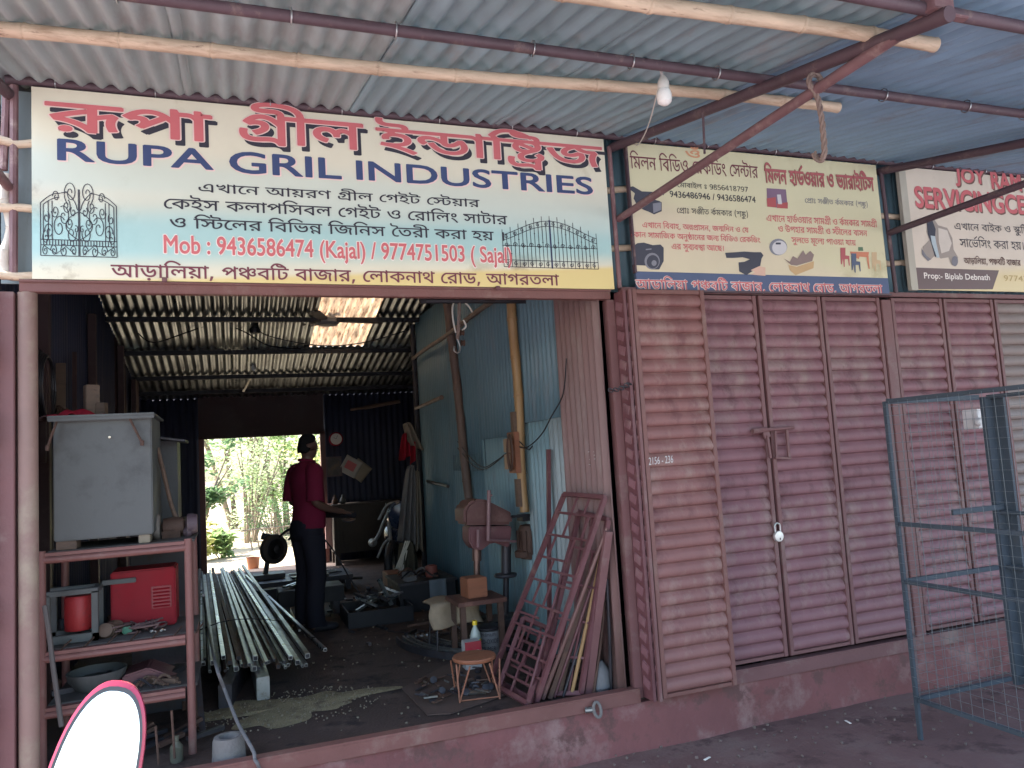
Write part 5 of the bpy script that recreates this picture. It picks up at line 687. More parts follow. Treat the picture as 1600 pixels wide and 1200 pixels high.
# spear gate drawing
ln=[];x0=W(788,420,SY).x;x1=W(935,420,SY).x;z0=W(800,417,SY).z;H=.30
def top(t): return .60+.30*sin(pi*t)**1.3
for i in range(25):
    t=i/24;x=x0+(x1-x0)*t; ln.append([(x,z0),(x,z0+H*top(t))])
    if i%2==0: ln.append([(x,z0+H*top(t)),(x,z0+H*(top(t)+.10))]); ln.append([(x-.004,z0+H*(top(t)-.2-.1*(i%4))),(x+.004,z0+H*(top(t)-.2-.1*(i%4)))])
for z in (0,.13,.40): ln.append([(x0,z0+H*z),(x1,z0+H*z)])
for dz in(-.10,-.0): ln.append([(x0+(x1-x0)*i/30,z0+H*(top(i/30)+dz)) for i in range(31)])
for i in range(12):
    cx=x0+(x1-x0)*(i+.5)/12; ln.append(sp(cx,z0+H*.42,.014,0,9,1 if i%2 else -1)); ln.append(sp(cx,z0+H*.065,.013,1,9,1 if i%2 else -1)); ln.append(sp(cx,z0+H*(top((i+.5)/12)-.05),.012,1,9,-1 if i%2 else 1))
ribbons(ln,.0036,PRINT_BLACK,s1,'gate_drawing')
ribbons([[((x0+x1)/2,z0-.004),((x0+x1)/2,z0+H*.92)]],.010,PRINT_BLUE,s1,'gate_drawing')
mb=MB()
for u in (257,778): p=W(u,437 if u<500 else 450,-.075); mb.box(p,(.022,.01,.022))
mb.build('sign_clip',MAROON,s1)
chalk('2156 - 236',L0,CHALK[0],CHALK[1],mat('white chalk',(.5,.48,.47),.9,bump=0))
# ---- video and hardware sign
s2=thing('signboard','yellowed signboard with camera pictures, red text and a blue footer strip, between the other two','signboard',(3.2,-.05,2.3))
M2=signmat('yellowed printed flex',(.62,.555,.39),[((.58,.16,.17,.45),(1.16,1.26,2,3),0,-.35),((.60,.60,.36,.5),(.2,.35,2,3),-.05,.3)],.5)
board(s2,2.25,4.17,2.40,3.185,M2)
mb=MB(); mb.box((3.21,SY+.012,2.345),(1.92,.024,.108)); mb.build('footer_strip',plain('dusty blue print',(.085,.115,.20)),s2)
bn('c1',983,1181,234.5,264,PRINT_MAROON,s2,2,.001); bn('c2',1058,1167,282,293,PRINT_BLACK,s2,3,.001)
lt('9436486946 / 9436586474',1046,1179,298,308,PRINT_BLACK,s2,.008,.001); bn('c4',1057,1167,320.5,336.5,PRINT_BLACK,s2,0,.001)
bn('c5',1003,1168,343.5,357,PRINT_RED,s2,8,.001); bn('c6',986,1186,358.5,374,PRINT_RED,s2,8,.001); bn('c7',1049,1130,380,393,PRINT_RED,s2,8,.001)
PM2=plain('faded maroon print',(.30,.15,.13)); PR2=plain('faded red print',(.42,.12,.125))
bn('d1',1193,1361,254,287,PM2,s2,34,.001,'letter_outline'); bn('d1',1193,1361,254,287,PR2,s2,14,.0035)
bn('c4',1257,1354,306,320,PRINT_GREY,s2,2,.001); bn('d3',1197,1368,331.5,346.5,PRINT_RED,s2,8,.001); bn('d4',1215,1353,349,363,PRINT_RED,s2,8,.001); bn('d5',1236,1336,370,383,PRINT_RED,s2,6,.001)
bn('c8',992,1376,430.5,455,PRINT_WHITE,s2,40,.001,'letter_outline'); bn('c8',992,1376,430.5,455,PRINT_RED,s2,6,.0045)
bn('om',1070,1092,229,245,plain('faded orange print',(.62,.30,.17)),s2,14,.001)
DKB=plain('dark blue grey print',(.06,.065,.085));MIDG=plain('mid grey print',(.22,.23,.26));LITE=plain('light grey print',(.55,.55,.54));SKIN=plain('skin tone print',(.62,.42,.32));TANP=plain('tan print',(.52,.36,.19))
poly([[(984,292),(989,291),(1003,299),(1025,300),(1038,302),(1037,305),(1018,303),(1012,309),(1030,314),(1034,316),(1034,330),(1022,335),(1014,331),(1006,328),(996,322),(990,310),(992,302),(984,296)]],DKB,s2,'camcorder_picture')
poly([[(1020,318),(1033,316),(1033,328),(1021,333)]],MIDG,s2,'camcorder_picture',.0018)
poly([[(987,386),(996,380),(1006,379),(1020,383),(1032,382),(1037,387),(1037,408),(1030,421),(1018,421),(1010,415),(988,414)]],DKB,s2,'camera_picture')
poly([ell(1019,408,12,13)],MIDG,s2,'camera_picture',.0018); poly([ell(1020,409,9.5,10.5)],DKB,s2,'camera_picture',.0024); poly([ell(1022,411,4,4.5),[(1009,389),(1018,388),(1018,390),(1009,391)]],MIDG,s2,'camera_picture',.0030)
poly([[(1133,395),(1150,394),(1163,393),(1178,394),(1189,394),(1193,399),(1190,404),(1188,415),(1180,421),(1166,430),(1155,424),(1154,410),(1163,409),(1172,405),(1160,402),(1148,403),(1135,403)]],DKB,s2,'camcorder_picture'); poly([[(1173,422),(1186,416),(1196,418),(1196,431),(1174,429),(1180,425)]],SKIN,s2,'hand_picture',.0018)
poly([[(1198,294),(1228,296),(1231,326),(1199,323)]],plain('violet print',(.2,.13,.19)),s2,'shop_picture'); poly([[(1198,310),(1212,308),(1213,324),(1199,323)],[(1214,318),(1231,316),(1231,326),(1214,325)]],plain('brick print',(.4,.1,.1)),s2,'shop_picture',.0018); poly([[(1214,304),(1220,304),(1222,319),(1216,319)]],LITE,s2,'shop_picture',.0026)
poly([ell(1216,386,14,13)],MIDG,s2,'plate_picture'); poly([ell(1218,387,11.5,11)],LITE,s2,'plate_picture',.0018); poly([[(1212,379),(1220,379),(1220,382),(1212,382)]],DKB,s2,'plate_picture',.0024)
poly([[(1232,414),(1245,417),(1272,408),(1271,419),(1243,430),(1234,422)]],TANP,s2,'basket_picture')
poly([[(1225,404),(1234,409),(1239,400),(1246,404),(1255,391),(1259,398),(1266,392),(1272,398),(1269,408),(1245,415),(1236,414)]],plain('brown grey print',(.25,.19,.17)),s2,'basket_picture',.0018)
def chairp(x,y,m,k): poly([[(x,y),(x+8,y),(x+8,y+12),(x+14,y+13),(x+15,y+28),(x+13.5,y+28),(x+12,y+18),(x+7,y+18),(x+7,y+30),(x+5.5,y+30),(x+4,y+17),(x+2.5,y+26),(x+1,y+26)]],m,s2,'chair_picture',k)
poly([[(1328,393),(1358,394),(1357,399),(1359,420),(1357,420),(1354,402),(1343,401),(1342,405),(1330,399)]],plain('orange print',(.55,.22,.13)),s2,'table_picture'); chairp(1313,387,PR2,.0014); chairp(1330,396,plain('slate print',(.1,.13,.19)),.0024); poly([[(1341,386),(1348,386),(1349,392),(1341,392)]],plain('green print',(.12,.2,.12)),s2,'chair_picture',.0018)
chairp(1362,394,plain('pale tan print',(.56,.42,.25)),.0014)
mb=MB(); mb.box((2.246,SY+.006,2.79),(.012,.03,.80)); mb.box((3.21,SY+.006,2.286),(1.94,.03,.012)); mb.build('sign_frame',BROWNPIPE,s2)
# ---- servicing sign
s3=thing('signboard','faded beige signboard with big red lettering and a scooter picture at the far end','signboard',(5.2,-.05,2.3))
M3=signmat('beige printed flex',(.64,.57,.465),[((.68,.56,.27,.7),(-.3,-.2,.12,.24),0,-.09)],.5)
board(s3,4.425,6.4,2.325,3.19,M3)
mb=MB(); mb.box((4.395,SY+.01,2.75),(.06,.03,.86)); mb.build('sign_edge',plain('greyed flex edge',(.42,.40,.33)),s3)
SHB=plain('brown shadow print',(.17,.1,.08))
for s,uL,uR,vT,vB in (('JOY',1491,1536,262,290),('RAM',1547,1592,268,294),('SERVICING',1428,1564,291.5,323),('CENTRE',1569,1662,304,332)):
    lt(s,uL,uR,vT,vB,SHB,s3,.03,.0005,.01,-.01,nm='letter_shadow'); lt(s,uL,uR,vT,vB,PRINT_RED,s3,.03,.0018)
bn('e1',1490,1604,343.5,363,PRINT_BLACK,s3,0,.001); bn('e2',1498,1597,367.5,387,PRINT_BLACK,s3,0,.001)
bn('e3',1505,1593,399,414,plain('brown print',(.14,.085,.07)),s3,18,.001)
poly([[(1430,418),(1561,422.5),(1551,452),(1431,452)]],plain('grey brown print',(.155,.115,.115)),s3,'footer_strip')
lt('Prop:- Biplab Debnath',1443,1545,426,438,PRINT_WHITE,s3,.012,.002); lt('97743',1568,1604,430,439,plain('ochre print',(.45,.34,.15)),s3,0,.001)
poly([[(1449,344),(1458,340),(1466,352),(1480,356),(1488,372),(1490,390),(1497,402),(1494,416),(1487,414),(1482,402),(1470,404),(1462,398),(1454,406),(1443,399),(1442,386),(1452,375),(1448,362)]],plain('soft grey print',(.33,.29,.25)),s3,'scooter_picture')
poly([[(1466,356),(1480,360),(1487,380),(1483,392),(1471,396),(1467,378)]],plain('off white print',(.6,.55,.47)),s3,'scooter_picture',.0018); poly([[(1448,346),(1456,342),(1462,358),(1461,372),(1466,398),(1461,402),(1455,380),(1450,366)]],DKB,s3,'scooter_picture',.0024); poly([ell(1492,408,5,8),[(1440,388),(1448,400),(1455,405),(1450,408),(1441,398)]],PRINT_GREY,s3,'scooter_picture',.003)
poly([[(1454,368),(1461,369),(1463,380),(1468,402),(1464,403),(1456,380)]],plain('pale blue print',(.42,.5,.52)),s3,'scooter_picture',.0036)
# ================================================================ things under the canopy
bp=W(1038,152,-1.36)
bl=thing('light_bulb','white bulb in a dusty holder hanging under the canopy pipe','light bulb',bp)
mb=MB(); mb.lathe([(.004,-.034),(.017,-.031),(.028,-.021),(.031,-.004),(.030,.012),(.026,.028),(.019,.036)],bp,None,20); mb.build('bulb',mat('milky glass',(.75,.76,.72),.25,0,var=.03,bump=0,spec=.5),bl)
mb=MB(); mb.lathe([(.021,.034),(.024,.040),(.024,.062),(.018,.075),(.010,.09)],bp,None,16); mb.build('bulb_holder',mat('yellowed plastic',(.5,.5,.46),.5,0,var=.1),bl)
mb=MB(); mb.tube([bp+V((0,0,.088)),bp+V((-.008,0,.12)),V((bp.x-.01,-1.4,cz(-1.4)-.01))],.006,6); mb.build('cable',mat('grey flex',(.4,.39,.38),.6),bl)
mb=MB(); mb.tube(spline([V((bp.x-.01,-1.38,cz(-1.4)-.03)),W(1015,190,-.9),W(998,225,-.5),W(988,222,-.1),W(978,215,-.06)],8),.003,5); solo(mb,'cable',WHITECORD,'thin pale wire running from the bulb to the signboard gap','cable')
mb=MB()
r0=P(1275,135,0,2.17); r0.z=2.74
def rope(pts,r,mbx,strands=3,tw=60):
    pp=spline(pts,14);L=0
    for k in range(strands):
        q=[];L=0
        for i,p in enumerate(pp):
            if i: L+=(p-pp[i-1]).length
            t=(pp[min(i+1,len(pp)-1)]-pp[max(i-1,0)]).normalized();u=t.orthogonal().normalized();w_=t.cross(u);a=L*tw+k*2*pi/strands
            q.append(p+(u*cos(a)+w_*sin(a))*r*.55)
        mbx.tube(q,r*.6,6)
rope([r0+V((.03,.0,-.03)),r0+V((.02,0,.03)),r0+V((-.02,.0,.03)),r0+V((-.03,0,-.01)),r0+V((0,.0,-.05)),P(1283,180,0,2.17),P(1287,215,0,2.17),P(1288,238,0,2.17),P(1284,250,0,2.17),P(1276,248,0,2.17),P(1272,239,0,2.17)],.0105,mb)
solo(mb,'rope',ROPE,'thick hooked rope hanging from the tie pipe in front of the yellowed signboard','rope')
# ---- wire cage
CAGE=mat('slate cage paint',(.05,.063,.078),.6,.0,var=.25,scale=6,dirt=((.07,.078,.085),.25,8),spec=.2)  # slate paint shifted towards the background, so haze sits in the colour
c0=G(1403,1168,ZG); cx0,cy0=3.40,c0.y; cx1=4.16; cy1=cy0-1.15; zt=1.54
cg=thing('wire_cage','tall slate blue angle iron cage with wire netting standing before the shutters','cage',(3.4,cy0,ZG))
def cagebar(c,d,nm):
    mb=MB(); mb.box(c,d); mb.build(nm,CAGE,cg,bevel=.002)
cagebar((cx0,cy0,(zt+ZG)/2),(.022,.022,zt-ZG),'corner_post')
mb=MB(); mb.prism([(cx1-.025,cy0+.015,-.1),(cx1+.055,cy0+.015,-.1),(cx1+.055,cy0-.085,-.1),(cx1+.035,cy0-.085,-.1),(cx1+.035,cy0-.015,-.1),(cx1-.025,cy0-.015,-.1)],(0,0,zt+.1)); mb.build('corner_post',CAGE,cg)
for x in (cx0,cx1): cagebar((x,cy1,(zt+ZG)/2),(.026,.026,zt-ZG),'corner_post')
for z,h in ((-.06,.03),(.56,.035),(zt,.04)):
    for y in (cy0,cy1): cagebar(((cx0+cx1)/2-.02,y,z),(cx1-cx0-.07,.02,h*.75),'cross_bar')
for z in (-.06,.56,.87,zt):
    for x in (cx0,cx1): cagebar((x,(cy0+cy1)/2,z),(.02,cy0-cy1-.03,.022),'cross_bar')
cagebar(((cx0+cx1)/2+.2,cy0-.02,.90),(.4,.014,.03),'cross_bar')
mb=MB()
x=cx0+.05
while x<cx1: mb.tube([(x,cy0+.016,-.05),(x+.004,cy0+.016,zt)],.0011,4,False); x+=.062
z=-.04
while z<zt: 
    mb.tube([(cx0,cy0+.017,z),(cx1,cy0+.017,z+.004)],.0010,4,False); mb.tube([(cx0-.016,cy0,z),(cx0-.016,cy1,z+.003)],.0010,4,False); z+=.05
y=cy0-.04
while y>cy1: mb.tube([(cx0-.015,y,-.05),(cx0-.015,y,zt)],.0010,4,False); y-=.062
tag(mb.build('netting',mat('galvanised netting',(.13,.15,.16),.5,.3,var=.15),cg,smooth=True),None)
mb=MB(); mb.box((4.62,-.2,1.42),(.05,.10,.13),Rz(.2)); mb.lathe([(.02,-.02),(.03,0),(.02,.02)],(4.60,-.26,1.40),AXY,12)
solo(mb,'metal_box',mat('pale enamel',(.5,.48,.48),.45),'small pale metal lock box seen through the cage netting','box',bevel=.004)
# ---- scooter mirror in the near corner
mc=W(152,1195,-3.12)
ms=thing('scooter_mirror','red backed scooter mirror reflecting bright sky in the near bottom corner','mirror',mc)
nrm=((EYE-mc).normalized()+V((-.12,-1,.10)).normalized()).normalized(); rt=V((0,0,1)).cross(nrm).normalized(); upv=nrm.cross(rt)
ca,sa=cos(-.26),sin(-.26); r2=rt*ca+upv*sa; u2=upv*ca-rt*sa
def mp_(a,k,z,sx=.037,sz=.070):
    e=2.5; c_,s_=cos(a),sin(a); x=abs(c_)**(2/e)*(1 if c_>0 else -1); y=abs(s_)**(2/e)*(1 if s_>0 else -1)
    return mc+r2*(x*sx*k*(1-.16*y))+u2*(y*sz*k)+nrm*z
mb=MB(); NN=40;rings=[(.15,-.035),(.6,-.032),(.88,-.022),(1.02,-.008),(1.06,.0),(1.05,.006),(.97,.0075),(.95,.004)]
vs=[mp_(2*pi*j/NN,k,z) for k,z in rings for j in range(NN)]
mb.add(vs,[(i*NN+j,i*NN+(j+1)%NN,(i+1)*NN+(j+1)%NN,(i+1)*NN+j) for i in range(len(rings)-1) for j in range(NN)]+[tuple(reversed(range(NN)))])
mb.build('housing',mat('red scooter paint',(.35,.035,.07),.25,0,var=.05,bump=0,spec=.5),ms)
mb=MB(); mb.add([mp_(2*pi*j/NN,k,.008) for k in (.985,.925) for j in range(NN)],[(j,(j+1)%NN,NN+(j+1)%NN,NN+j) for j in range(NN)]); mb.build('rim',mat('dark rim rubber',(.05,.05,.055),.5,bump=0),ms)
mb=MB(); mb.add([mp_(2*pi*j/NN,.955,.0062) for j in range(NN)],[tuple(range(NN))]); mb.build('mirror_glass',mat('mirror',(.92,.94,.95),.03,1,var=.0,bump=0),ms,smooth=True)
mb=MB(); mb.tube(spline([mp_(-pi/2,.9,-.02),mp_(-pi/2,1.3,-.03),mc-upv*.16+V((.03,.03,-.05)),mc+V((.10,.05,-.30))],6),.006,8); mb.build('stem',BLACK,ms)
mb=MB(); mb.tube([mc+V((-.12,.0,-.30)),mc+V((.10,.05,-.30)),mc+V((.28,.07,-.30))],.014,10); mb.build('handlebar',BLACK,ms)
# ================================================================ workshop contents
# ---- pipe shelf rack
YR=.33
rk=thing('shelf_rack','red brown pipe shelf rack loaded with machines just inside the workshop','shelf',(-.5,YR,0))
def beam(u0,v0,u1,v1,par=rk,nm='shelf_rail'):
    a=W(u0,v0,YR);b=W(u1,v1,YR); z=(a.z+b.z)/2; mb=MB(); mb.tube([(-.88,YR,z),(b.x,YR,z)],.017,10); mb.box(((-.88+b.x)/2,YR+.01,z+.026),(b.x+.88,.04,.016)); mb.build(nm,REDOX2,par); mb=MB(); mb.tube([(-.88,YR+.55,z),(b.x,YR+.55,z)],.017,10); mb.build(nm,REDOX2,par); return z
xr=W(295,900,YR).x
z1=beam(66,876,290,856); z2=beam(66,1033,290,1001); z3=beam(66,1110,290,1094)
for x,y in ((xr,YR),(xr,YR+.55),(-.875,YR),(-.875,YR+.55)):
    mb=MB(); mb.tube([(x,y,0),(x,y,z1+.045)],.0195,12); mb.build('leg',REDOX2,rk)
for z in (z1,z2,z3):
    mb=MB(); mb.box((-.53,YR+.30,z+.03),(.66,.50,.012)); mb.build('shelf_board',mat('dusty shelf board',(.085,.075,.07),.8,0,var=.25,scale=6,dirt=((.05,.042,.04),.3,5)),rk)
mb=MB()
for i in range(7): x=-.8+i*.1; mb.bar((x,YR,z2+.035),(x+.03,YR+.1,z2+.06),.006,.006)
mb.build('shelf_bars',RUST,rk)
# ---- grey steel box on blocks
a=W(66,845,.36);b=W(236,645,.36);bx0,bx1,bz0,bz1=-.83,b.x,W(150,842,.36).z,W(150,652,.36).z
gb=thing('steel_box','large grey enamel steel box with a lipped lid standing on wooden blocks on the rack','box',((bx0+bx1)/2,.36,bz0))
mb=MB(); mb.box(((bx0+bx1)/2,.62,(bz0+bz1)/2),(bx1-bx0,.5,bz1-bz0)); mb.build('body',GREYPAINT,gb,bevel=.006)
mb=MB(); mb.box(((bx0+bx1)/2,.605,bz1+.006),(bx1-bx0+.035,.56,.014)); mb.box(((bx0+bx1)/2,.332,bz1-.004),(bx1-bx0+.035,.008,.024)); mb.build('lid',GREYPAINT,gb,bevel=.003)
for u,v,u2_,v2 in ((90,655,74,700),(203,655,222,692)):
    p=W(u,v,.345);q=W(u2_,v2,.335); mb=MB(); mb.tube([p,p.lerp(q,.6)+V((0,-.006,0)),q],.0065,6); mb.lathe([(.009,-.014),(.010,.012)],q,None,8); mb.build('lid_stay',RUST,gb)
p=W(171,683,.357); mb=MB(); mb.lathe([(.002,-.004),(.006,-.002),(.0065,.003)],p,AXY,10); mb.build('rivet',CREAM,gb)
for u0,u1,lab in ((90,122,'dark wooden block under the near end of the grey steel box'),(218,236,'pale wooden block under the far end of the grey steel box')):
    c=W((u0+u1)/2,855,.42);w_=W(u1,855,.42).x-W(u0,855,.42).x; mb=MB(); mb.box((c.x,.44,(z1+.037+bz0)/2),(w_,.12,bz0-z1-.039)); solo(mb,'wooden_block',WOOD if u0<100 else mat('pale timber',(.2,.165,.12),.7,0,var=.2,bump=.1),lab,'block',bevel=.003)
def cloth(c,sx,sy,h,m,name,label,seed=0,cat='cloth',amp=.5):
    rnd=random.Random(seed);ph=[rnd.uniform(0,6) for _ in range(6)]
    def fn(a,b):
        x=(a-.5)*2;y=(b-.5)*2;r=sqrt(x*x+y*y)
        z=h*max(0,1-r**1.6*.8)*(.75+.25*sin(5*x+ph[0])*cos(4*y+ph[1]))+h*.22*sin(9*x+ph[2]+3*y)*(.3+.7*r)
        return V((c[0]+x*sx*(1+.12*sin(4*y+ph[3])),c[1]+y*sy*(1+.12*sin(5*x+ph[4])),c[2]+max(.002,z)))
    mb=MB(); mb.grid(fn,26,20); return solo(mb,name,m,label,cat,smooth=True,thick=.004)
cloth((W(118,640,.55).x,.55,bz1+.014),.12,.1,.05,CLOTH_RED,'cloth','crumpled red cloth lying on top of the grey steel box',1)
cloth((W(88,645,.6).x-.02,.6,bz1+.014),.07,.1,.03,BROWNWALL,'cloth','dark crumpled cloth beside the red cloth on the steel box',2)
p=W(143,625,.75); mb=MB(); mb.box((p.x,.75,bz1+.11),(.07,.06,.19),Rz(.4)); mb.box((p.x+.05,.74,bz1+.06),(.05,.05,.09),Rz(-.3)); solo(mb,'wood_scrap',WOOD,'brown offcut standing behind the red cloth on the steel box','offcut',bevel=.004)
# ---- second grey box
b0=W(240,690,1.15);b1=W(279,812,1.15)
sb=thing('control_box','smaller dark grey control box behind the big steel box','box',((b0.x+b1.x)/2,1.15,b1.z)); mb=MB(); mb.box(((b0.x+b1.x)/2-.08,1.3,(b0.z+b1.z)/2),(b1.x-b0.x+.16,.3,b0.z-b1.z)); mb.build('body',mat('dark grey enamel',(.045,.047,.05),.5,var=.15),sb,bevel=.005)
mb=MB(); mb.bar(W(236,684,1.1),W(292,690,1.1),.34,.012); mb.build('lid',STEELDK,sb)
mb=MB(); mb.box(((b0.x+b1.x)/2-.05,1.3,b1.z/2),(.3,.3,b1.z-.0)); mb.build('stand',STEELDK,sb)
mb=MB(); mb.tube(spline([W(246,700,.7),W(256,740,.68),W(268,790,.66),W(280,820,.64)],5),.011,8); solo(mb,'iron_rod',WOOD,'brown rod leaning beside the grey steel box','rod')
# ---- bench grinder on the rack end
g0=W(262,835,.62); bg_=thing('bench_grinder','old bench grinder with a pale grinding wheel on the rack end','grinder',(g0.x,.62,z1+.036))
zc=z1+.10; mb=MB(); mb.lathe([(.02,-.016),(.062,-.016),(.066,-.01),(.066,.01),(.062,.016),(.02,.016)],(g0.x-.05,.60,zc),AXX,28); mb.build('wheel',mat('grinding stone',(.17,.145,.13),.9,bump=.4,bs=120),bg_)
mb=MB(); mb.lathe([(.015,-.05),(.045,-.04),(.05,0),(.045,.06),(.02,.07)],(g0.x+.02,.62,zc-.005),AXX,18); mb.box((g0.x+.02,.62,z1+.055),(.09,.09,.038)); mb.build('motor',RUST,bg_)
mb=MB(); mb.lathe([(.03,-.03),(.055,-.02),(.058,.0),(.05,.03)],(g0.x+.12,.62,zc),AXX,20); mb.lathe([(.02,-.02),(.035,0),(.02,.02)],(g0.x+.10,.60,z1+.06),AXX,12); mb.build('guard',BROWNPIPE,bg_)
# ---- red machine and red spool frame on the middle shelf
a=W(172,895,.62);b=W(275,942,.62)
rm=thing('welding_machine','red steel welding machine with louvred panel on the middle shelf of the rack','machine',((a.x+b.x)/2,.62,z2+.037))
mb=MB(); mb.box(((a.x+b.x)/2,.74,(z2+.04+a.z)/2),(b.x-a.x,.24,a.z-z2-.04)); mb.build('body',RED,rm,bevel=.008)
mb=MB(); zm=(z2+.037+a.z)/2; xm=b.x-.07
mb.box((xm,.617,zm+.002),(.098,.006,.115)); mb.build('louvre_panel',mat('darker red paint',(.17,.012,.018),.4,var=.1),rm,bevel=.002)
mb=MB()
for i in range(6): mb.box((xm,.613,zm-.045+i*.018),(.08,.01,.006),Rx(.5))
mb.build('louvres',RED,rm)
a=W(85,920,.48);b=W(150,985,.48)
sf=thing('coil_frame','square grey frame holding a red drum on the middle shelf','machine',((a.x+b.x)/2,.48,z2+.037))
mb=MB(); xa,xb,za,zb=a.x-.03,b.x,z2+.04,W(140,922,.48).z
for y in (.46,.62):
    mb.box((xa,y,(za+zb)/2),(.03,.03,zb-za)); mb.box((xb,y,(za+zb)/2),(.03,.03,zb-za)); mb.box(((xa+xb)/2,y,zb),(xb-xa+.03,.03,.025)); mb.box(((xa+xb)/2,y,za+.02),(xb-xa+.03,.03,.04))
mb.box((xb+.09,.62,zb+.012),(.16,.03,.025)); mb.box((xb,.54,zb),(.03,.13,.025)); mb.build('frame',mat('dusty grey paint',(.075,.08,.078),.7,var=.2),sf,bevel=.003)
mb=MB(); mb.lathe([(.02,-.085),(.062,-.085),(.066,-.078),(.066,.075),(.06,.085),(.02,.085)],((xa+xb)/2+.02,.545,(za+zb)/2+.01),None,28); mb.build('drum',mat('red drum paint',(.28,.02,.022),.5,var=.2,dirt=((.12,.035,.035),.3,8)),sf)
mb=MB()
for k in range(5):
    x=W(165+k*3,970,.5).x; mb.lathe([(.02,-.03),(.035,-.02),(.04,0),(.035,.025),(.015,.03)],(x+.0,.5+.02*k,z2+.07),Rx(1.2+k*.3),12)
solo(mb,'wire_coil',WOOD,'bundle of brown wire and scraps beside the red drum','coil')
rnd=random.Random(5); mb=MB(); c=W(200,965,.52)
for k in range(9):
    q=[c+V((rnd.uniform(-.07,.16),rnd.uniform(-.05,.12),0)) for _ in range(5)]
    for p in q: p.z=z2+.045+rnd.uniform(0,.04)
    mb.tube(spline(q,5),.005,5)
solo(mb,'cable',mat('pinkish cable',(.12,.07,.066),.7),'tangle of pinkish cable lying in front of the red welding machine','cable')
mb=MB(); mb.box((W(198,965,.5).x,.5,z2+.062),(.045,.03,.035),Rz(.3)); solo(mb,'plastic_tub',mat('green plastic',(.03,.13,.08),.4),'small green plastic tub among cables on the middle shelf','tub',bevel=.006)
mb=MB()
for k in range(14): p=W(rnd.uniform(235,258),rnd.uniform(974,984),.46); p.z=z2+.043+rnd.uniform(0,.008); mb.box(p,(.012,.008,.005),Rz(rnd.uniform(0,3))@Rx(rnd.uniform(0,1)))
tag(solo(mb,'steel_chips',STEEL,None,'chips'),'little heap of shiny steel chips on the middle shelf','chips',None,'stuff')
mb=MB(); mb.lathe([(.01,0),(.09,0),(.13,.05),(.14,.09),(.13,.09),(.115,.05)],(W(150,1065,.55).x,.58,z3+.037),None,24); solo(mb,'metal_bowl',GREYPAINT,'shallow grey bowl on the lowest shelf of the rack','bowl')
def wedge(c,L,wd,h): return [(c[0]-L/2,c[1],c[2]),(c[0]+L/2,c[1],c[2]),(c[0]+L*.42,c[1],c[2]+h*.3),(c[0]+.0,c[1],c[2]+h),(c[0]-L*.45,c[1],c[2]+h*.7)]
mb=MB(); mb.prism(wedge((W(235,1070,.6).x,.5,z3+.037),.26,.2,.08),(0,.22,0)); solo(mb,'motor_cover',MAROON,'curved maroon machine cover on the lowest shelf','cover',bevel=.008)
for k in range(6):
    u=85+k*28; p=W(u,1075,.62); mb=MB(); r_=rnd.uniform(.02,.04); mb.lathe([(r_*.4,0),(r_,0),(r_,r_*1.5),(r_*.5,r_*2.1),(r_*.3,r_*2.2)],(p.x,.66+.02*(k%3),z3+.038),None,14)
    solo(mb,'rusty_can',[RUST,STEELDK][k%2],'small rusty can standing at the back of the lowest shelf','can','rusty cans on the lowest shelf')
mb=MB(); mb.tube([W(70,946,.24),W(76,985,.235),W(84,1050,.23),W(96,1135,.22)],.0115,8); solo(mb,'iron_rod',mat('grey iron rod',(.1,.09,.088),.6,.2),'bent grey iron rod leaning against the front of the rack','rod')
for k,(u,v0,v1) in enumerate(((243,1135,1195),(268,1110,1185))):
    mb=MB(); a=W(u,v0,.2);b=W(u+5,v1,.2); b.z=max(b.z,0); mb.tube([a,b],.006,6); solo(mb,'iron_rod',RUST,['short rusty rod standing under the rack behind the mirror','thin taller rusty rod standing under the rack'][k],'rod')
mb=MB(); p=W(276,1180,.25); mb.lathe([(.028,0),(.03,.01),(.03,.07),(.012,.095),(.012,.12)],(p.x,.25,0),None,16); solo(mb,'bottle',mat('dirty plastic',(.1,.1,.075),.4),'small dirty plastic bottle under the rack','bottle')
rnd=random.Random(9)
for k in range(8):
    u=rnd.uniform(90,270); p=W(u,960,.75); r_=rnd.uniform(.02,.035); mb=MB(); mb.lathe([(r_*.6,0),(r_,.004),(r_,r_*2),(r_*.8,r_*2.4),(r_*.8,r_*2.1)],(p.x,.80+.03*(k%3),z2+.037),None,14); solo(mb,'rusty_can',[RUST,STEELDK,BLACK][k%3],'small dark can at the back of the middle shelf','can','dark cans on the middle shelf')
for k in range(14):
    x=rnd.uniform(-.8,-.28);y=rnd.uniform(.4,.8); L=rnd.uniform(.06,.2); mb=MB()
    if k%2: mb.box((x,y,z3+.05),(L,.03,.025),Rz(rnd.uniform(0,3)))
    else: mb.tube(spline([(x,y,z3+.045),(x+.05,y+.03,z3+.08),(x+.1,y,z3+.05),(x+.13,y-.04,z3+.045)],5),.007,6)
    solo(mb,'metal_scrap',[RUST,STEELDK,WOOD][k%3],'scrap piece lying on the lowest shelf of the rack','scrap','scrap on the lowest shelf')
for k in range(16):
    x=rnd.uniform(-.85,-.25);y=rnd.uniform(.35,.8); L=rnd.uniform(.08,.3); mb=MB(); mb.bar((x,y,.02+.03*rnd.random()),(x+L*.7,y+L*.5,.03+.05*rnd.random()),.03,.02); solo(mb,'metal_scrap',[RUST,STEELDK,BLACK][k%3],'scrap piece on the floor below the rack','scrap','scrap below the rack')
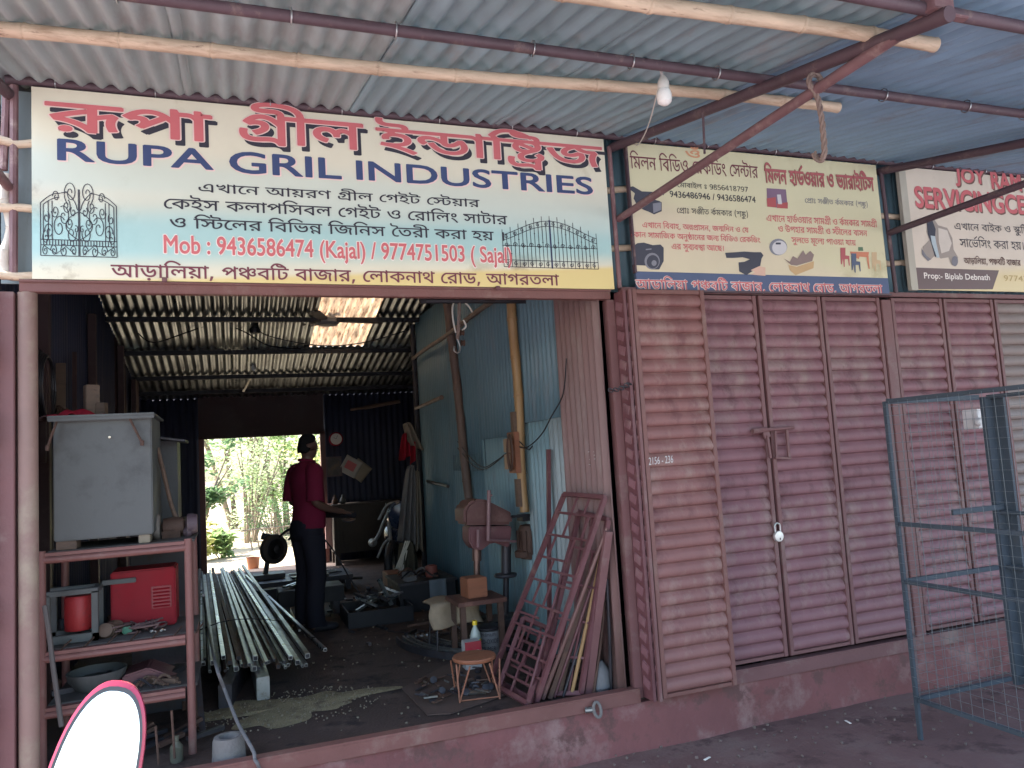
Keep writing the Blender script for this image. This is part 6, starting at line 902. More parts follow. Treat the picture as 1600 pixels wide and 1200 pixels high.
for k,(y,z,r_) in enumerate(((.9,1.95,.12),(1.5,2.0,.16),(2.1,1.75,.13),(2.7,1.5,.17))):
    mb=MB()
    for j in range(5): mb.tube([V((-1.115+.012*j,y+r_*cos(t)*(1+.04*j),z+r_*1.25*sin(t)-.01*j)) for t in [i*2*pi/22 for i in range(23)]],.007,5)
    solo(mb,'cable_coil',[RUBBER,STEELDK,RUST,BLACK][k],['grey cable coil hung on the dark side wall above the steel box','dark wire coil hung on the navy side wall','rusty wire coil hung on the dark side wall behind the control box','black cable coil hung on the side wall near the bright doorway'][k],'coil')
for k in range(5):
    y=.5+k*.5; mb=MB(); mb.bar((-1.10,y,1.5),(-1.11,y+.1,2.2+.15*(k%3)),.03+.03*(k%2),.015); solo(mb,'wall_lath',[BROWNWALL,WOOD][k%2],'upright lath standing against the dark side wall','lath','laths against the sooty side wall')
# ---- cable over the sill and cement pot
mb=MB(); pts=[W(318,930,.9),G(322,960,.32),W(335,1030,.5),W(352,1080,.35),W(372,1130,.15),W(395,1172,-.03),V((W(398,1178,-.055).x,-.062,.05)),W(405,1200,-.08),G(425,1260,ZG+.03)]
mb.tube(spline(pts,8),.0085,8); solo(mb,'cable',mat('pale grey cable',(.12,.12,.125),.55),'grey welding cable trailing from the tubes over the workshop sill','cable')
p=G(358,1188); p=V((p.x,.07+.06,0)); mb=MB(); mb.lathe([(.06,0),(.078,.0),(.072,.10),(.066,.115),(.045,.115),(.04,.06)],(p.x,p.y,0),None,28); solo(mb,'cement_pot',CEMENT,'round cement block with a hollow top on the floor behind the sill','block')
# ---- steel tubes on bearers
rnd=random.Random(11); kinds=[STEEL2,STEEL,STEEL2,RUST,STEELDK,STEEL2]
pos=[]
for i in range(40):
    t=i/39; lay=0 if i%3 else 1
    un=rnd.uniform(-.006,.006)
    xn=-.25+.66*t+un; yn=1.48-.34*t+rnd.uniform(-.12,.12); xf=-.42+.50*t+un; yf=6.1+rnd.uniform(-.4,.35)
    s_=rnd.choice([.016,.02,.025,.03,.018]); pos.append((xn,yn,xf,yf,s_,lay,rnd.choice(kinds)))
pos[36]=(.53,1.30,.10,5.4,.022,1,STEEL)
for i,(xn,yn,xf,yf,s_,lay,m) in enumerate(pos):
    z=.142+lay*.034+s_/2; t=thing('steel_tube','long square steel tube in the bundle lying from the back door to the front','tube',(xn,yn,z-s_/2),'steel tubes in the long bundle')
    mb=MB(); a=V((xn,yn,z));b=V((xf,yf,z+.01)); d=(b-a).normalized(); mb.bar(a,b,s_,s_); mb.build('tube_wall',m,t,bevel=.002)
    mb=MB(); mb.box(a-d*.001,(s_*.74,.003,s_*.74),Rz(math.atan2(d.y,d.x)-pi/2)); mb.build('dark_hollow_plate',BLACK,t)  # black plate painted for the shade inside the hollow tube
for k,(u0,v0,u1,v1) in enumerate(((352,1108,385,1045),(412,1095,398,1040))):
    a=G(u0,v0,.0);b=G(u1,v1,.0); mb=MB(); a.z=b.z=.07; e=(b-a); mb.bar(a,b+e*.25,.075,.135); solo(mb,'steel_channel',STEELDK if k==0 else STEEL2,['darker steel channel propping the tube bundle','brighter steel channel propping the tube bundle beside the sand'][k],'channel',bevel=.004)
mb=MB(); mb.box((-.1,4.6,.07),(1.0,.10,.135)); solo(mb,'steel_channel',STEELDK,'far steel channel under the tube bundle near the doorway','channel')
mb=MB()
for k,(tt) in enumerate((.26,.32)): mb.tube(spline([V((-.32,2.6+k*.05,.16)),V((-.1,2.5,.235)),V((.12,2.45,.235)),V((.36,2.35,.2))],6),.0035,5)
solo(mb,'binding_wire',STEELDK,'thin dark wire tied across the tube bundle','wire')
# rods standing left of the bundle
for k in range(9):
    u=303+k*4.2; a=G(u,1105-k*9,0); a=V((-.19-.028*k,.62+.12*k,0)); b=V((-.30-.03*k,1.5+.2*k,.92-.04*k+.12*(k%3))); mb=MB(); mb.tube([a,a.lerp(b,.5)+V((.012*(k%3-1),0,0)),b],.010,6) if k%2 else mb.bar(a,b,.03,.008)
    solo(mb,'iron_rod',[STEELDK,RUST,STEELDK][k%3],'dark iron rod leaning between the rack and the tube bundle','rod','rods leaning behind the rack')
# ---- sand
mb=MB(); c=V((.27,.80,0))
def sand(a,b):
    r=b;t=a*2*pi; R_=(.30+.07*sin(3*t+1)+.04*sin(7*t)+.02*sin(13*t)); x=c.x+R_*r*cos(t)*1.25+.15*r*cos(t)*(sin(t)>0); y=c.y+R_*r*sin(t)*.85
    return V((x,y,.004+.013*(1-r**1.5)*(1+.35*sin(17*x)*sin(19*y))))
mb.grid(sand,96,16); mb.v=[v for v in mb.v]
SAND=mat('spilt sand',(.235,.2,.125),.95,0,var=.2,scale=14,dirt=((.12,.09,.068),.35,9),bump=.6,bs=120,spec=.1)
sd_=solo(mb,'sand',SAND,None,'sand'); tag(sd_,'pale yellowish sand spilt on the workshop floor','sand',None,'stuff')
mb=MB(); rnd=random.Random(3)
for k in range(420):
    t=rnd.uniform(0,6.28);r=.44*sqrt(rnd.random()); s_=rnd.uniform(.003,.009); mb.box((c.x+r*1.25*cos(t),c.y+r*.8*sin(t),.006+s_*.4+.012*max(0,1-(r/.36))),(s_,s_*.8,s_*.7),Rz(rnd.uniform(0,3))@Rx(rnd.uniform(0,3)))
for k in range(260):
    s_=rnd.uniform(.004,.014); mb.box((rnd.uniform(.1,1.9),rnd.uniform(.15,4.5),s_*.3),(s_,s_*.8,s_*.6),Rz(rnd.uniform(0,3))@Rx(rnd.uniform(0,3)))
tag(solo(mb,'gravel',mat('floor grit',(.17,.145,.105),.95,bump=0),None,'gravel'),'grit scattered over the workshop floor','gravel',None,'stuff')
mb=MB()
for k in range(380):
    s_=rnd.uniform(.004,.016); x=rnd.uniform(-.8,5.5); mb.box((x,-.09-abs(rnd.gauss(0,.5)),ZG+.022+s_*.2),(s_,s_*.8,s_*.6),Rz(rnd.uniform(0,3))@Rx(rnd.uniform(0,3)))
tag(solo(mb,'gravel',mat('forecourt grit',(.13,.10,.09),.95,bump=0),None,'gravel'),'grit and crumbs of plaster along the foot of the plinth','gravel',None,'stuff')
for k,(u,v) in enumerate(((948,1150),(1325,1128))): 
    p=G(u if k else 1105,v if k else 1185,ZG+.02); mb=MB(); mb.box(p,(.05,.012,.003),Rz(.4+k)); solo(mb,'paper_scrap',PRINT_WHITE,['tiny white scrap on the ground below the swung open leaf','tiny white scrap on the ground beside the cage'][k],'litter')
# ---- chop saw, tables and anvil block in the middle
yS=5.2
sw=thing('chop_saw','dark chop saw with a round guard standing in front of the bright doorway','saw',(W(428,900,yS).x,yS,.2))
c=W(428,858,yS); R_=Rz(.5)@AXY
mb=MB(); mb.lathe([(.03,-.04),(.10,-.045),(.155,-.035),(.165,-.02),(.165,.02),(.155,.035),(.10,.045),(.03,.04)],c,R_,32); mb.build('blade_guard',mat('dusty guard',(.07,.06,.055),.55,.3,var=.3),sw)
mb=MB(); mb.lathe([(.02,-.05),(.045,-.075),(.03,-.085)],c,R_,18); mb.lathe([(.10,-.046),(.11,-.05),(.12,-.046)],c,R_,28); mb.build('blade_hub',STEELDK,sw)
mb=MB(); mb.tube(spline([c+V((.06,0,.13)),c+V((.14,-.02,.19)),c+V((.19,-.02,.20)),c+V((.205,-.02,.14)),c+V((.16,0,.09))],6),.014,8); mb.build('handle',BLACK,sw)
mb=MB(); mb.lathe([(.04,-.11),(.055,-.09),(.055,.09),(.03,.1)],c+V((-.05,.12,.08)),AXY,16); mb.box(c+V((-.07,.02,.14)),(.12,.1,.07),Ry(.3)); mb.build('motor',BLACK,sw)
mb=MB(); mb.bar(c+V((-.06,.04,-.08)),c+V((-.1,.06,-.28)),.05,.09); mb.box(c+V((-.06,.05,-.29)),(.34,.26,.05)); mb.build('base',STEELDK,sw,bevel=.004)
yT=5.0; a=W(425,905,yT);zt_=c.z-.315-.0
mb=MB(); 
tb=thing('low_bench','low dark steel bench under the chop saw','bench',(.6,yT,0))
mb=MB(); mb.box((.72,5.15,zt_-.03),(1.0,.6,.05)); mb.build('bench_top',STEELDK,tb,bevel=.004)
for x in (.27,1.17):
    for y in (4.9,5.4): mb=MB(); mb.box((x,y,(zt_-.055)/2),(.05,.05,zt_-.055)); mb.build('leg',STEELDK,tb)
rnd=random.Random(21)
for k in range(12):
    p=V((rnd.uniform(.55,1.1),rnd.uniform(4.92,5.35),zt_+.012)); mb=MB(); L=rnd.uniform(.08,.22); mb.box(p,(L,.03,.02),Rz(rnd.uniform(-.6,.6))); solo(mb,'steel_offcut',[STEEL2,STEELDK,STEEL][k%3],'short steel offcut lying on the low bench under the saw','offcut','offcuts on the low bench')
p=G(396,889,-.06); mb=MB(); mb.lathe([(.06,0),(.075,.0),(.095,.16),(.1,.17),(.09,.165),(.07,.02)],p,None,24)
solo(mb,'bucket',mat('terracotta plastic',(.2,.07,.035),.5),'terracotta coloured bucket on the sunny earth outside the back door','bucket')
aL=W(435,925,3.5);aR=W(537,915,3.5)
av=thing('steel_block','heavy black steel block on short legs beside the man','block',((aL.x+aR.x)/2,3.55,0))
mb=MB(); zb_=W(435,950,3.5).z;zt2=W(435,925,3.5).z; mb.box(((aL.x+aR.x)/2,3.65,(zb_+zt2)/2),(aR.x-aL.x,.34,zt2-zb_)); mb.build('block_body',BLACK,av,bevel=.006)
for x in (aL.x+.07,aR.x-.07): mb=MB(); mb.box((x,3.65,zb_/2),(.06,.26,zb_)); mb.build('leg',STEELDK,av)
for k in range(7):
    mb=MB(); x=aL.x+.05+k*.035; L=rnd.uniform(.15,.3); mb.bar((x,3.62+rnd.uniform(-.05,.05),zt2+.018),(x+.1+rnd.uniform(-.05,.1),3.62+L,zt2+.018+.02*(k%2)),.03,.02); solo(mb,'steel_offcut',STEEL if k%2 else STEEL2,'bright offcut lying on the black steel block','offcut','offcuts on the black steel block')
# grinder-like tool on the floor past the man
p=G(525,917); mb=MB(); mb.lathe([(.03,0),(.06,.01),(.065,.08),(.04,.12),(.02,.15)],p,None,16); mb.tube([p+V((.05,0,.09)),p+V((.30,-.02,.07))],.016,8); mb.box(p+V((.04,0,.15)),(.06,.06,.05)); solo(mb,'hand_vice',BLACK,'black vice with a bar handle on the floor past the man','vice')
mb=MB(); p=G(455,960); mb.tube([G(440,925,.05),G(468,985,.02)],.012,8); solo(mb,'steel_pipe',STEEL,'short shiny pipe on the floor beside the tube bundle','pipe')
# scrap tray with offcuts
yB=2.75; tr=thing('scrap_tray','low black steel tray heaped with offcuts near the blue sheet wall','tray',(1.15,yB,0))
xa,xb=W(545,960,yB).x,W(645,945,yB).x; zt3=.13
mb=MB(); mb.box(((xa+xb)/2,yB,zt3/2),(xb-xa,.012,zt3)); mb.box(((xa+xb)/2,yB+.55,zt3/2),(xb-xa,.012,zt3)); mb.box((xa,yB+.275,zt3/2),(.012,.538,zt3)); mb.box((xb,yB+.275,zt3/2),(.012,.538,zt3)); mb.box(((xa+xb)/2,yB+.275,.05),(xb-xa-.02,.53,.012)); mb.build('tray_walls',BLACK,tr)
for k in range(34):
    x=rnd.uniform(xa+.12,xb-.12);y=yB+rnd.uniform(.1,.45); L=rnd.uniform(.08,.24);s_=rnd.uniform(.015,.035); mb=MB(); mb.box((x,y,.13+rnd.uniform(0,.12)),(L,s_,s_*.6),Rz(rnd.uniform(0,3.1))@Ry(rnd.uniform(-.45,.45))); solo(mb,'steel_offcut',[STEEL2,RUST,STEELDK,STEELDK,STEEL][k%5],'steel offcut in the black scrap tray','offcut','offcuts in the scrap tray')
# dark work crate farther back by the hanging clothes
yC=3.1; cb=thing('tool_chest','large black tool chest with clutter on its lid below the hanging clothes','chest',(1.62,yC,0))
xa2,xb2=W(625,930,yC).x,W(712,915,yC).x; zc2=W(660,912,yC).z
mb=MB(); mb.box(((xa2+xb2)/2,yC+.3,zc2/2),(xb2-xa2,.6,zc2)); mb.build('body',BLACK,cb,bevel=.006)
mb=MB(); mb.box(((xa2+xb2)/2,yC+.3,zc2+.012),(xb2-xa2+.03,.64,.022)); mb.build('lid',STEELDK,cb,bevel=.004)
for k in range(12):
    x=rnd.uniform(xa2+.1,xb2-.1);y=yC+rnd.uniform(.08,.5); mb=MB()
    if k%3==0: mb.tube(spline([V((x-.1,y,zc2+.04)),V((x,y+.05,zc2+.09)),V((x+.06,y,zc2+.05)),V((x+.12,y-.04,zc2+.035))],5),.010,6)
    else: mb.box((x,y,zc2+.045),(rnd.uniform(.06,.14),rnd.uniform(.03,.08),rnd.uniform(.03,.05)),Rz(rnd.uniform(0,3)))
    solo(mb,'workshop_tool',[RUST,STEELDK,BLACK,CLOTH_GREY][k%4],'small tool or scrap lying on the black tool chest','tool','clutter on the tool chest')
p=W(678,896,yC+.1); mb=MB(); mb.lathe([(.05,0),(.06,.02),(.058,.10),(.03,.11)],(p.x,p.y+.1,zc2+.025),None,16); solo(mb,'plastic_tub',mat('faded red plastic',(.2,.06,.05),.5),'faded red and pale tub on the black tool chest','tub')
p=W(682,910,yC-.02); mb=MB(); mb.grid(lambda a,b:V((p.x-.07+.16*a,yC-.03-.01*sin(6*a),zc2+.03-.2*b-.05*sin(3*a)*b)),8,6); solo(mb,'cloth',mat('bluish rag',(.12,.145,.17),.9),'bluish rag hanging off the corner of the black tool chest','cloth',thick=.004)
mb=MB(); mb.bar(W(592,905,3.0),W(612,945,2.9),.04,.014); solo(mb,'steel_strip',STEEL,'bright steel strip leaning on the black tool chest','strip')
# blurred machine with dark cover (motorbike under a sheet) by the cabinet
yM=4.6; mk=thing('parked_motorbike','dark motorbike parked in the back corner by the hanging clothes','motorbike',(W(610,880,yM).x,yM,0))
q=lambda u,v,dy=0:W(u,v,yM+dy)
xc=q(612,860).x
def ringw(c,R,r,mbx,rot=Rz(1.15)):
    mbx.tube([c+rot@V((R*cos(t),0,R*sin(t))) for t in [i*2*pi/24 for i in range(25)]],r,8)
mb=MB(); ringw(V((xc-.02,yM-.15,.27)),.22,.045,mb); mb.build('wheel',BLACK,mk); mb=MB(); ringw(V((xc+.28,yM+.85,.27)),.22,.045,mb); mb.build('wheel',BLACK,mk)
mb=MB(); mb.tube(spline([q(582,850),q(592,835),q(600,815),q(607,800)],5),.018,8); mb.tube(spline([q(590,872),q(600,850),q(612,838)],5),.014,8); mb.tube([V((xc-.02,yM-.15,.27)),q(607,815)],.02,8); mb.build('front_fork',STEEL2,mk)
mb=MB(); mb.lathe([(.03,-.30),(.11,-.22),(.14,-.05),(.13,.12),(.06,.24)],q(625,838,.25),Rz(.4)@Rx(-1.3),18); mb.lathe([(.05,-.1),(.16,-.03),(.17,.04),(.08,.1)],q(628,805,.0),Rx(-1.2),18); mb.build('tank',mat('dark blue gloss',(.02,.03,.06),.25,0,spec=.5),mk)
mb=MB(); mb.box(V((xc+.2,yM+.55,.72)),(.2,.5,.1),Rz(-.25)); mb.box(V((xc+.12,yM+.35,.42)),(.22,.4,.3),Rz(-.25)); mb.build('seat_and_engine',BLACK,mk,bevel=.03)
mb=MB(); mb.tube(spline([q(592,812),q(604,790),q(618,785),q(634,790)],5),.014,8); mb.tube(spline([q(590,812),q(600,800),q(603,786)],5),.006,6); mb.lathe([(.01,0),(.045,.01),(.05,.03),(.02,.05)],q(583,848),AXY,16); mb.build('handlebar',STEEL2,mk)
p=G(578,910); mb=MB(); mb.box((p.x+.05,4.0,.13),(.16,.3,.26)); solo(mb,'wooden_block',WOODOR,'brown wooden block on the floor under the motorbike front','block',bevel=.006)
# ---- cabinet at the back
yK=7.0
kb=thing('wooden_cabinet','low wide wooden cabinet against the dark back wall','cabinet',(1.75,yK,0))
xk0=W(521,800,yK).x;xk1=2.42;zk1=W(521,792,yK).z;zk0=.16
WCAB=mat('dull cabinet wood',(.05,.038,.03),.6,0,var=.25,scale=4,stretch=(4,1,1),dirt=((.03,.024,.02),.3,4))
mb=MB(); mb.box(((xk0+xk1)/2,yK+.22,(zk0+zk1)/2),(xk1-xk0,.44,zk1-zk0)); mb.build('body',WCAB,kb,bevel=.006)
mb=MB(); mb.box(((xk0+xk1)/2,yK+.215,zk1+.012),(xk1-xk0+.05,.5,.024)); mb.build('top',WCAB,kb,bevel=.004)
for i in range(2):
    x0=xk0+.04+i*(xk1-xk0)/2; mb=MB(); mb.box((x0+(xk1-xk0)/4-.03,yK-.006,(zk0+zk1)/2-.02),((xk1-xk0)/2-.08,.014,zk1-zk0-.16)); mb.build('door',WCAB,kb,bevel=.006)
for x in (xk0+.04,xk1-.04):
    for y in (yK+.04,yK+.40): mb=MB(); mb.box((x,y,zk0/2),(.07,.07,zk0)); mb.build('leg',WCAB,kb)
xp=W(515,830,7.28).x; mb=MB(); mb.box((xp-.01,7.26,.53),(.10,.03,.62)); solo(mb,'backlight_strip',mat('pink strip of painted backlight',(.45,.27,.26),.6),'pink strip of painted backlight standing between the doorway and the cabinet','board')  # pink strip stands for backlight on the cabinet end
# wall things
p=W(525,686,7.5); ck=thing('wall_clock','small round pale clock on the dark back wall','clock',(p.x,7.5,p.z))
mb=MB(); mb.lathe([(.02,-.02),(.095,-.02),(.10,-.01),(.10,.015)],p,AXY,24); mb.build('case',CLOTH_RED,ck); mb=MB(); mb.lathe([(.01,-.003),(.08,-.002),(.082,.001)],p+V((0,-.022,0)),AXY,24); mb.build('dial',PRINT_WHITE,ck); mb=MB(); mb.bar(p+V((0,-.028,0)),p+V((.02,-.028,.05)),.008,.003); mb.bar(p+V((0,-.028,0)),p+V((-.035,-.028,.02)),.008,.003); mb.build('hand',BLACK,ck)
p=W(522,729,7.48); pf=thing('framed_picture','small framed picture in dull colours hanging below the clock','picture',(p.x,7.5,p.z))
mb=MB(); mb.box(p,(.22,.02,.29)); mb.build('picture_frame',BROWNPIPE,pf,bevel=.003); mb=MB(); mb.box(p+V((0,-.012,0)),(.18,.004,.25)); mb.build('print',mat('dull print',(.08,.07,.07),.5,0,var=.6,scale=9,dirt=((.2,.12,.05),.35,7)),pf)
for k,(u,v,ro,cl,lab) in enumerate(((548,729,.55,None,'calendar sheet with a red print hanging askew on the back wall'),(562,735,.72,None,'paler sheet of paper tucked behind the red printed calendar'))):
    p=W(u,v,7.47+.02*k); t=thing('paper_sheet',lab,'paper',p); mb=MB(); mb.grid(lambda a,b:p+Ry(ro)@V((.26*(a-.5),.01*sin(5*a+k),.26*(b-.5))),8,8); mb.build('sheet',mat('white paper',(.45,.42,.38),.8) if k==0 else mat('tan paper',(.3,.26,.2),.8),t,smooth=True,thick=.003)
    if k==0:
        mb=MB(); mb.box(p+V((-.005,-.02,.01)),(.15,.002,.12),Ry(.55)); mb.build('red_print',PRINT_RED,t)
mb=MB(); mb.tube([W(548,640,7.3),W(575,636,7.2)],.02,8); mb.tube([W(570,637,7.2),W(625,627,7.0)],.028,8); solo(mb,'long_stick',WOOD,'brown stick stowed high on the dark back wall','stick')
for k,(u,v) in enumerate(((508,618),(518,786),(530,783))):
    if k==0: continue
    p=W(u,v,7.15); mb=MB(); mb.lathe([(.03,0),(.05,.02),(.04,.06),(.02,.09),(.012,.13)],(p.x+.05,7.15,zk1+.026),None,14); solo(mb,'small_jar',[RUST,GREYPAINT][k-1],['rust coloured jar on the cabinet corner','grey jar on the cabinet'][k-1],'jar')
# ---- hanging clothes at the end of the partition
def hang(u0,v0,u1,v1,y,wt,wb,m,name,label,seed=1,fold=5,x=None):
    a=W(u0,v0,y);b=W(u1,v1,y);rnd=random.Random(seed);ph=rnd.uniform(0,6)
    def fn(s,t):
        c=a.lerp(b,t);ww=wt+(wb-wt)*(t**.6); q=(s-.5)
        return c+V((q*ww,(.035+.03*t)*sin(s*fold*6.28+ph+t*1.2)-.05*cos(q*3),-.03*abs(q)*(1-t)+.03*t*sin(4*s+ph)))
    mb=MB(); mb.grid(fn,40,14); return solo(mb,name,m,label,'clothing',smooth=True,thick=.005)
yH=4.45
hang(642,726,638,848,yH,.07,.22,CLOTH_GREY,'hanging_shirt','long greyish shirt hanging at the far edge of the blue partition',1,3.3)
hang(650,735,652,862,yH+.05,.05,.12,CLOTH_BEIGE,'hanging_shirt','beige sleeve of cloth hanging beside the greyish shirt',2,2)
hang(636,845,640,900,yH-.05,.15,.24,mat('olive cloth',(.08,.073,.055),.9,bump=.3,bs=160),'hanging_sack','olive sack hanging below the greyish shirt',3,2)
hang(636,660,652,700,yH,.08,.16,CLOTH_BEIGE,'hanging_cloth','pale cloth tucked over the bamboo rail above the red garment',4,2)
hang(633,676,632,715,yH+.08,.05,.16,CLOTH_RED,'hanging_garment','bright red garment hanging in the dark corner',5,2.5)
hang(645,690,645,722,yH+.02,.05,.07,CLOTH_RED,'hanging_garment','narrow red sleeve hanging beside the greyish shirt',6,1.5)
mb=MB()
for k in range(3): mb.tube(spline([W(634+k*3,845,yH-.12),W(626+k*2,870,yH-.13),W(617+k*3,893,yH-.13),W(623+k*3,890,yH-.13),W(630+k*3,860,yH-.12)],6),.008,6)
solo(mb,'rope',WHITECORD,'loop of pale cord hanging below the greyish shirt','rope')
mb=MB(); a=P(668,752,0,1.98);b=P(700,760,0,1.98); mb.tube([a,b],.016,8); solo(mb,'wall_bar',STEELDK,'short dark bar fixed to the blue sheet wall past the shirt','bar')
# ---- switch board, cables, hook on the right wall
p=P(803,705,0,1.94); sbd=thing('switch_board','wooden switch board with sockets fixed to the golden bamboo post','switch board',p)
mb=MB(); mb.box(p+V((.0,0,-.01)),(.04,.16,.30)); mb.build('board',WOODOR,sbd,bevel=.004)
mb=MB(); mb.box(p+V((-.035,.05,.045)),(.035,.06,.10)); mb.box(p+V((-.035,.05,-.075)),(.035,.06,.11)); mb.build('socket_box',mat('tan socket box',(.24,.15,.095),.5),sbd,bevel=.004)
mb=MB()
for k in range(4): mb.tube([p+V((-.05,-.045+.055*cos(t)-.004*k,-.02+.12*sin(t)+.008*k)) for t in [i*2*pi/20 for i in range(21)]],.006,6)
mb.build('cable_coil',RUST,sbd)
for (u,v,lab) in ((803,665,'short wooden batten nailed above the switch board'),(810,770,'short wooden batten nailed below the switch board')): mb=MB(); mb.box(P(u,v,0,1.94),(.03,.055,.20)); solo(mb,'wooden_batten',WOOD,lab,'batten')
for k,pts in enumerate(([(715,690),(735,715),(755,730),(775,720),(795,705)],[(715,700),(740,728),(760,732),(790,710)],[(800,690),(820,700),(845,680),(862,650),(880,615),(885,560)],[(812,690),(825,702),(832,697)])):
    mb=MB(); mb.tube(spline([P(u,v,0,1.965-.004*k) for u,v in pts],6),.0045,5); solo(mb,'cable',BLACK,['thin dark cable sagging along the blue sheet wall','second thin dark cable sagging under the first on the blue sheet wall','dark cable rising from the switch board to the red sheet','short loose cable end beside the switch board'][k],'cable')
yk=1.15; hk=thing('hanging_hook','rusty lifting hook with rope and pulley hanging from the workshop head beam','hook',W(715,545,yk))
mb=MB(); rope([W(718,462,yk),W(717,500,yk),W(715,530,yk)],.012,mb); mb.build('rope',ROPE,hk)
mb=MB(); mb.tube(spline([W(715,530,yk),W(719,543,yk),W(716,551,yk),W(710,548,yk),W(710,541,yk)],6),.007,8); mb.build('hook',STEEL2,hk)
mb=MB(); mb.tube(spline([W(712,466,yk),W(707,480,yk),W(708,500,yk),W(712,520,yk)],6),.006,6); mb.tube(spline([W(720,468,yk),W(732,478,yk),W(738,488,yk)],6),.006,6); mb.tube(spline([W(724,500,yk),W(728,510,yk),W(722,516,yk)],5),.006,6); mb.build('cord',WHITECORD,hk)
mb=MB(); mb.lathe([(.012,-.015),(.022,-.012),(.014,0),(.022,.012),(.012,.015)],W(722,520,yk),AXX,16); mb.lathe([(.012,-.015),(.024,-.012),(.015,0),(.024,.012),(.012,.015)],W(723,536,yk),AXX,16); mb.build('pulley',RUST,hk)
mb=MB(); mb.tube([W(660,470,yk),W(850,470,yk)],.02,8); mb.box(W(660,470,yk),(.04,.04,.04)); solo(mb,'cross_beam',STEELDK,'dark cross beam just behind the workshop lintel that carries the hook','beam')
# ---- drill press
yD=1.42; dp=thing('drill_press','old red brown pillar drill with belt cover and rear motor beside the blue sheet wall','drill',W(765,935,yD))
q=lambda u,v,dy=0:W(u,v,yD+dy)
DRL=mat('old red drill paint',(.09,.038,.034),.55,.1,var=.25,scale=6,dirt=((.13,.078,.065),.3,6))
mb=MB(); out=[(726,821),(725,800),(730,788),(742,780),(760,781),(780,791),(798,800),(802,806),(801,820)]
mb.prism([q(u,v,-.13) for u,v in out],(0,.26,0)); mb.build('belt_cover',DRL,dp,bevel=.02)
mb=MB(); mb.prism([q(u,v,-.09) for u,v in [(733,823),(800,822),(799,838),(796,856),(775,848),(766,850),(752,861),(740,858),(733,845)]],(0,.18,0)); mb.build('head',MAROON,dp,bevel=.01)
mb=MB(); mb.tube([q(791,850),q(791,900)],.036,16); mb.tube([q(791,898),q(790,960)],.022,14); mb.lathe([(.02,-.01),(.08,-.01),(.085,0),(.08,.012),(.03,.018)],q(790,899),None,20); mb.build('column',STEELDK,dp)
mb=MB(); mb.tube([q(745,855),q(745,876)],.034,14); mb.tube([q(745,876),q(745,905)],.024,14); mb.build('spindle',mat('worn brown steel',(.14,.085,.07),.4,.6,var=.3),dp)
mb=MB(); mb.tube([q(764,766,-.17),q(763,845,-.17)],.014,10); mb.tube([q(762,774,-.17),q(769,774,-.17)],.008,6); mb.tube([q(764,844,-.17),q(806,846,-.10)],.009,8); mb.tube([q(747,828,-.15),q(747,855,-.15)],.012,8); mb.build('feed_lever',PURPIPE,dp)
mb=MB(); mb.lathe([(.03,-.13),(.075,-.12),(.085,-.08),(.085,.09),(.07,.12),(.03,.13)],q(828,846,.02),None,20)
for k in range(14): a=k*2*pi/14; mb.box(q(828,846,.02)+V((.088*cos(a),.088*sin(a),0)),(.02,.006,.17),Rz(a))
mb.lathe([(.02,.0),(.07,.01),(.075,.05),(.03,.07)],q(820,872,.02),None,18); mb.build('motor',RUST,dp)
mb=MB(); mb.box(q(826,808,.02),(.14,.12,.045)); mb.box(q(815,806,-.05),(.16,.02,.02)); mb.build('motor_bracket',BLACK,dp); mb=MB(); mb.lathe([(.01,-.02),(.02,-.015),(.02,.02)],q(846,814,-.02),AXY,12); mb.build('cable_gland',PRINT_PINK,dp)
mb=MB(); zb0=q(745,960).z
mb.box(q(785,965,.05)+V((0,0,-.02)),(.26,.26,.05)); mb.tube([q(786,962,.05),V((q(786,962).x,yD+.05,0.02))],.03,12); mb.lathe([(.03,.03),(.15,.02),(.16,0)],V((q(786,962).x,yD+.05,0)),None,20); mb.build('base',STEELDK,dp)
tt=thing('small_table','low red brown timber stand holding the wooden block under the drill','table',(q(745,940).x,1.25,0))
xa,xb=W(710,935,1.2).x,W(786,935,1.2).x; zt4=W(740,938,1.15).z
mb=MB(); mb.box(((xa+xb)/2,1.28,zt4-.015),(xb-xa,.34,.03)); mb.build('table_top',mat('red brown plank',(.085,.036,.028),.6,var=.25,dirt=((.22,.11,.08),.3,5)),tt,bevel=.004)
for x in (xa+.04,xb-.04):
    for y in (1.15,1.41): mb=MB(); mb.bar((x,y,0),(x,y,zt4-.03),.035,.035); mb.build('leg',RUST,tt)
c=W(745,921,1.2); mb=MB(); mb.box((c.x,1.27,zt4+.003+.068),(.145,.15,.135),Rz(.1)); solo(mb,'wooden_block',WOODOR,'bright orange brown wooden block under the drill spindle','block',bevel=.006)
# ---- jute cloth on a wire stand, cans, bottle
sx=W(702,985,1.45).x; st=thing('wire_stand','thin wire stand under the folded jute cloth','stand',(sx,1.5,0))
zs=W(700,945,1.45).z
mb=MB()
for dx,dy in ((-.1,-.08),(.1,-.08),(-.1,.12),(.1,.12)): mb.tube([(sx+dx*1.1,1.5+dy*1.2,0),(sx+dx*.8,1.5+dy,zs-.012)],.006,6)
mb.tube([(sx-.09,1.42,zs-.012),(sx+.09,1.42,zs-.012),(sx+.09,1.62,zs-.012),(sx-.09,1.62,zs-.012),(sx-.09,1.42,zs-.012)],.006,6); mb.build('wire_frame',STEELDK,st)
def fold(a,b):
    t=b; x=sx+.04+(a-.5)*.36+.015*sin(7*b)
    if t<.45: y=1.64-.24*(t/.45); z=zs+.004+.012*sin(6*a+3*t)
    else: y=1.40-.02*sin(9*a)-.03*(t-.45); z=zs+.004-.15*((t-.45)/.55)-.02*sin(5*a)*(t-.45)
    return V((x,y,z+.02*sin(pi*a)))
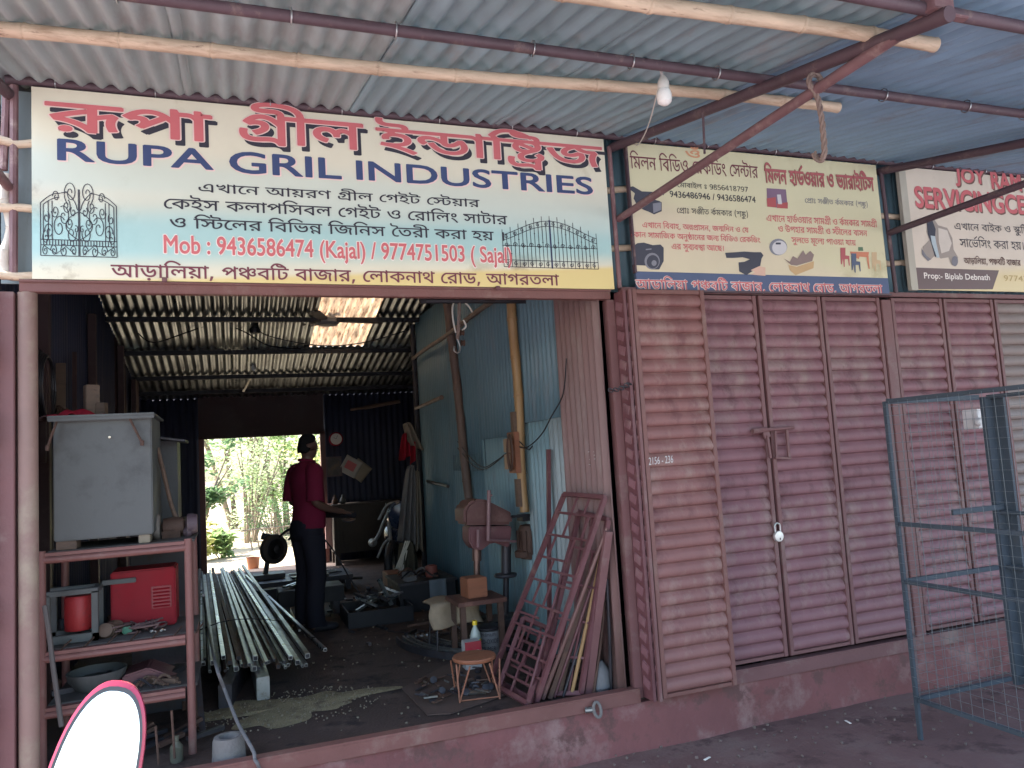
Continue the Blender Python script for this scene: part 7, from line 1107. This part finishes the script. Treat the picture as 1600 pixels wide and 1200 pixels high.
mb=MB(); mb.grid(fold,20,20); jc=solo(mb,'folded_cloth',SACK,'folded jute cloth draped over the thin wire stand','cloth',smooth=True,thick=.012)
yq=1.0
p=G(738,1018); p=V((W(736,1005,yq).x,yq,0))
tn=thing('tin_can','square red and white tin behind the stool','can',(p.x,yq,0)); th=W(737,1000,yq).z; hh=.125
mb=MB(); mb.box((p.x,yq,th/2),(.108,.09,th)); mb.build('tin_body',mat('dull white tin',(.4,.39,.38),.5),tn,bevel=.004)
mb=MB(); mb.box((p.x,yq-.0462,th-.04),(.109,.002,.08)); mb.build('red_band',mat('dull red tin',(.3,.03,.04),.5),tn)
mb=MB()
for k,(dx,dz) in enumerate(((-.026,.0),(.026,.0),(0,-.036))): mb.lathe([(.012,-.001),(.022,-.0015),(.024,.0)],(p.x+dx,yq-.0475,th-.06+dz),AXY,18)
mb.build('round_marks',mat('dark red print',(.35,.02,.04),.5),tn)
mb=MB()
for dx,dz in ((-.026,.0),(.026,.0),(0,-.036)): mb.box((p.x+dx,yq-.050,th-.06+dz),(.018,.002,.013))
mb.build('pale_marks',PRINT_WHITE,tn)
b_=V((W(743,985,1.12).x,1.13,0)); bt=thing('bottle','clear bottle half full of yellow liquid with a yellow cap','bottle',b_)
hB=W(743,975,1.13).z
mb=MB(); mb.lathe([(.03,0),(.036,.01),(.036,hB*.72),(.028,hB*.82),(.014,hB*.93),(.013,hB)],b_,None,20); mb.build('bottle_body',mat('cloudy plastic',(.36,.40,.36),.2,0,var=.05,bump=0,spec=.5),bt)
mb=MB(); mb.lathe([(.0372,hB*.35),(.0374,hB*.36),(.0374,hB*.62),(.0372,hB*.63)],b_,None,20); mb.build('yellow_liquid',mat('yellow liquid',(.62,.42,.02),.3,0,var=.08,bump=0),bt)
mb=MB(); mb.lathe([(.017,hB-.005),(.0175,hB+.02),(.015,hB+.024)],b_,None,16); mb.build('cap',mat('yellow cap',(.7,.5,.03),.4,0,var=.03,bump=0),bt)
k_=V((W(765,992,1.22).x,1.25,0)); kt=thing('paint_bucket','white lidded paint bucket with dark lettering behind the bottle','bucket',k_); hK=W(765,980,1.22).z
mb=MB(); mb.lathe([(.075,0),(.08,.005),(.088,hK-.02),(.085,hK-.02)],k_,None,28); mb.build('bucket_body',mat('grubby white plastic',(.22,.22,.225),.5,0,var=.15,scale=6,dirt=((.12,.11,.11),.3,7)),kt)
mb=MB(); mb.lathe([(.07,hK-.005),(.094,hK-.012),(.095,hK+.004),(.08,hK+.010)],k_,None,28); mb.build('lid',STEELDK,kt)
def wrap(s,c,r,z,h,wd,m,par,off=0):
    vs,fs,_=latin(s); x0=min(v[0] for v in vs);x1=max(v[0] for v in vs);y0=min(v[1] for v in vs);y1=max(v[1] for v in vs); mbx=MB(); d0=math.atan2(EYE.y-c.y,EYE.x-c.x)+off
    for x,y in vs:
        a=d0+((x-x0)/(x1-x0)-.5)*wd/r; mbx.v.append(V((c.x+r*cos(a),c.y+r*sin(a),z+(y-y0)/(y1-y0)*h)))
    mbx.f=[tuple(reversed(f)) for f in fs]; return mbx.build('lettering',m,par)
wrap('RED-OXIDE',k_,.0925,hK*.52,.03,.145,PRINT_BLACK,kt); wrap('PRIMER',k_,.0915,hK*.28,.028,.10,PRINT_BLACK,kt); wrap('PREMIUM',k_,.0935,hK*.76,.022,.10,PRINT_BLACK,kt)
# ---- stool
so_=V((W(742,1035,.42).x,.43,0)); zs=W(742,1032,.33).z
sl_=thing('round_stool','low round stool with orange brown seat and thin hairpin legs','stool',so_)
mb=MB(); mb.lathe([(.02,zs-.022),(.112,zs-.022),(.124,zs-.016),(.127,zs-.004),(.122,zs+.004),(.05,zs+.006)],so_,None,36); mb.build('seat',WOODOR,sl_)
LEG=mat('orange rod paint',(.24,.10,.06),.55,0,var=.2,dirt=((.2,.1,.07),.3,9))
fe=[(-.125,-.085),(.10,-.125),(.125,.07),(-.09,.12)]
for k,(dx,dy) in enumerate(fe):
    b=so_+V((dx,dy,0)); mb=MB(); tx,ty=-dy*.55,dx*.55
    mb.tube([so_+V((dx*.8+tx*.8,dy*.8+ty*.8,zs-.022)),b+V((0,0,.006)),b+V((.004,.004,.006)),so_+V((dx*.8-tx*.4,dy*.8-ty*.4,zs-.022))],.0052,8); mb.build('leg',LEG,sl_)
mb=MB()
for k in range(4): a=V((fe[k][0],fe[k][1],0))*.97;b=V((fe[(k+1)%4][0],fe[(k+1)%4][1],0))*.97; mb.tube([so_+a+V((0,0,.07 if k%2 else .02)),so_+b+V((0,0,.07 if k%2 else .02))],.0042,6)
mb.build('leg_ring',LEG,sl_)
# ---- curved strips
for k in range(6):
    mb=MB(); pts=[]
    for i in range(17):
        t=i/16; a=pi*.98+t*1.15; R_=.95-.045*k; pts.append(V((1.95+.05*k*.2+R_*cos(a)*.86,1.95+R_*sin(a)*.98+.0,.028)))
    for i in range(16): mb.bar(pts[i],pts[i+1]+(pts[i+1]-pts[i])*.05,.014,.05)
    solo(mb,'curved_strip',STEEL2 if k%3 else STEELDK,'curved steel strip in the nested set lying on the floor','strip','curved strips on the floor',)
# ---- cardboard with scrap
cbp=[G(628,1078),G(668,1120),G(705,1118),G(800,1085),G(775,1030),G(700,1040)]
for p in cbp: p.z=.006
mb=MB(); mb.prism(cbp,(0,0,.006)); solo(mb,'cardboard_sheet',mat('brown cardboard',(.08,.052,.042),.85,0,var=.2,scale=6,bump=.1),'flat brown cardboard sheet under the stool','cardboard')
for k in range(46):
    u=rnd.uniform(655,770);v=rnd.uniform(1062,1108)-(u-655)*.1; p=G(u,v); L=rnd.uniform(.03,.12); mb=MB()
    if k%4: mb.box((p.x,p.y,.022+rnd.uniform(0,.03)),(L,rnd.uniform(.012,.03),.008),Rz(rnd.uniform(0,3))@Rx(rnd.uniform(-.5,.5)))
    else: mb.lathe([(.012,-.01),(.022,-.008),(.022,.008),(.012,.01)],(p.x,p.y,.03),Rx(rnd.uniform(0,1.5)),10)
    solo(mb,'metal_scrap',[STEELDK,RUST,STEELDK,STEEL2][k%4],'small metal scrap on the cardboard under the stool','scrap','metal scraps on the cardboard')
for k in range(40):
    u=rnd.uniform(640,700);v=rnd.uniform(990,1020); p=G(u,v); mb=MB(); L=rnd.uniform(.03,.09); mb.box((p.x,p.y,.014+rnd.uniform(0,.03)),(L,rnd.uniform(.01,.03),.012),Rz(rnd.uniform(0,3))@Rx(rnd.uniform(-.6,.6))); solo(mb,'metal_scrap',[STEELDK,RUST,STEEL2][k%3],'small metal scrap on the floor inside the curved strips','scrap','metal scraps beside the curved strips')
for k in range(70):
    p=V((rnd.uniform(.75,1.75),rnd.uniform(1.9,4.4),0)) if k<50 else V((rnd.uniform(.3,1.0),rnd.uniform(4.2,4.9),0)); L=rnd.uniform(.05,.2); mb=MB()
    if k%3: mb.box((p.x,p.y,.013+.02*rnd.random()),(L,rnd.uniform(.015,.04),.018),Rz(rnd.uniform(0,3.1))@Ry(rnd.uniform(-.12,.12)))
    else: mb.tube([(p.x,p.y,.012),(p.x+L*cos(k),p.y+L*sin(k),.014)],rnd.uniform(.005,.011),6)
    solo(mb,'metal_scrap',[STEELDK,RUST,BLACK,STEELDK,STEEL2][k%5],'dark metal scrap strewn on the floor between the tray and the back of the workshop','scrap','metal scraps strewn over the deep floor')
# ---- leaning grilles and rods
def grille(TL,TR,BL,BR,label,nv,rungs,m=MAROON,r=.012):
    t=thing('steel_grille',label,'grille',(BL+BR)/2)
    def pt(s,q): return (TL.lerp(TR,s)).lerp(BL.lerp(BR,s),q)
    nn=(TR-TL).cross(BL-TL).normalized()
    for s in (0,1):
        mb=MB(); mb.bar(pt(s,0),pt(s,1),.028,.028,nn); mb.build('stile',m,t,bevel=.003)
    for q,s0,s1 in [(0,0,1),(1,0,1)]+list(rungs): mb=MB(); wd=.026 if q in (0,1) else .014; mb.bar(pt(s0,q),pt(s1,q),wd,wd,nn); mb.build('cross_bar',m,t,bevel=.002)
    for s,q0,q1 in nv: mb=MB(); mb.bar(pt(s,q0),pt(s,q1),.013,.013,nn); mb.build('upright_bar',m,t,bevel=.002)
    return t
TL,TR=P(882,772,0,1.93),P(945,777,0,1.96); BL,BR=G(768,1058,.02),G(838,1096,.02)
grille(TL,TR,BL,BR,'long maroon steel grille leaning on the wall in front of the blue sheets',
 [(.36,0,.10),(.66,0,.10),(.36,.10,.22),(.66,.22,.34),(.36,.34,.46),(.20,.22,.34),(.8,.10,.22),(.5,.46,.58),(.25,.46,.58),(.75,.58,.70),(.4,.58,.70),(.3,.70,.82),(.65,.70,.82),(.5,.82,1)],
 [(.10,0,1),(.22,0,1),(.34,0,.62),(.40,.36,1),(.46,0,1),(.58,0,1),(.64,0,.5),(.70,0,1),(.82,0,1),(.9,.3,1)])
TL,TR=P(850,930,0,1.80),P(884,945,0,1.80)
grille(W(818,965,.62),W(862,985,.50),G(768,1072,.03)+V((.03,-.05,0)),G(812,1098,.03)+V((.03,-.05,0)),'small maroon steel grille standing in front of the long one',
 [(.33,0,.3),(.66,0,.3),(.5,.3,.6),(.25,.3,.6),(.75,.6,.8),(.4,.6,1)],[(.15,0,1),(.3,0,1),(.45,0,1),(.6,0,1),(.8,0,1)])
TL,TR=P(905,800,0,1.975),P(950,812,0,1.985)
grille(TL,TR,G(842,1090,.02)+V((.02,.06,0)),G(900,1085,.02)+V((.03,0,0)),'maroon steel grille leaning behind the long grille beside the folded shutters',
 [(.3,0,1),(.5,0,.5),(.7,.2,1)],[(.2,0,1),(.4,0,1),(.6,0,1),(.8,0,1)])
lean=[((948,825),(848,1092),.012,mat('pinkish pipe',(.16,.085,.076),.5,.1),'pinkish steel pipe leaning from the jamb down to the sill'),
((943,848),(893,1086),.011,BAMBOO_Z,'yellow bamboo stick leaning beside the jamb'),
((950,830),(918,1082),.022,REDOX,'thick red bar leaning nearest to the jamb'),
((925,880),(872,1086),.014,WOOD,'brown timber strip leaning between the pipe and the bamboo stick'),
((938,900),(880,1088),.008,STEELDK,'thin dark rod leaning behind the bamboo stick'),
((915,860),(838,1094),.010,RUST,'rusty rod leaning just behind the pinkish pipe'),
((930,930),(905,1086),.012,STEELDK,'short dark bar leaning by the thick red bar'),
((857,702),(846,930),.013,MAROON,'tall maroon bar standing against the pale sheet'),
((948,905),(955,1078),.010,STEELDK,'upright dark bar behind the thick red bar'),
((900,815),(822,1100),.009,MAROON,'thin maroon rod leaning in front of the long grille'),((935,860),(858,1091),.016,RUST,'broad rusty flat leaning between the rusty rod and the timber strip'),((945,940),(928,1083),.009,RUST,'short rusty rod in the corner by the jamb'),((940,870),(866,1089),.009,MAROON,'thin maroon rod leaning behind the timber strip')]
for (t_,b_,r_,m_,lab) in lean:
    a=P(*t_,0,1.97) if t_[1]>750 else P(*t_,0,2.0); b=G(*b_,.012); 
    if t_[1]<750: b=V((1.93,a.y+.05,.0))
    mb=MB()
    if r_>.012: mb.bar(a,b,r_*2,r_*1.6)
    else: mb.tube([a,a.lerp(b,.5)+V((.004,0,.004)),b],r_,8)
    solo(mb,'leaning_bar',m_,lab,'bar')
mb=MB(); p=G(938,1072); mb.lathe([(.05,0),(.07,.03),(.065,.12),(.03,.17)],(1.93,.16,.0),None,14); solo(mb,'cement_bag',CLOTH_GREY,'small grey sack slumped behind the bars by the jamb','sack')
mb=MB()
for u0,v0,u1,v1 in ((917,706,917,725),(917,706,928,706),(922,712,931,711),(921,718,930,717),(917,725,923,726),(926,706,926,722)): mb.bar(P(u0,v0,0,2.008),P(u1,v1,0,2.008),.004,.002,(1,0,0))
mb.build('chalk_writing',mat('white chalk',(.7,.68,.66),.9,bump=0),rw)
# ---- ceiling fan and interior wires
p=W(512,497,4.6); p.z=W(512,502,4.6).z
fn_=thing('ceiling_fan','dark ceiling fan with a pale motor hanging under the workshop roof','fan',p)
mb=MB(); mb.lathe([(.03,-.05),(.10,-.045),(.125,-.02),(.125,.02),(.09,.045),(.03,.06)],p,None,28); mb.build('motor',mat('fan enamel',(.15,.15,.15),.45),fn_)
mb=MB(); mb.tube([p+V((0,0,.05)),V((p.x,p.y,roofz(p.y)-.02))],.014,8); mb.lathe([(.02,0),(.06,.05),(.05,.09)],p+V((0,0,.10)),None,14); mb.build('down_rod',BLACK,fn_)
for k in range(3):
    a=.15+k*2*pi/3; mb=MB(); d=V((cos(a),sin(a),0));n_=V((-d.y,d.x,0))
    mb.prism([p+d*.11+n_*.02,p+d*.2+n_*.055,p+d*.6+n_*.075,p+d*.62-n_*.05+V((0,0,-.015)),p+d*.2-n_*.05+V((0,0,-.012)),p+d*.11-n_*.02],(0,0,.006)); mb.build('fan_blade',BROWNWALL,fn_)
for k,(pts,lab) in enumerate((([(215,520),(240,535),(290,520),(345,500)],'dark wire looped along the first roof purlin'),([(300,455),(330,480),(390,505),(420,525),(500,540),(570,535),(640,515)],'dark wire sagging across the roof under the fan'),([(350,505),(385,520),(420,540),(470,545)],'short dark wire sagging under the roof'))):
    mb=MB(); mb.tube(spline([V((q.x,q.y,q.z)) for q in [W(u,v,4.9) for u,v in pts]],6),.007,5); solo(mb,'cable',BLACK,lab,'cable')
p=W(398,515,4.9); mb=MB(); mb.tube([p+V((0,0,.12)),p],.012,6); mb.lathe([(.02,-.05),(.05,-.04),(.06,0),(.03,.05)],p,None,12); solo(mb,'lamp_holder',BLACK,'dark lamp holder hanging from the first purlin','lamp holder')
p=W(396,572,6.2); mb=MB(); mb.tube([p+V((0,0,.14)),p+V((0,0,.03))],.008,6); mb.lathe([(.015,.03),(.03,.0),(.036,-.035),(.02,-.06)],p,None,12); solo(mb,'light_bulb',mat('dull glass',(.5,.5,.48),.2,0,bump=0),'unlit clear bulb hanging deep in the workshop','light bulb')
mb=MB(); mb.bar(W(398,578,6.6),W(380,612,6.9),.03,.012); solo(mb,'pale_strip',CREAM,'pale strip hanging under the roof near the back wall','strip')
# ================================================================ the man
def skin(name,nodes,edges,root,m,parent,sub=2):
    me=bpy.data.meshes.new(name);bm=bmesh.new();ly=bm.verts.layers.skin.new();vv={}
    og=ORG[parent.name]
    for k,(p,r) in nodes.items():
        v=bm.verts.new(V(p)-og); v[ly].radius=(r,r) if not isinstance(r,tuple) else r; v[ly].use_root=(k==root); vv[k]=v
    for a,b in edges: bm.edges.new((vv[a],vv[b]))
    bm.to_mesh(me);bm.free()
    o=bpy.data.objects.new(name,me);COL.objects.link(o)
    s=o.modifiers.new('s','SKIN');s.use_smooth_shade=True;s.branch_smoothing=.3
    u=o.modifiers.new('u','SUBSURF');u.levels=sub;u.render_levels=sub
    dg=bpy.context.evaluated_depsgraph_get();nm=bpy.data.meshes.new_from_object(o.evaluated_get(dg))
    o.modifiers.clear();o.data=nm;nm.materials.clear();nm.materials.append(m)
    for p in nm.polygons:p.use_smooth=True
    o.parent=parent;ORG[o.name]=og;return o
FT=V((.585,2.9,0)); Fd=V((.93,.36,0)).normalized(); Sd=V((Fd.y,-Fd.x,0))   # facing, and his right hand side (towards the street)
def B(f,s,z): return FT+Fd*f+Sd*s+V((0,0,z))
pm=thing('person','man in a dark red polo shirt and black trousers standing sideways in the workshop','person',FT)
SKN=mat('brown skin',(.075,.04,.03),.55,0,var=.08,scale=10,bump=.03)
HAIR=mat('black hair',(.006,.006,.007),.75,0,var=.2,bump=.3,bs=200,spec=.1)
SHIRT=mat('dark red polo',(.10,.007,.024),.85,0,var=.12,scale=7,bump=.25,bs=140,spec=.15)
TROU=mat('black trousers',(.010,.010,.016),.8,0,var=.15,scale=7,bump=.2,bs=120,spec=.15)
N={};E=[]
def nd(k,p,r): N[k]=(p,r)
nd('pel',B(-.01,0,.93),.105);nd('bel',B(.015,0,1.06),.10);nd('che',B(.0,0,1.24),.115);nd('ubk',B(-.005,0,1.345),.08);nd('nk',B(.005,0,1.405),.052);nd('nk2',B(.02,0,1.45),.05)
nd('jaw',B(.035,0,1.50),(.066,.066));nd('sk1',B(.03,0,1.56),(.078,.086));nd('sk2',B(.022,0,1.61),(.068,.076));nd('top',B(.02,0,1.642),(.035,.04))
nd('chin',B(.092,0,1.475),.022);nd('nose',B(.118,0,1.535),.012)
for s,t in((1,'r'),(-1,'l')):
    nd('ear'+t,B(.015,s*.082,1.535),(.012,.02))
    nd('sh'+t,B(-.005,s*.155,1.335),.062);nd('ua'+t,B(-.03,s*.205,1.21),.047);nd('el'+t,B(-.035,s*.22,1.075),.038)
    nd('fa'+t,B(.08,s*.19,1.02),.036);nd('wr'+t,B(.215,s*.14,.985),.025);nd('pa'+t,B(.265,s*.125,.972),(.030,.02));nd('kn'+t,B(.295,s*.12,.962),(.034,.016))
    for i,(df,ds,dz) in enumerate(((.052,.030,-.020),(.062,.010,-.03),(.060,-.010,-.032),(.046,-.028,-.03))):
        nd('f%d%s'%(i,t),B(.295+df*.5,s*(.12+ds),.962+dz*.3),.0085);nd('g%d%s'%(i,t),B(.295+df*.9,s*(.12+ds*.9),.962+dz),.0075);nd('h%d%s'%(i,t),B(.295+df*.8,s*(.12+ds*.8),.962+dz*1.9),.0065)
        E.extend([('kn'+t,'f%d%s'%(i,t)),('f%d%s'%(i,t),'g%d%s'%(i,t)),('g%d%s'%(i,t),'h%d%s'%(i,t))])
    nd('t0'+t,B(.27,s*.09,.985),.011);nd('t1'+t,B(.305,s*.078,.975),.008);E.extend([('pa'+t,'t0'+t),('t0'+t,'t1'+t)])
    nd('hp'+t,B(-.01,s*.085,.87),.085);nd('th'+t,B(.01,s*.095,.70),.072);nd('kne'+t,B(.015,s*.10,.47),.052);nd('ca'+t,B(-.015,s*.102,.33),.05);nd('an'+t,B(-.03,s*.105,.085),.036);nd('he'+t,B(-.035,s*.105,.04),.036);nd('ba'+t,B(.10,s*.115,.03),.033);nd('to'+t,B(.175,s*.12,.025),.022)
    E.extend([('ubk','sh'+t),('sh'+t,'ua'+t),('ua'+t,'el'+t),('el'+t,'fa'+t),('fa'+t,'wr'+t),('wr'+t,'pa'+t),('pa'+t,'kn'+t),('pel','hp'+t),('hp'+t,'th'+t),('th'+t,'kne'+t),('kne'+t,'ca'+t),('ca'+t,'an'+t),('an'+t,'he'+t),('he'+t,'ba'+t),('ba'+t,'to'+t),('sk1','ear'+t)])
E+=[('pel','bel'),('bel','che'),('che','ubk'),('ubk','nk'),('nk','nk2'),('nk2','jaw'),('jaw','sk1'),('sk1','sk2'),('sk2','top'),('jaw','chin'),('sk1','nose')]
skin('body',N,E,'pel',SKN,pm)
def loft(rings,n=28,mb=None):
    mb=mb or MB();o=len(mb.v)
    for f,sd,z,rf_,rs in rings:
        for j in range(n):
            t=2*pi*j/n;c_,s_=cos(t),sin(t);e=.88
            mb.v.append(B(f+rf_*abs(c_)**e*(1 if c_>0 else -1),sd+rs*abs(s_)**e*(1 if s_>0 else -1),z+.006*sin(3*t+z*40)))
    for i in range(len(rings)-1):
        for j in range(n): mb.f.append((o+i*n+j,o+i*n+(j+1)%n,o+(i+1)*n+(j+1)%n,o+(i+1)*n+j))
    mb.f.append(tuple(o+j for j in reversed(range(n))));mb.f.append(tuple(o+(len(rings)-1)*n+j for j in range(n)));return mb
mb=loft([(-.005,0,.855,.125,.172),(0,0,.87,.132,.178),(.012,0,.95,.128,.165),(.018,0,1.05,.122,.158),(.01,0,1.15,.122,.168),(.0,0,1.25,.122,.182),(-.005,0,1.32,.112,.19),(-.008,0,1.365,.092,.165),(-.003,0,1.395,.074,.105),(.004,0,1.42,.062,.072)])
for s in (1,-1):
    mb.tube(spline([B(-.006,s*.12,1.352),B(-.012,s*.178,1.325),B(-.03,s*.214,1.22),B(-.037,s*.226,1.09)],5),[.045,.06,.068,.072,.074,.075,.075,.074,.073,.072,.071,.071,.072,.073,.074,.075],14)
sh=mb.build('polo_shirt',SHIRT,pm)
mb=MB(); mb.tube([B(.012+.066*cos(t),.066*sin(t),1.428-.012*cos(t)) for t in [i*2*pi/20 for i in range(21)]],.013,6); mb.build('collar',SHIRT,sh)
mb=loft([(-.008,0,.93,.112,.150),(-.01,0,.90,.122,.165),(-.014,0,.84,.128,.172),(-.012,0,.79,.122,.172),(-.005,0,.75,.105,.165)])
for s in (1,-1): loft([(-.01,s*.085,.80,.108,.088),(.0,s*.09,.72,.100,.086),(.012,s*.096,.58,.086,.08),(.016,s*.10,.46,.078,.074),(-.004,s*.103,.33,.077,.073),(-.014,s*.105,.2,.074,.071),(-.012,s*.106,.10,.076,.072),(.0,s*.107,.06,.088,.072),(.0,s*.107,.05,.085,.07)],24,mb)
mb.build('trousers',TROU,pm)
mb=MB();o=0;NR,NC=9,24
for i in range(NR+1):
    for j in range(NC):
        t=2*pi*j/NC;c_=cos(t);low=1.495 if c_<-.3 else 1.495+.06*(c_+.3)/.6 if c_<.3 else 1.555+.055*(c_-.3)/.7
        u=i/NR;ang=u*pi/2; zt_h=1.661; z=zt_h-(zt_h-low)*(1-cos(ang)); r=sin(ang)**.75
        if i==NR: r=.97
        mb.v.append(B(.014+.082*r*c_,.074*r*sin(t),z+.004*sin(5*t)*u))
for i in range(NR):
    for j in range(NC): mb.f.append((i*NC+j,i*NC+(j+1)%NC,(i+1)*NC+(j+1)%NC,(i+1)*NC+j))
mb.build('hair',HAIR,pm,smooth=True,thick=.003)
for s in (1,-1): skin('shoe',{'a':(B(-.045,s*.106,.042),.042),'b':(B(.06,s*.112,.038),.042),'c':(B(.15,s*.118,.03),.036),'d':(B(.19,s*.12,.026),.022)},[('a','b'),('b','c'),('c','d')],'b',BLACK,pm)
for s in (1,-1):
    mb=MB(); mb.lathe([(.002,-.006),(.009,-.003),(.009,.003),(.002,.006)],B(.098,s*.03,1.553),AXX,10); mb.build('eye',plain('eye white',(.4,.38,.35)),pm)
mb=MB(); mb.bar(B(.094,-.02,1.50),B(.094,.02,1.50),.012,.008); mb.build('mouth',plain('lip',(.13,.05,.045)),pm)
c=B(.32,0,.945); tl=thing('angle_grinder','black hand grinder that the man holds in both hands','grinder',c)
mb=MB(); mb.tube([B(.24,-.15,.945),B(.30,-.02,.945),B(.36,.16,.935)],[.03,.034,.026],12); mb.build('grinder_body',BLACK,tl); mb=MB(); mb.lathe([(.02,-.012),(.06,-.008),(.06,.008),(.02,.012)],B(.38,.02,.90),Rx(.5),20); mb.build('disc',STEELDK,tl)
mb=MB(); mb.tube(spline([B(.25,-.15,.94),B(.20,-.18,.80),B(.30,-.1,.6),B(.5,.0,.2),B(.7,.2,.03),B(1.0,.1,.02)],6),.007,6); mb.build('cord',BLACK,tl)
# ================================================================ yard behind
rnd=random.Random(4)
def leafmat(n,c,tr=.35): return mat(n,c,.55,0,var=.35,scale=2.5,bump=0,trans=tr)
LF=[leafmat('deep leaf',(.13,.22,.10),.5),leafmat('mid leaf',(.24,.34,.14),.55),leafmat('yellow leaf',(.42,.43,.15),.55),leafmat('pale leaf',(.38,.44,.26),.55)]  # leaf colours raised, strong yard sunlight is put into them
BARK=mat('grey bark',(.2,.16,.12),.9,0,var=.25,bump=.4)
def plant(x,y,h,rw_,n,m,label,name='bush',cat='bush',zb=-.06,ls=.06,crown0=.1,stems=5,seed=1,lean=0):
    r=random.Random(seed);t=thing(name,label,cat,(x,y,zb));mb=MB();tips=[]
    for k in range(stems):
        a=r.uniform(0,6.28);d=rw_*r.uniform(.2,.8);e=V((x+d*cos(a)+lean,y+d*sin(a),zb+h*r.uniform(.6,.95)));b=V((x+.12*rw_*cos(a),y+.12*rw_*sin(a),zb))
        pts=spline([b,b.lerp(e,.4)+V((r.uniform(-.1,.1),r.uniform(-.1,.1),h*.08)),e],5);mb.tube(pts,[max(.006,.014*h*(1-.8*i/(len(pts)-1))) for i in range(len(pts))],6);tips.append(pts)
    mb.build('stems' if name!='tree' else 'trunk',BARK,t)
    mb=MB();cl=[]
    for k in range(max(10,n//60)):
        p=r.choice(tips);q=p[r.randrange(len(p)//3,len(p))]+V((r.gauss(0,.22),r.gauss(0,.22),r.gauss(0,.14)))*rw_
        if q.z<zb+crown0*h: q.z=zb+crown0*h+r.random()*.1
        cl.append((q,rw_*r.uniform(.12,.32)))
    for k in range(n):
        q,s_=r.choice(cl);c=q+V((r.gauss(0,1),r.gauss(0,1),r.gauss(0,.8)))*s_*.6
        if c.z<zb+.02: continue
        L=ls*r.uniform(.6,1.5);R=Rz(r.uniform(0,6.28))@Ry(r.uniform(-.9,.6))@Rx(r.uniform(-.7,.7))
        mb.add([c,c+R@V((L*.5,L*.28,.0)),c+R@V((L,0,-L*.12)),c+R@V((L*.5,-L*.28,0))],[(0,1,2,3)])
    mb.build('foliage',m,t,smooth=True);return t
plant(-.75,11.5,2.6,1.0,1500,LF[0],'dark green tree against the light at the near side of the back yard','tree','tree',seed=2,ls=.11,crown0=.35)
plant(.25,12.6,2.4,1.0,1700,LF[3],'pale feathery shrub in the middle of the back yard',seed=3,ls=.07,crown0=.12,stems=9)
plant(1.1,13.6,3.4,1.5,2400,LF[1],'tall leafy tree at the far end of the back yard','tree','tree',seed=4,ls=.12,crown0=.25)
plant(1.75,11.2,1.9,.9,2000,LF[2],'yellow green shrub behind the man through the doorway',seed=5,ls=.09,crown0=.3)
plant(-.55,9.9,.75,.35,700,LF[2],'small yellow leaved plant beside the back doorway','small_plant','plant',seed=6,ls=.10,stems=7)
plant(-.25,10.1,.45,.3,420,LF[1],'low green plant in the sun outside the back door','small_plant','plant',seed=7,ls=.12,stems=6)
plant(.75,11.8,1.0,.8,1500,LF[0],'low dark bush of thin stems in the back yard',seed=8,ls=.05,stems=14,crown0=.05)
plant(3.0,14,4.5,1.8,2500,LF[1],'big leafy tree mostly hidden behind the back wall','tree','tree',seed=9,ls=.13,crown0=.3)
plant(-3.2,13.5,4.2,1.8,2500,LF[0],'big dark tree beyond the side of the workshop','tree','tree',seed=10,ls=.13,crown0=.3)
plant(.2,17,5.2,2.4,2600,LF[3],'large pale tree closing the view of the back yard','tree','tree',seed=12,ls=.16,crown0=.2,stems=8)
plant(-3.3,3.0,2.3,.9,1800,LF[1],'green bush in the sun beside the workshop post',seed=11,ls=.09,zb=ZG)
fb=thing('stick_fence','rough stick fence across the back yard','fence',(.9,11,-.06)); mb=MB()
for k in range(16): x=.3+k*.13+rnd.uniform(-.03,.03); mb.tube([(x,11,-.06),(x+rnd.uniform(-.12,.12),11,.5+rnd.uniform(0,.3))],.012,5)
mb.build('stakes',BARK,fb); mb=MB(); mb.tube([(.1,10.97,.30),(2.6,11.0,.34)],.014,6); mb.tube([(.9,10.97,.55),(2.7,11.02,.35)],.012,6); mb.build('rail',BARK,fb)
# unseen roof and walls, added to block sun behind the closed shutter fronts
nr=thing('sun_blocking_roof','unseen corrugated roof added over the closed shutter shops to block sun','roof',(6,3,3))
mb=MB(); mb.corr((3.02,-.0,3.32),(1,0,0),(0,5,-.6),5.1,5.03,.0875,.011,4,seed=4); mb.build('roof_sheet',ROOFIN,nr,smooth=True,thick=.001)
nb=thing('sun_blocking_wall','unseen corrugated wall added behind the closed shutter shops to block sun','wall',(6,5,0)); mb=MB(); mb.corr((3.02,4.98,-.2),(1,0,0),(0,0,1),5.1,2.95,.0875,.011,3,seed=4); mb.build('wall_sheet',DARKWALL,nb,smooth=True,thick=.001)
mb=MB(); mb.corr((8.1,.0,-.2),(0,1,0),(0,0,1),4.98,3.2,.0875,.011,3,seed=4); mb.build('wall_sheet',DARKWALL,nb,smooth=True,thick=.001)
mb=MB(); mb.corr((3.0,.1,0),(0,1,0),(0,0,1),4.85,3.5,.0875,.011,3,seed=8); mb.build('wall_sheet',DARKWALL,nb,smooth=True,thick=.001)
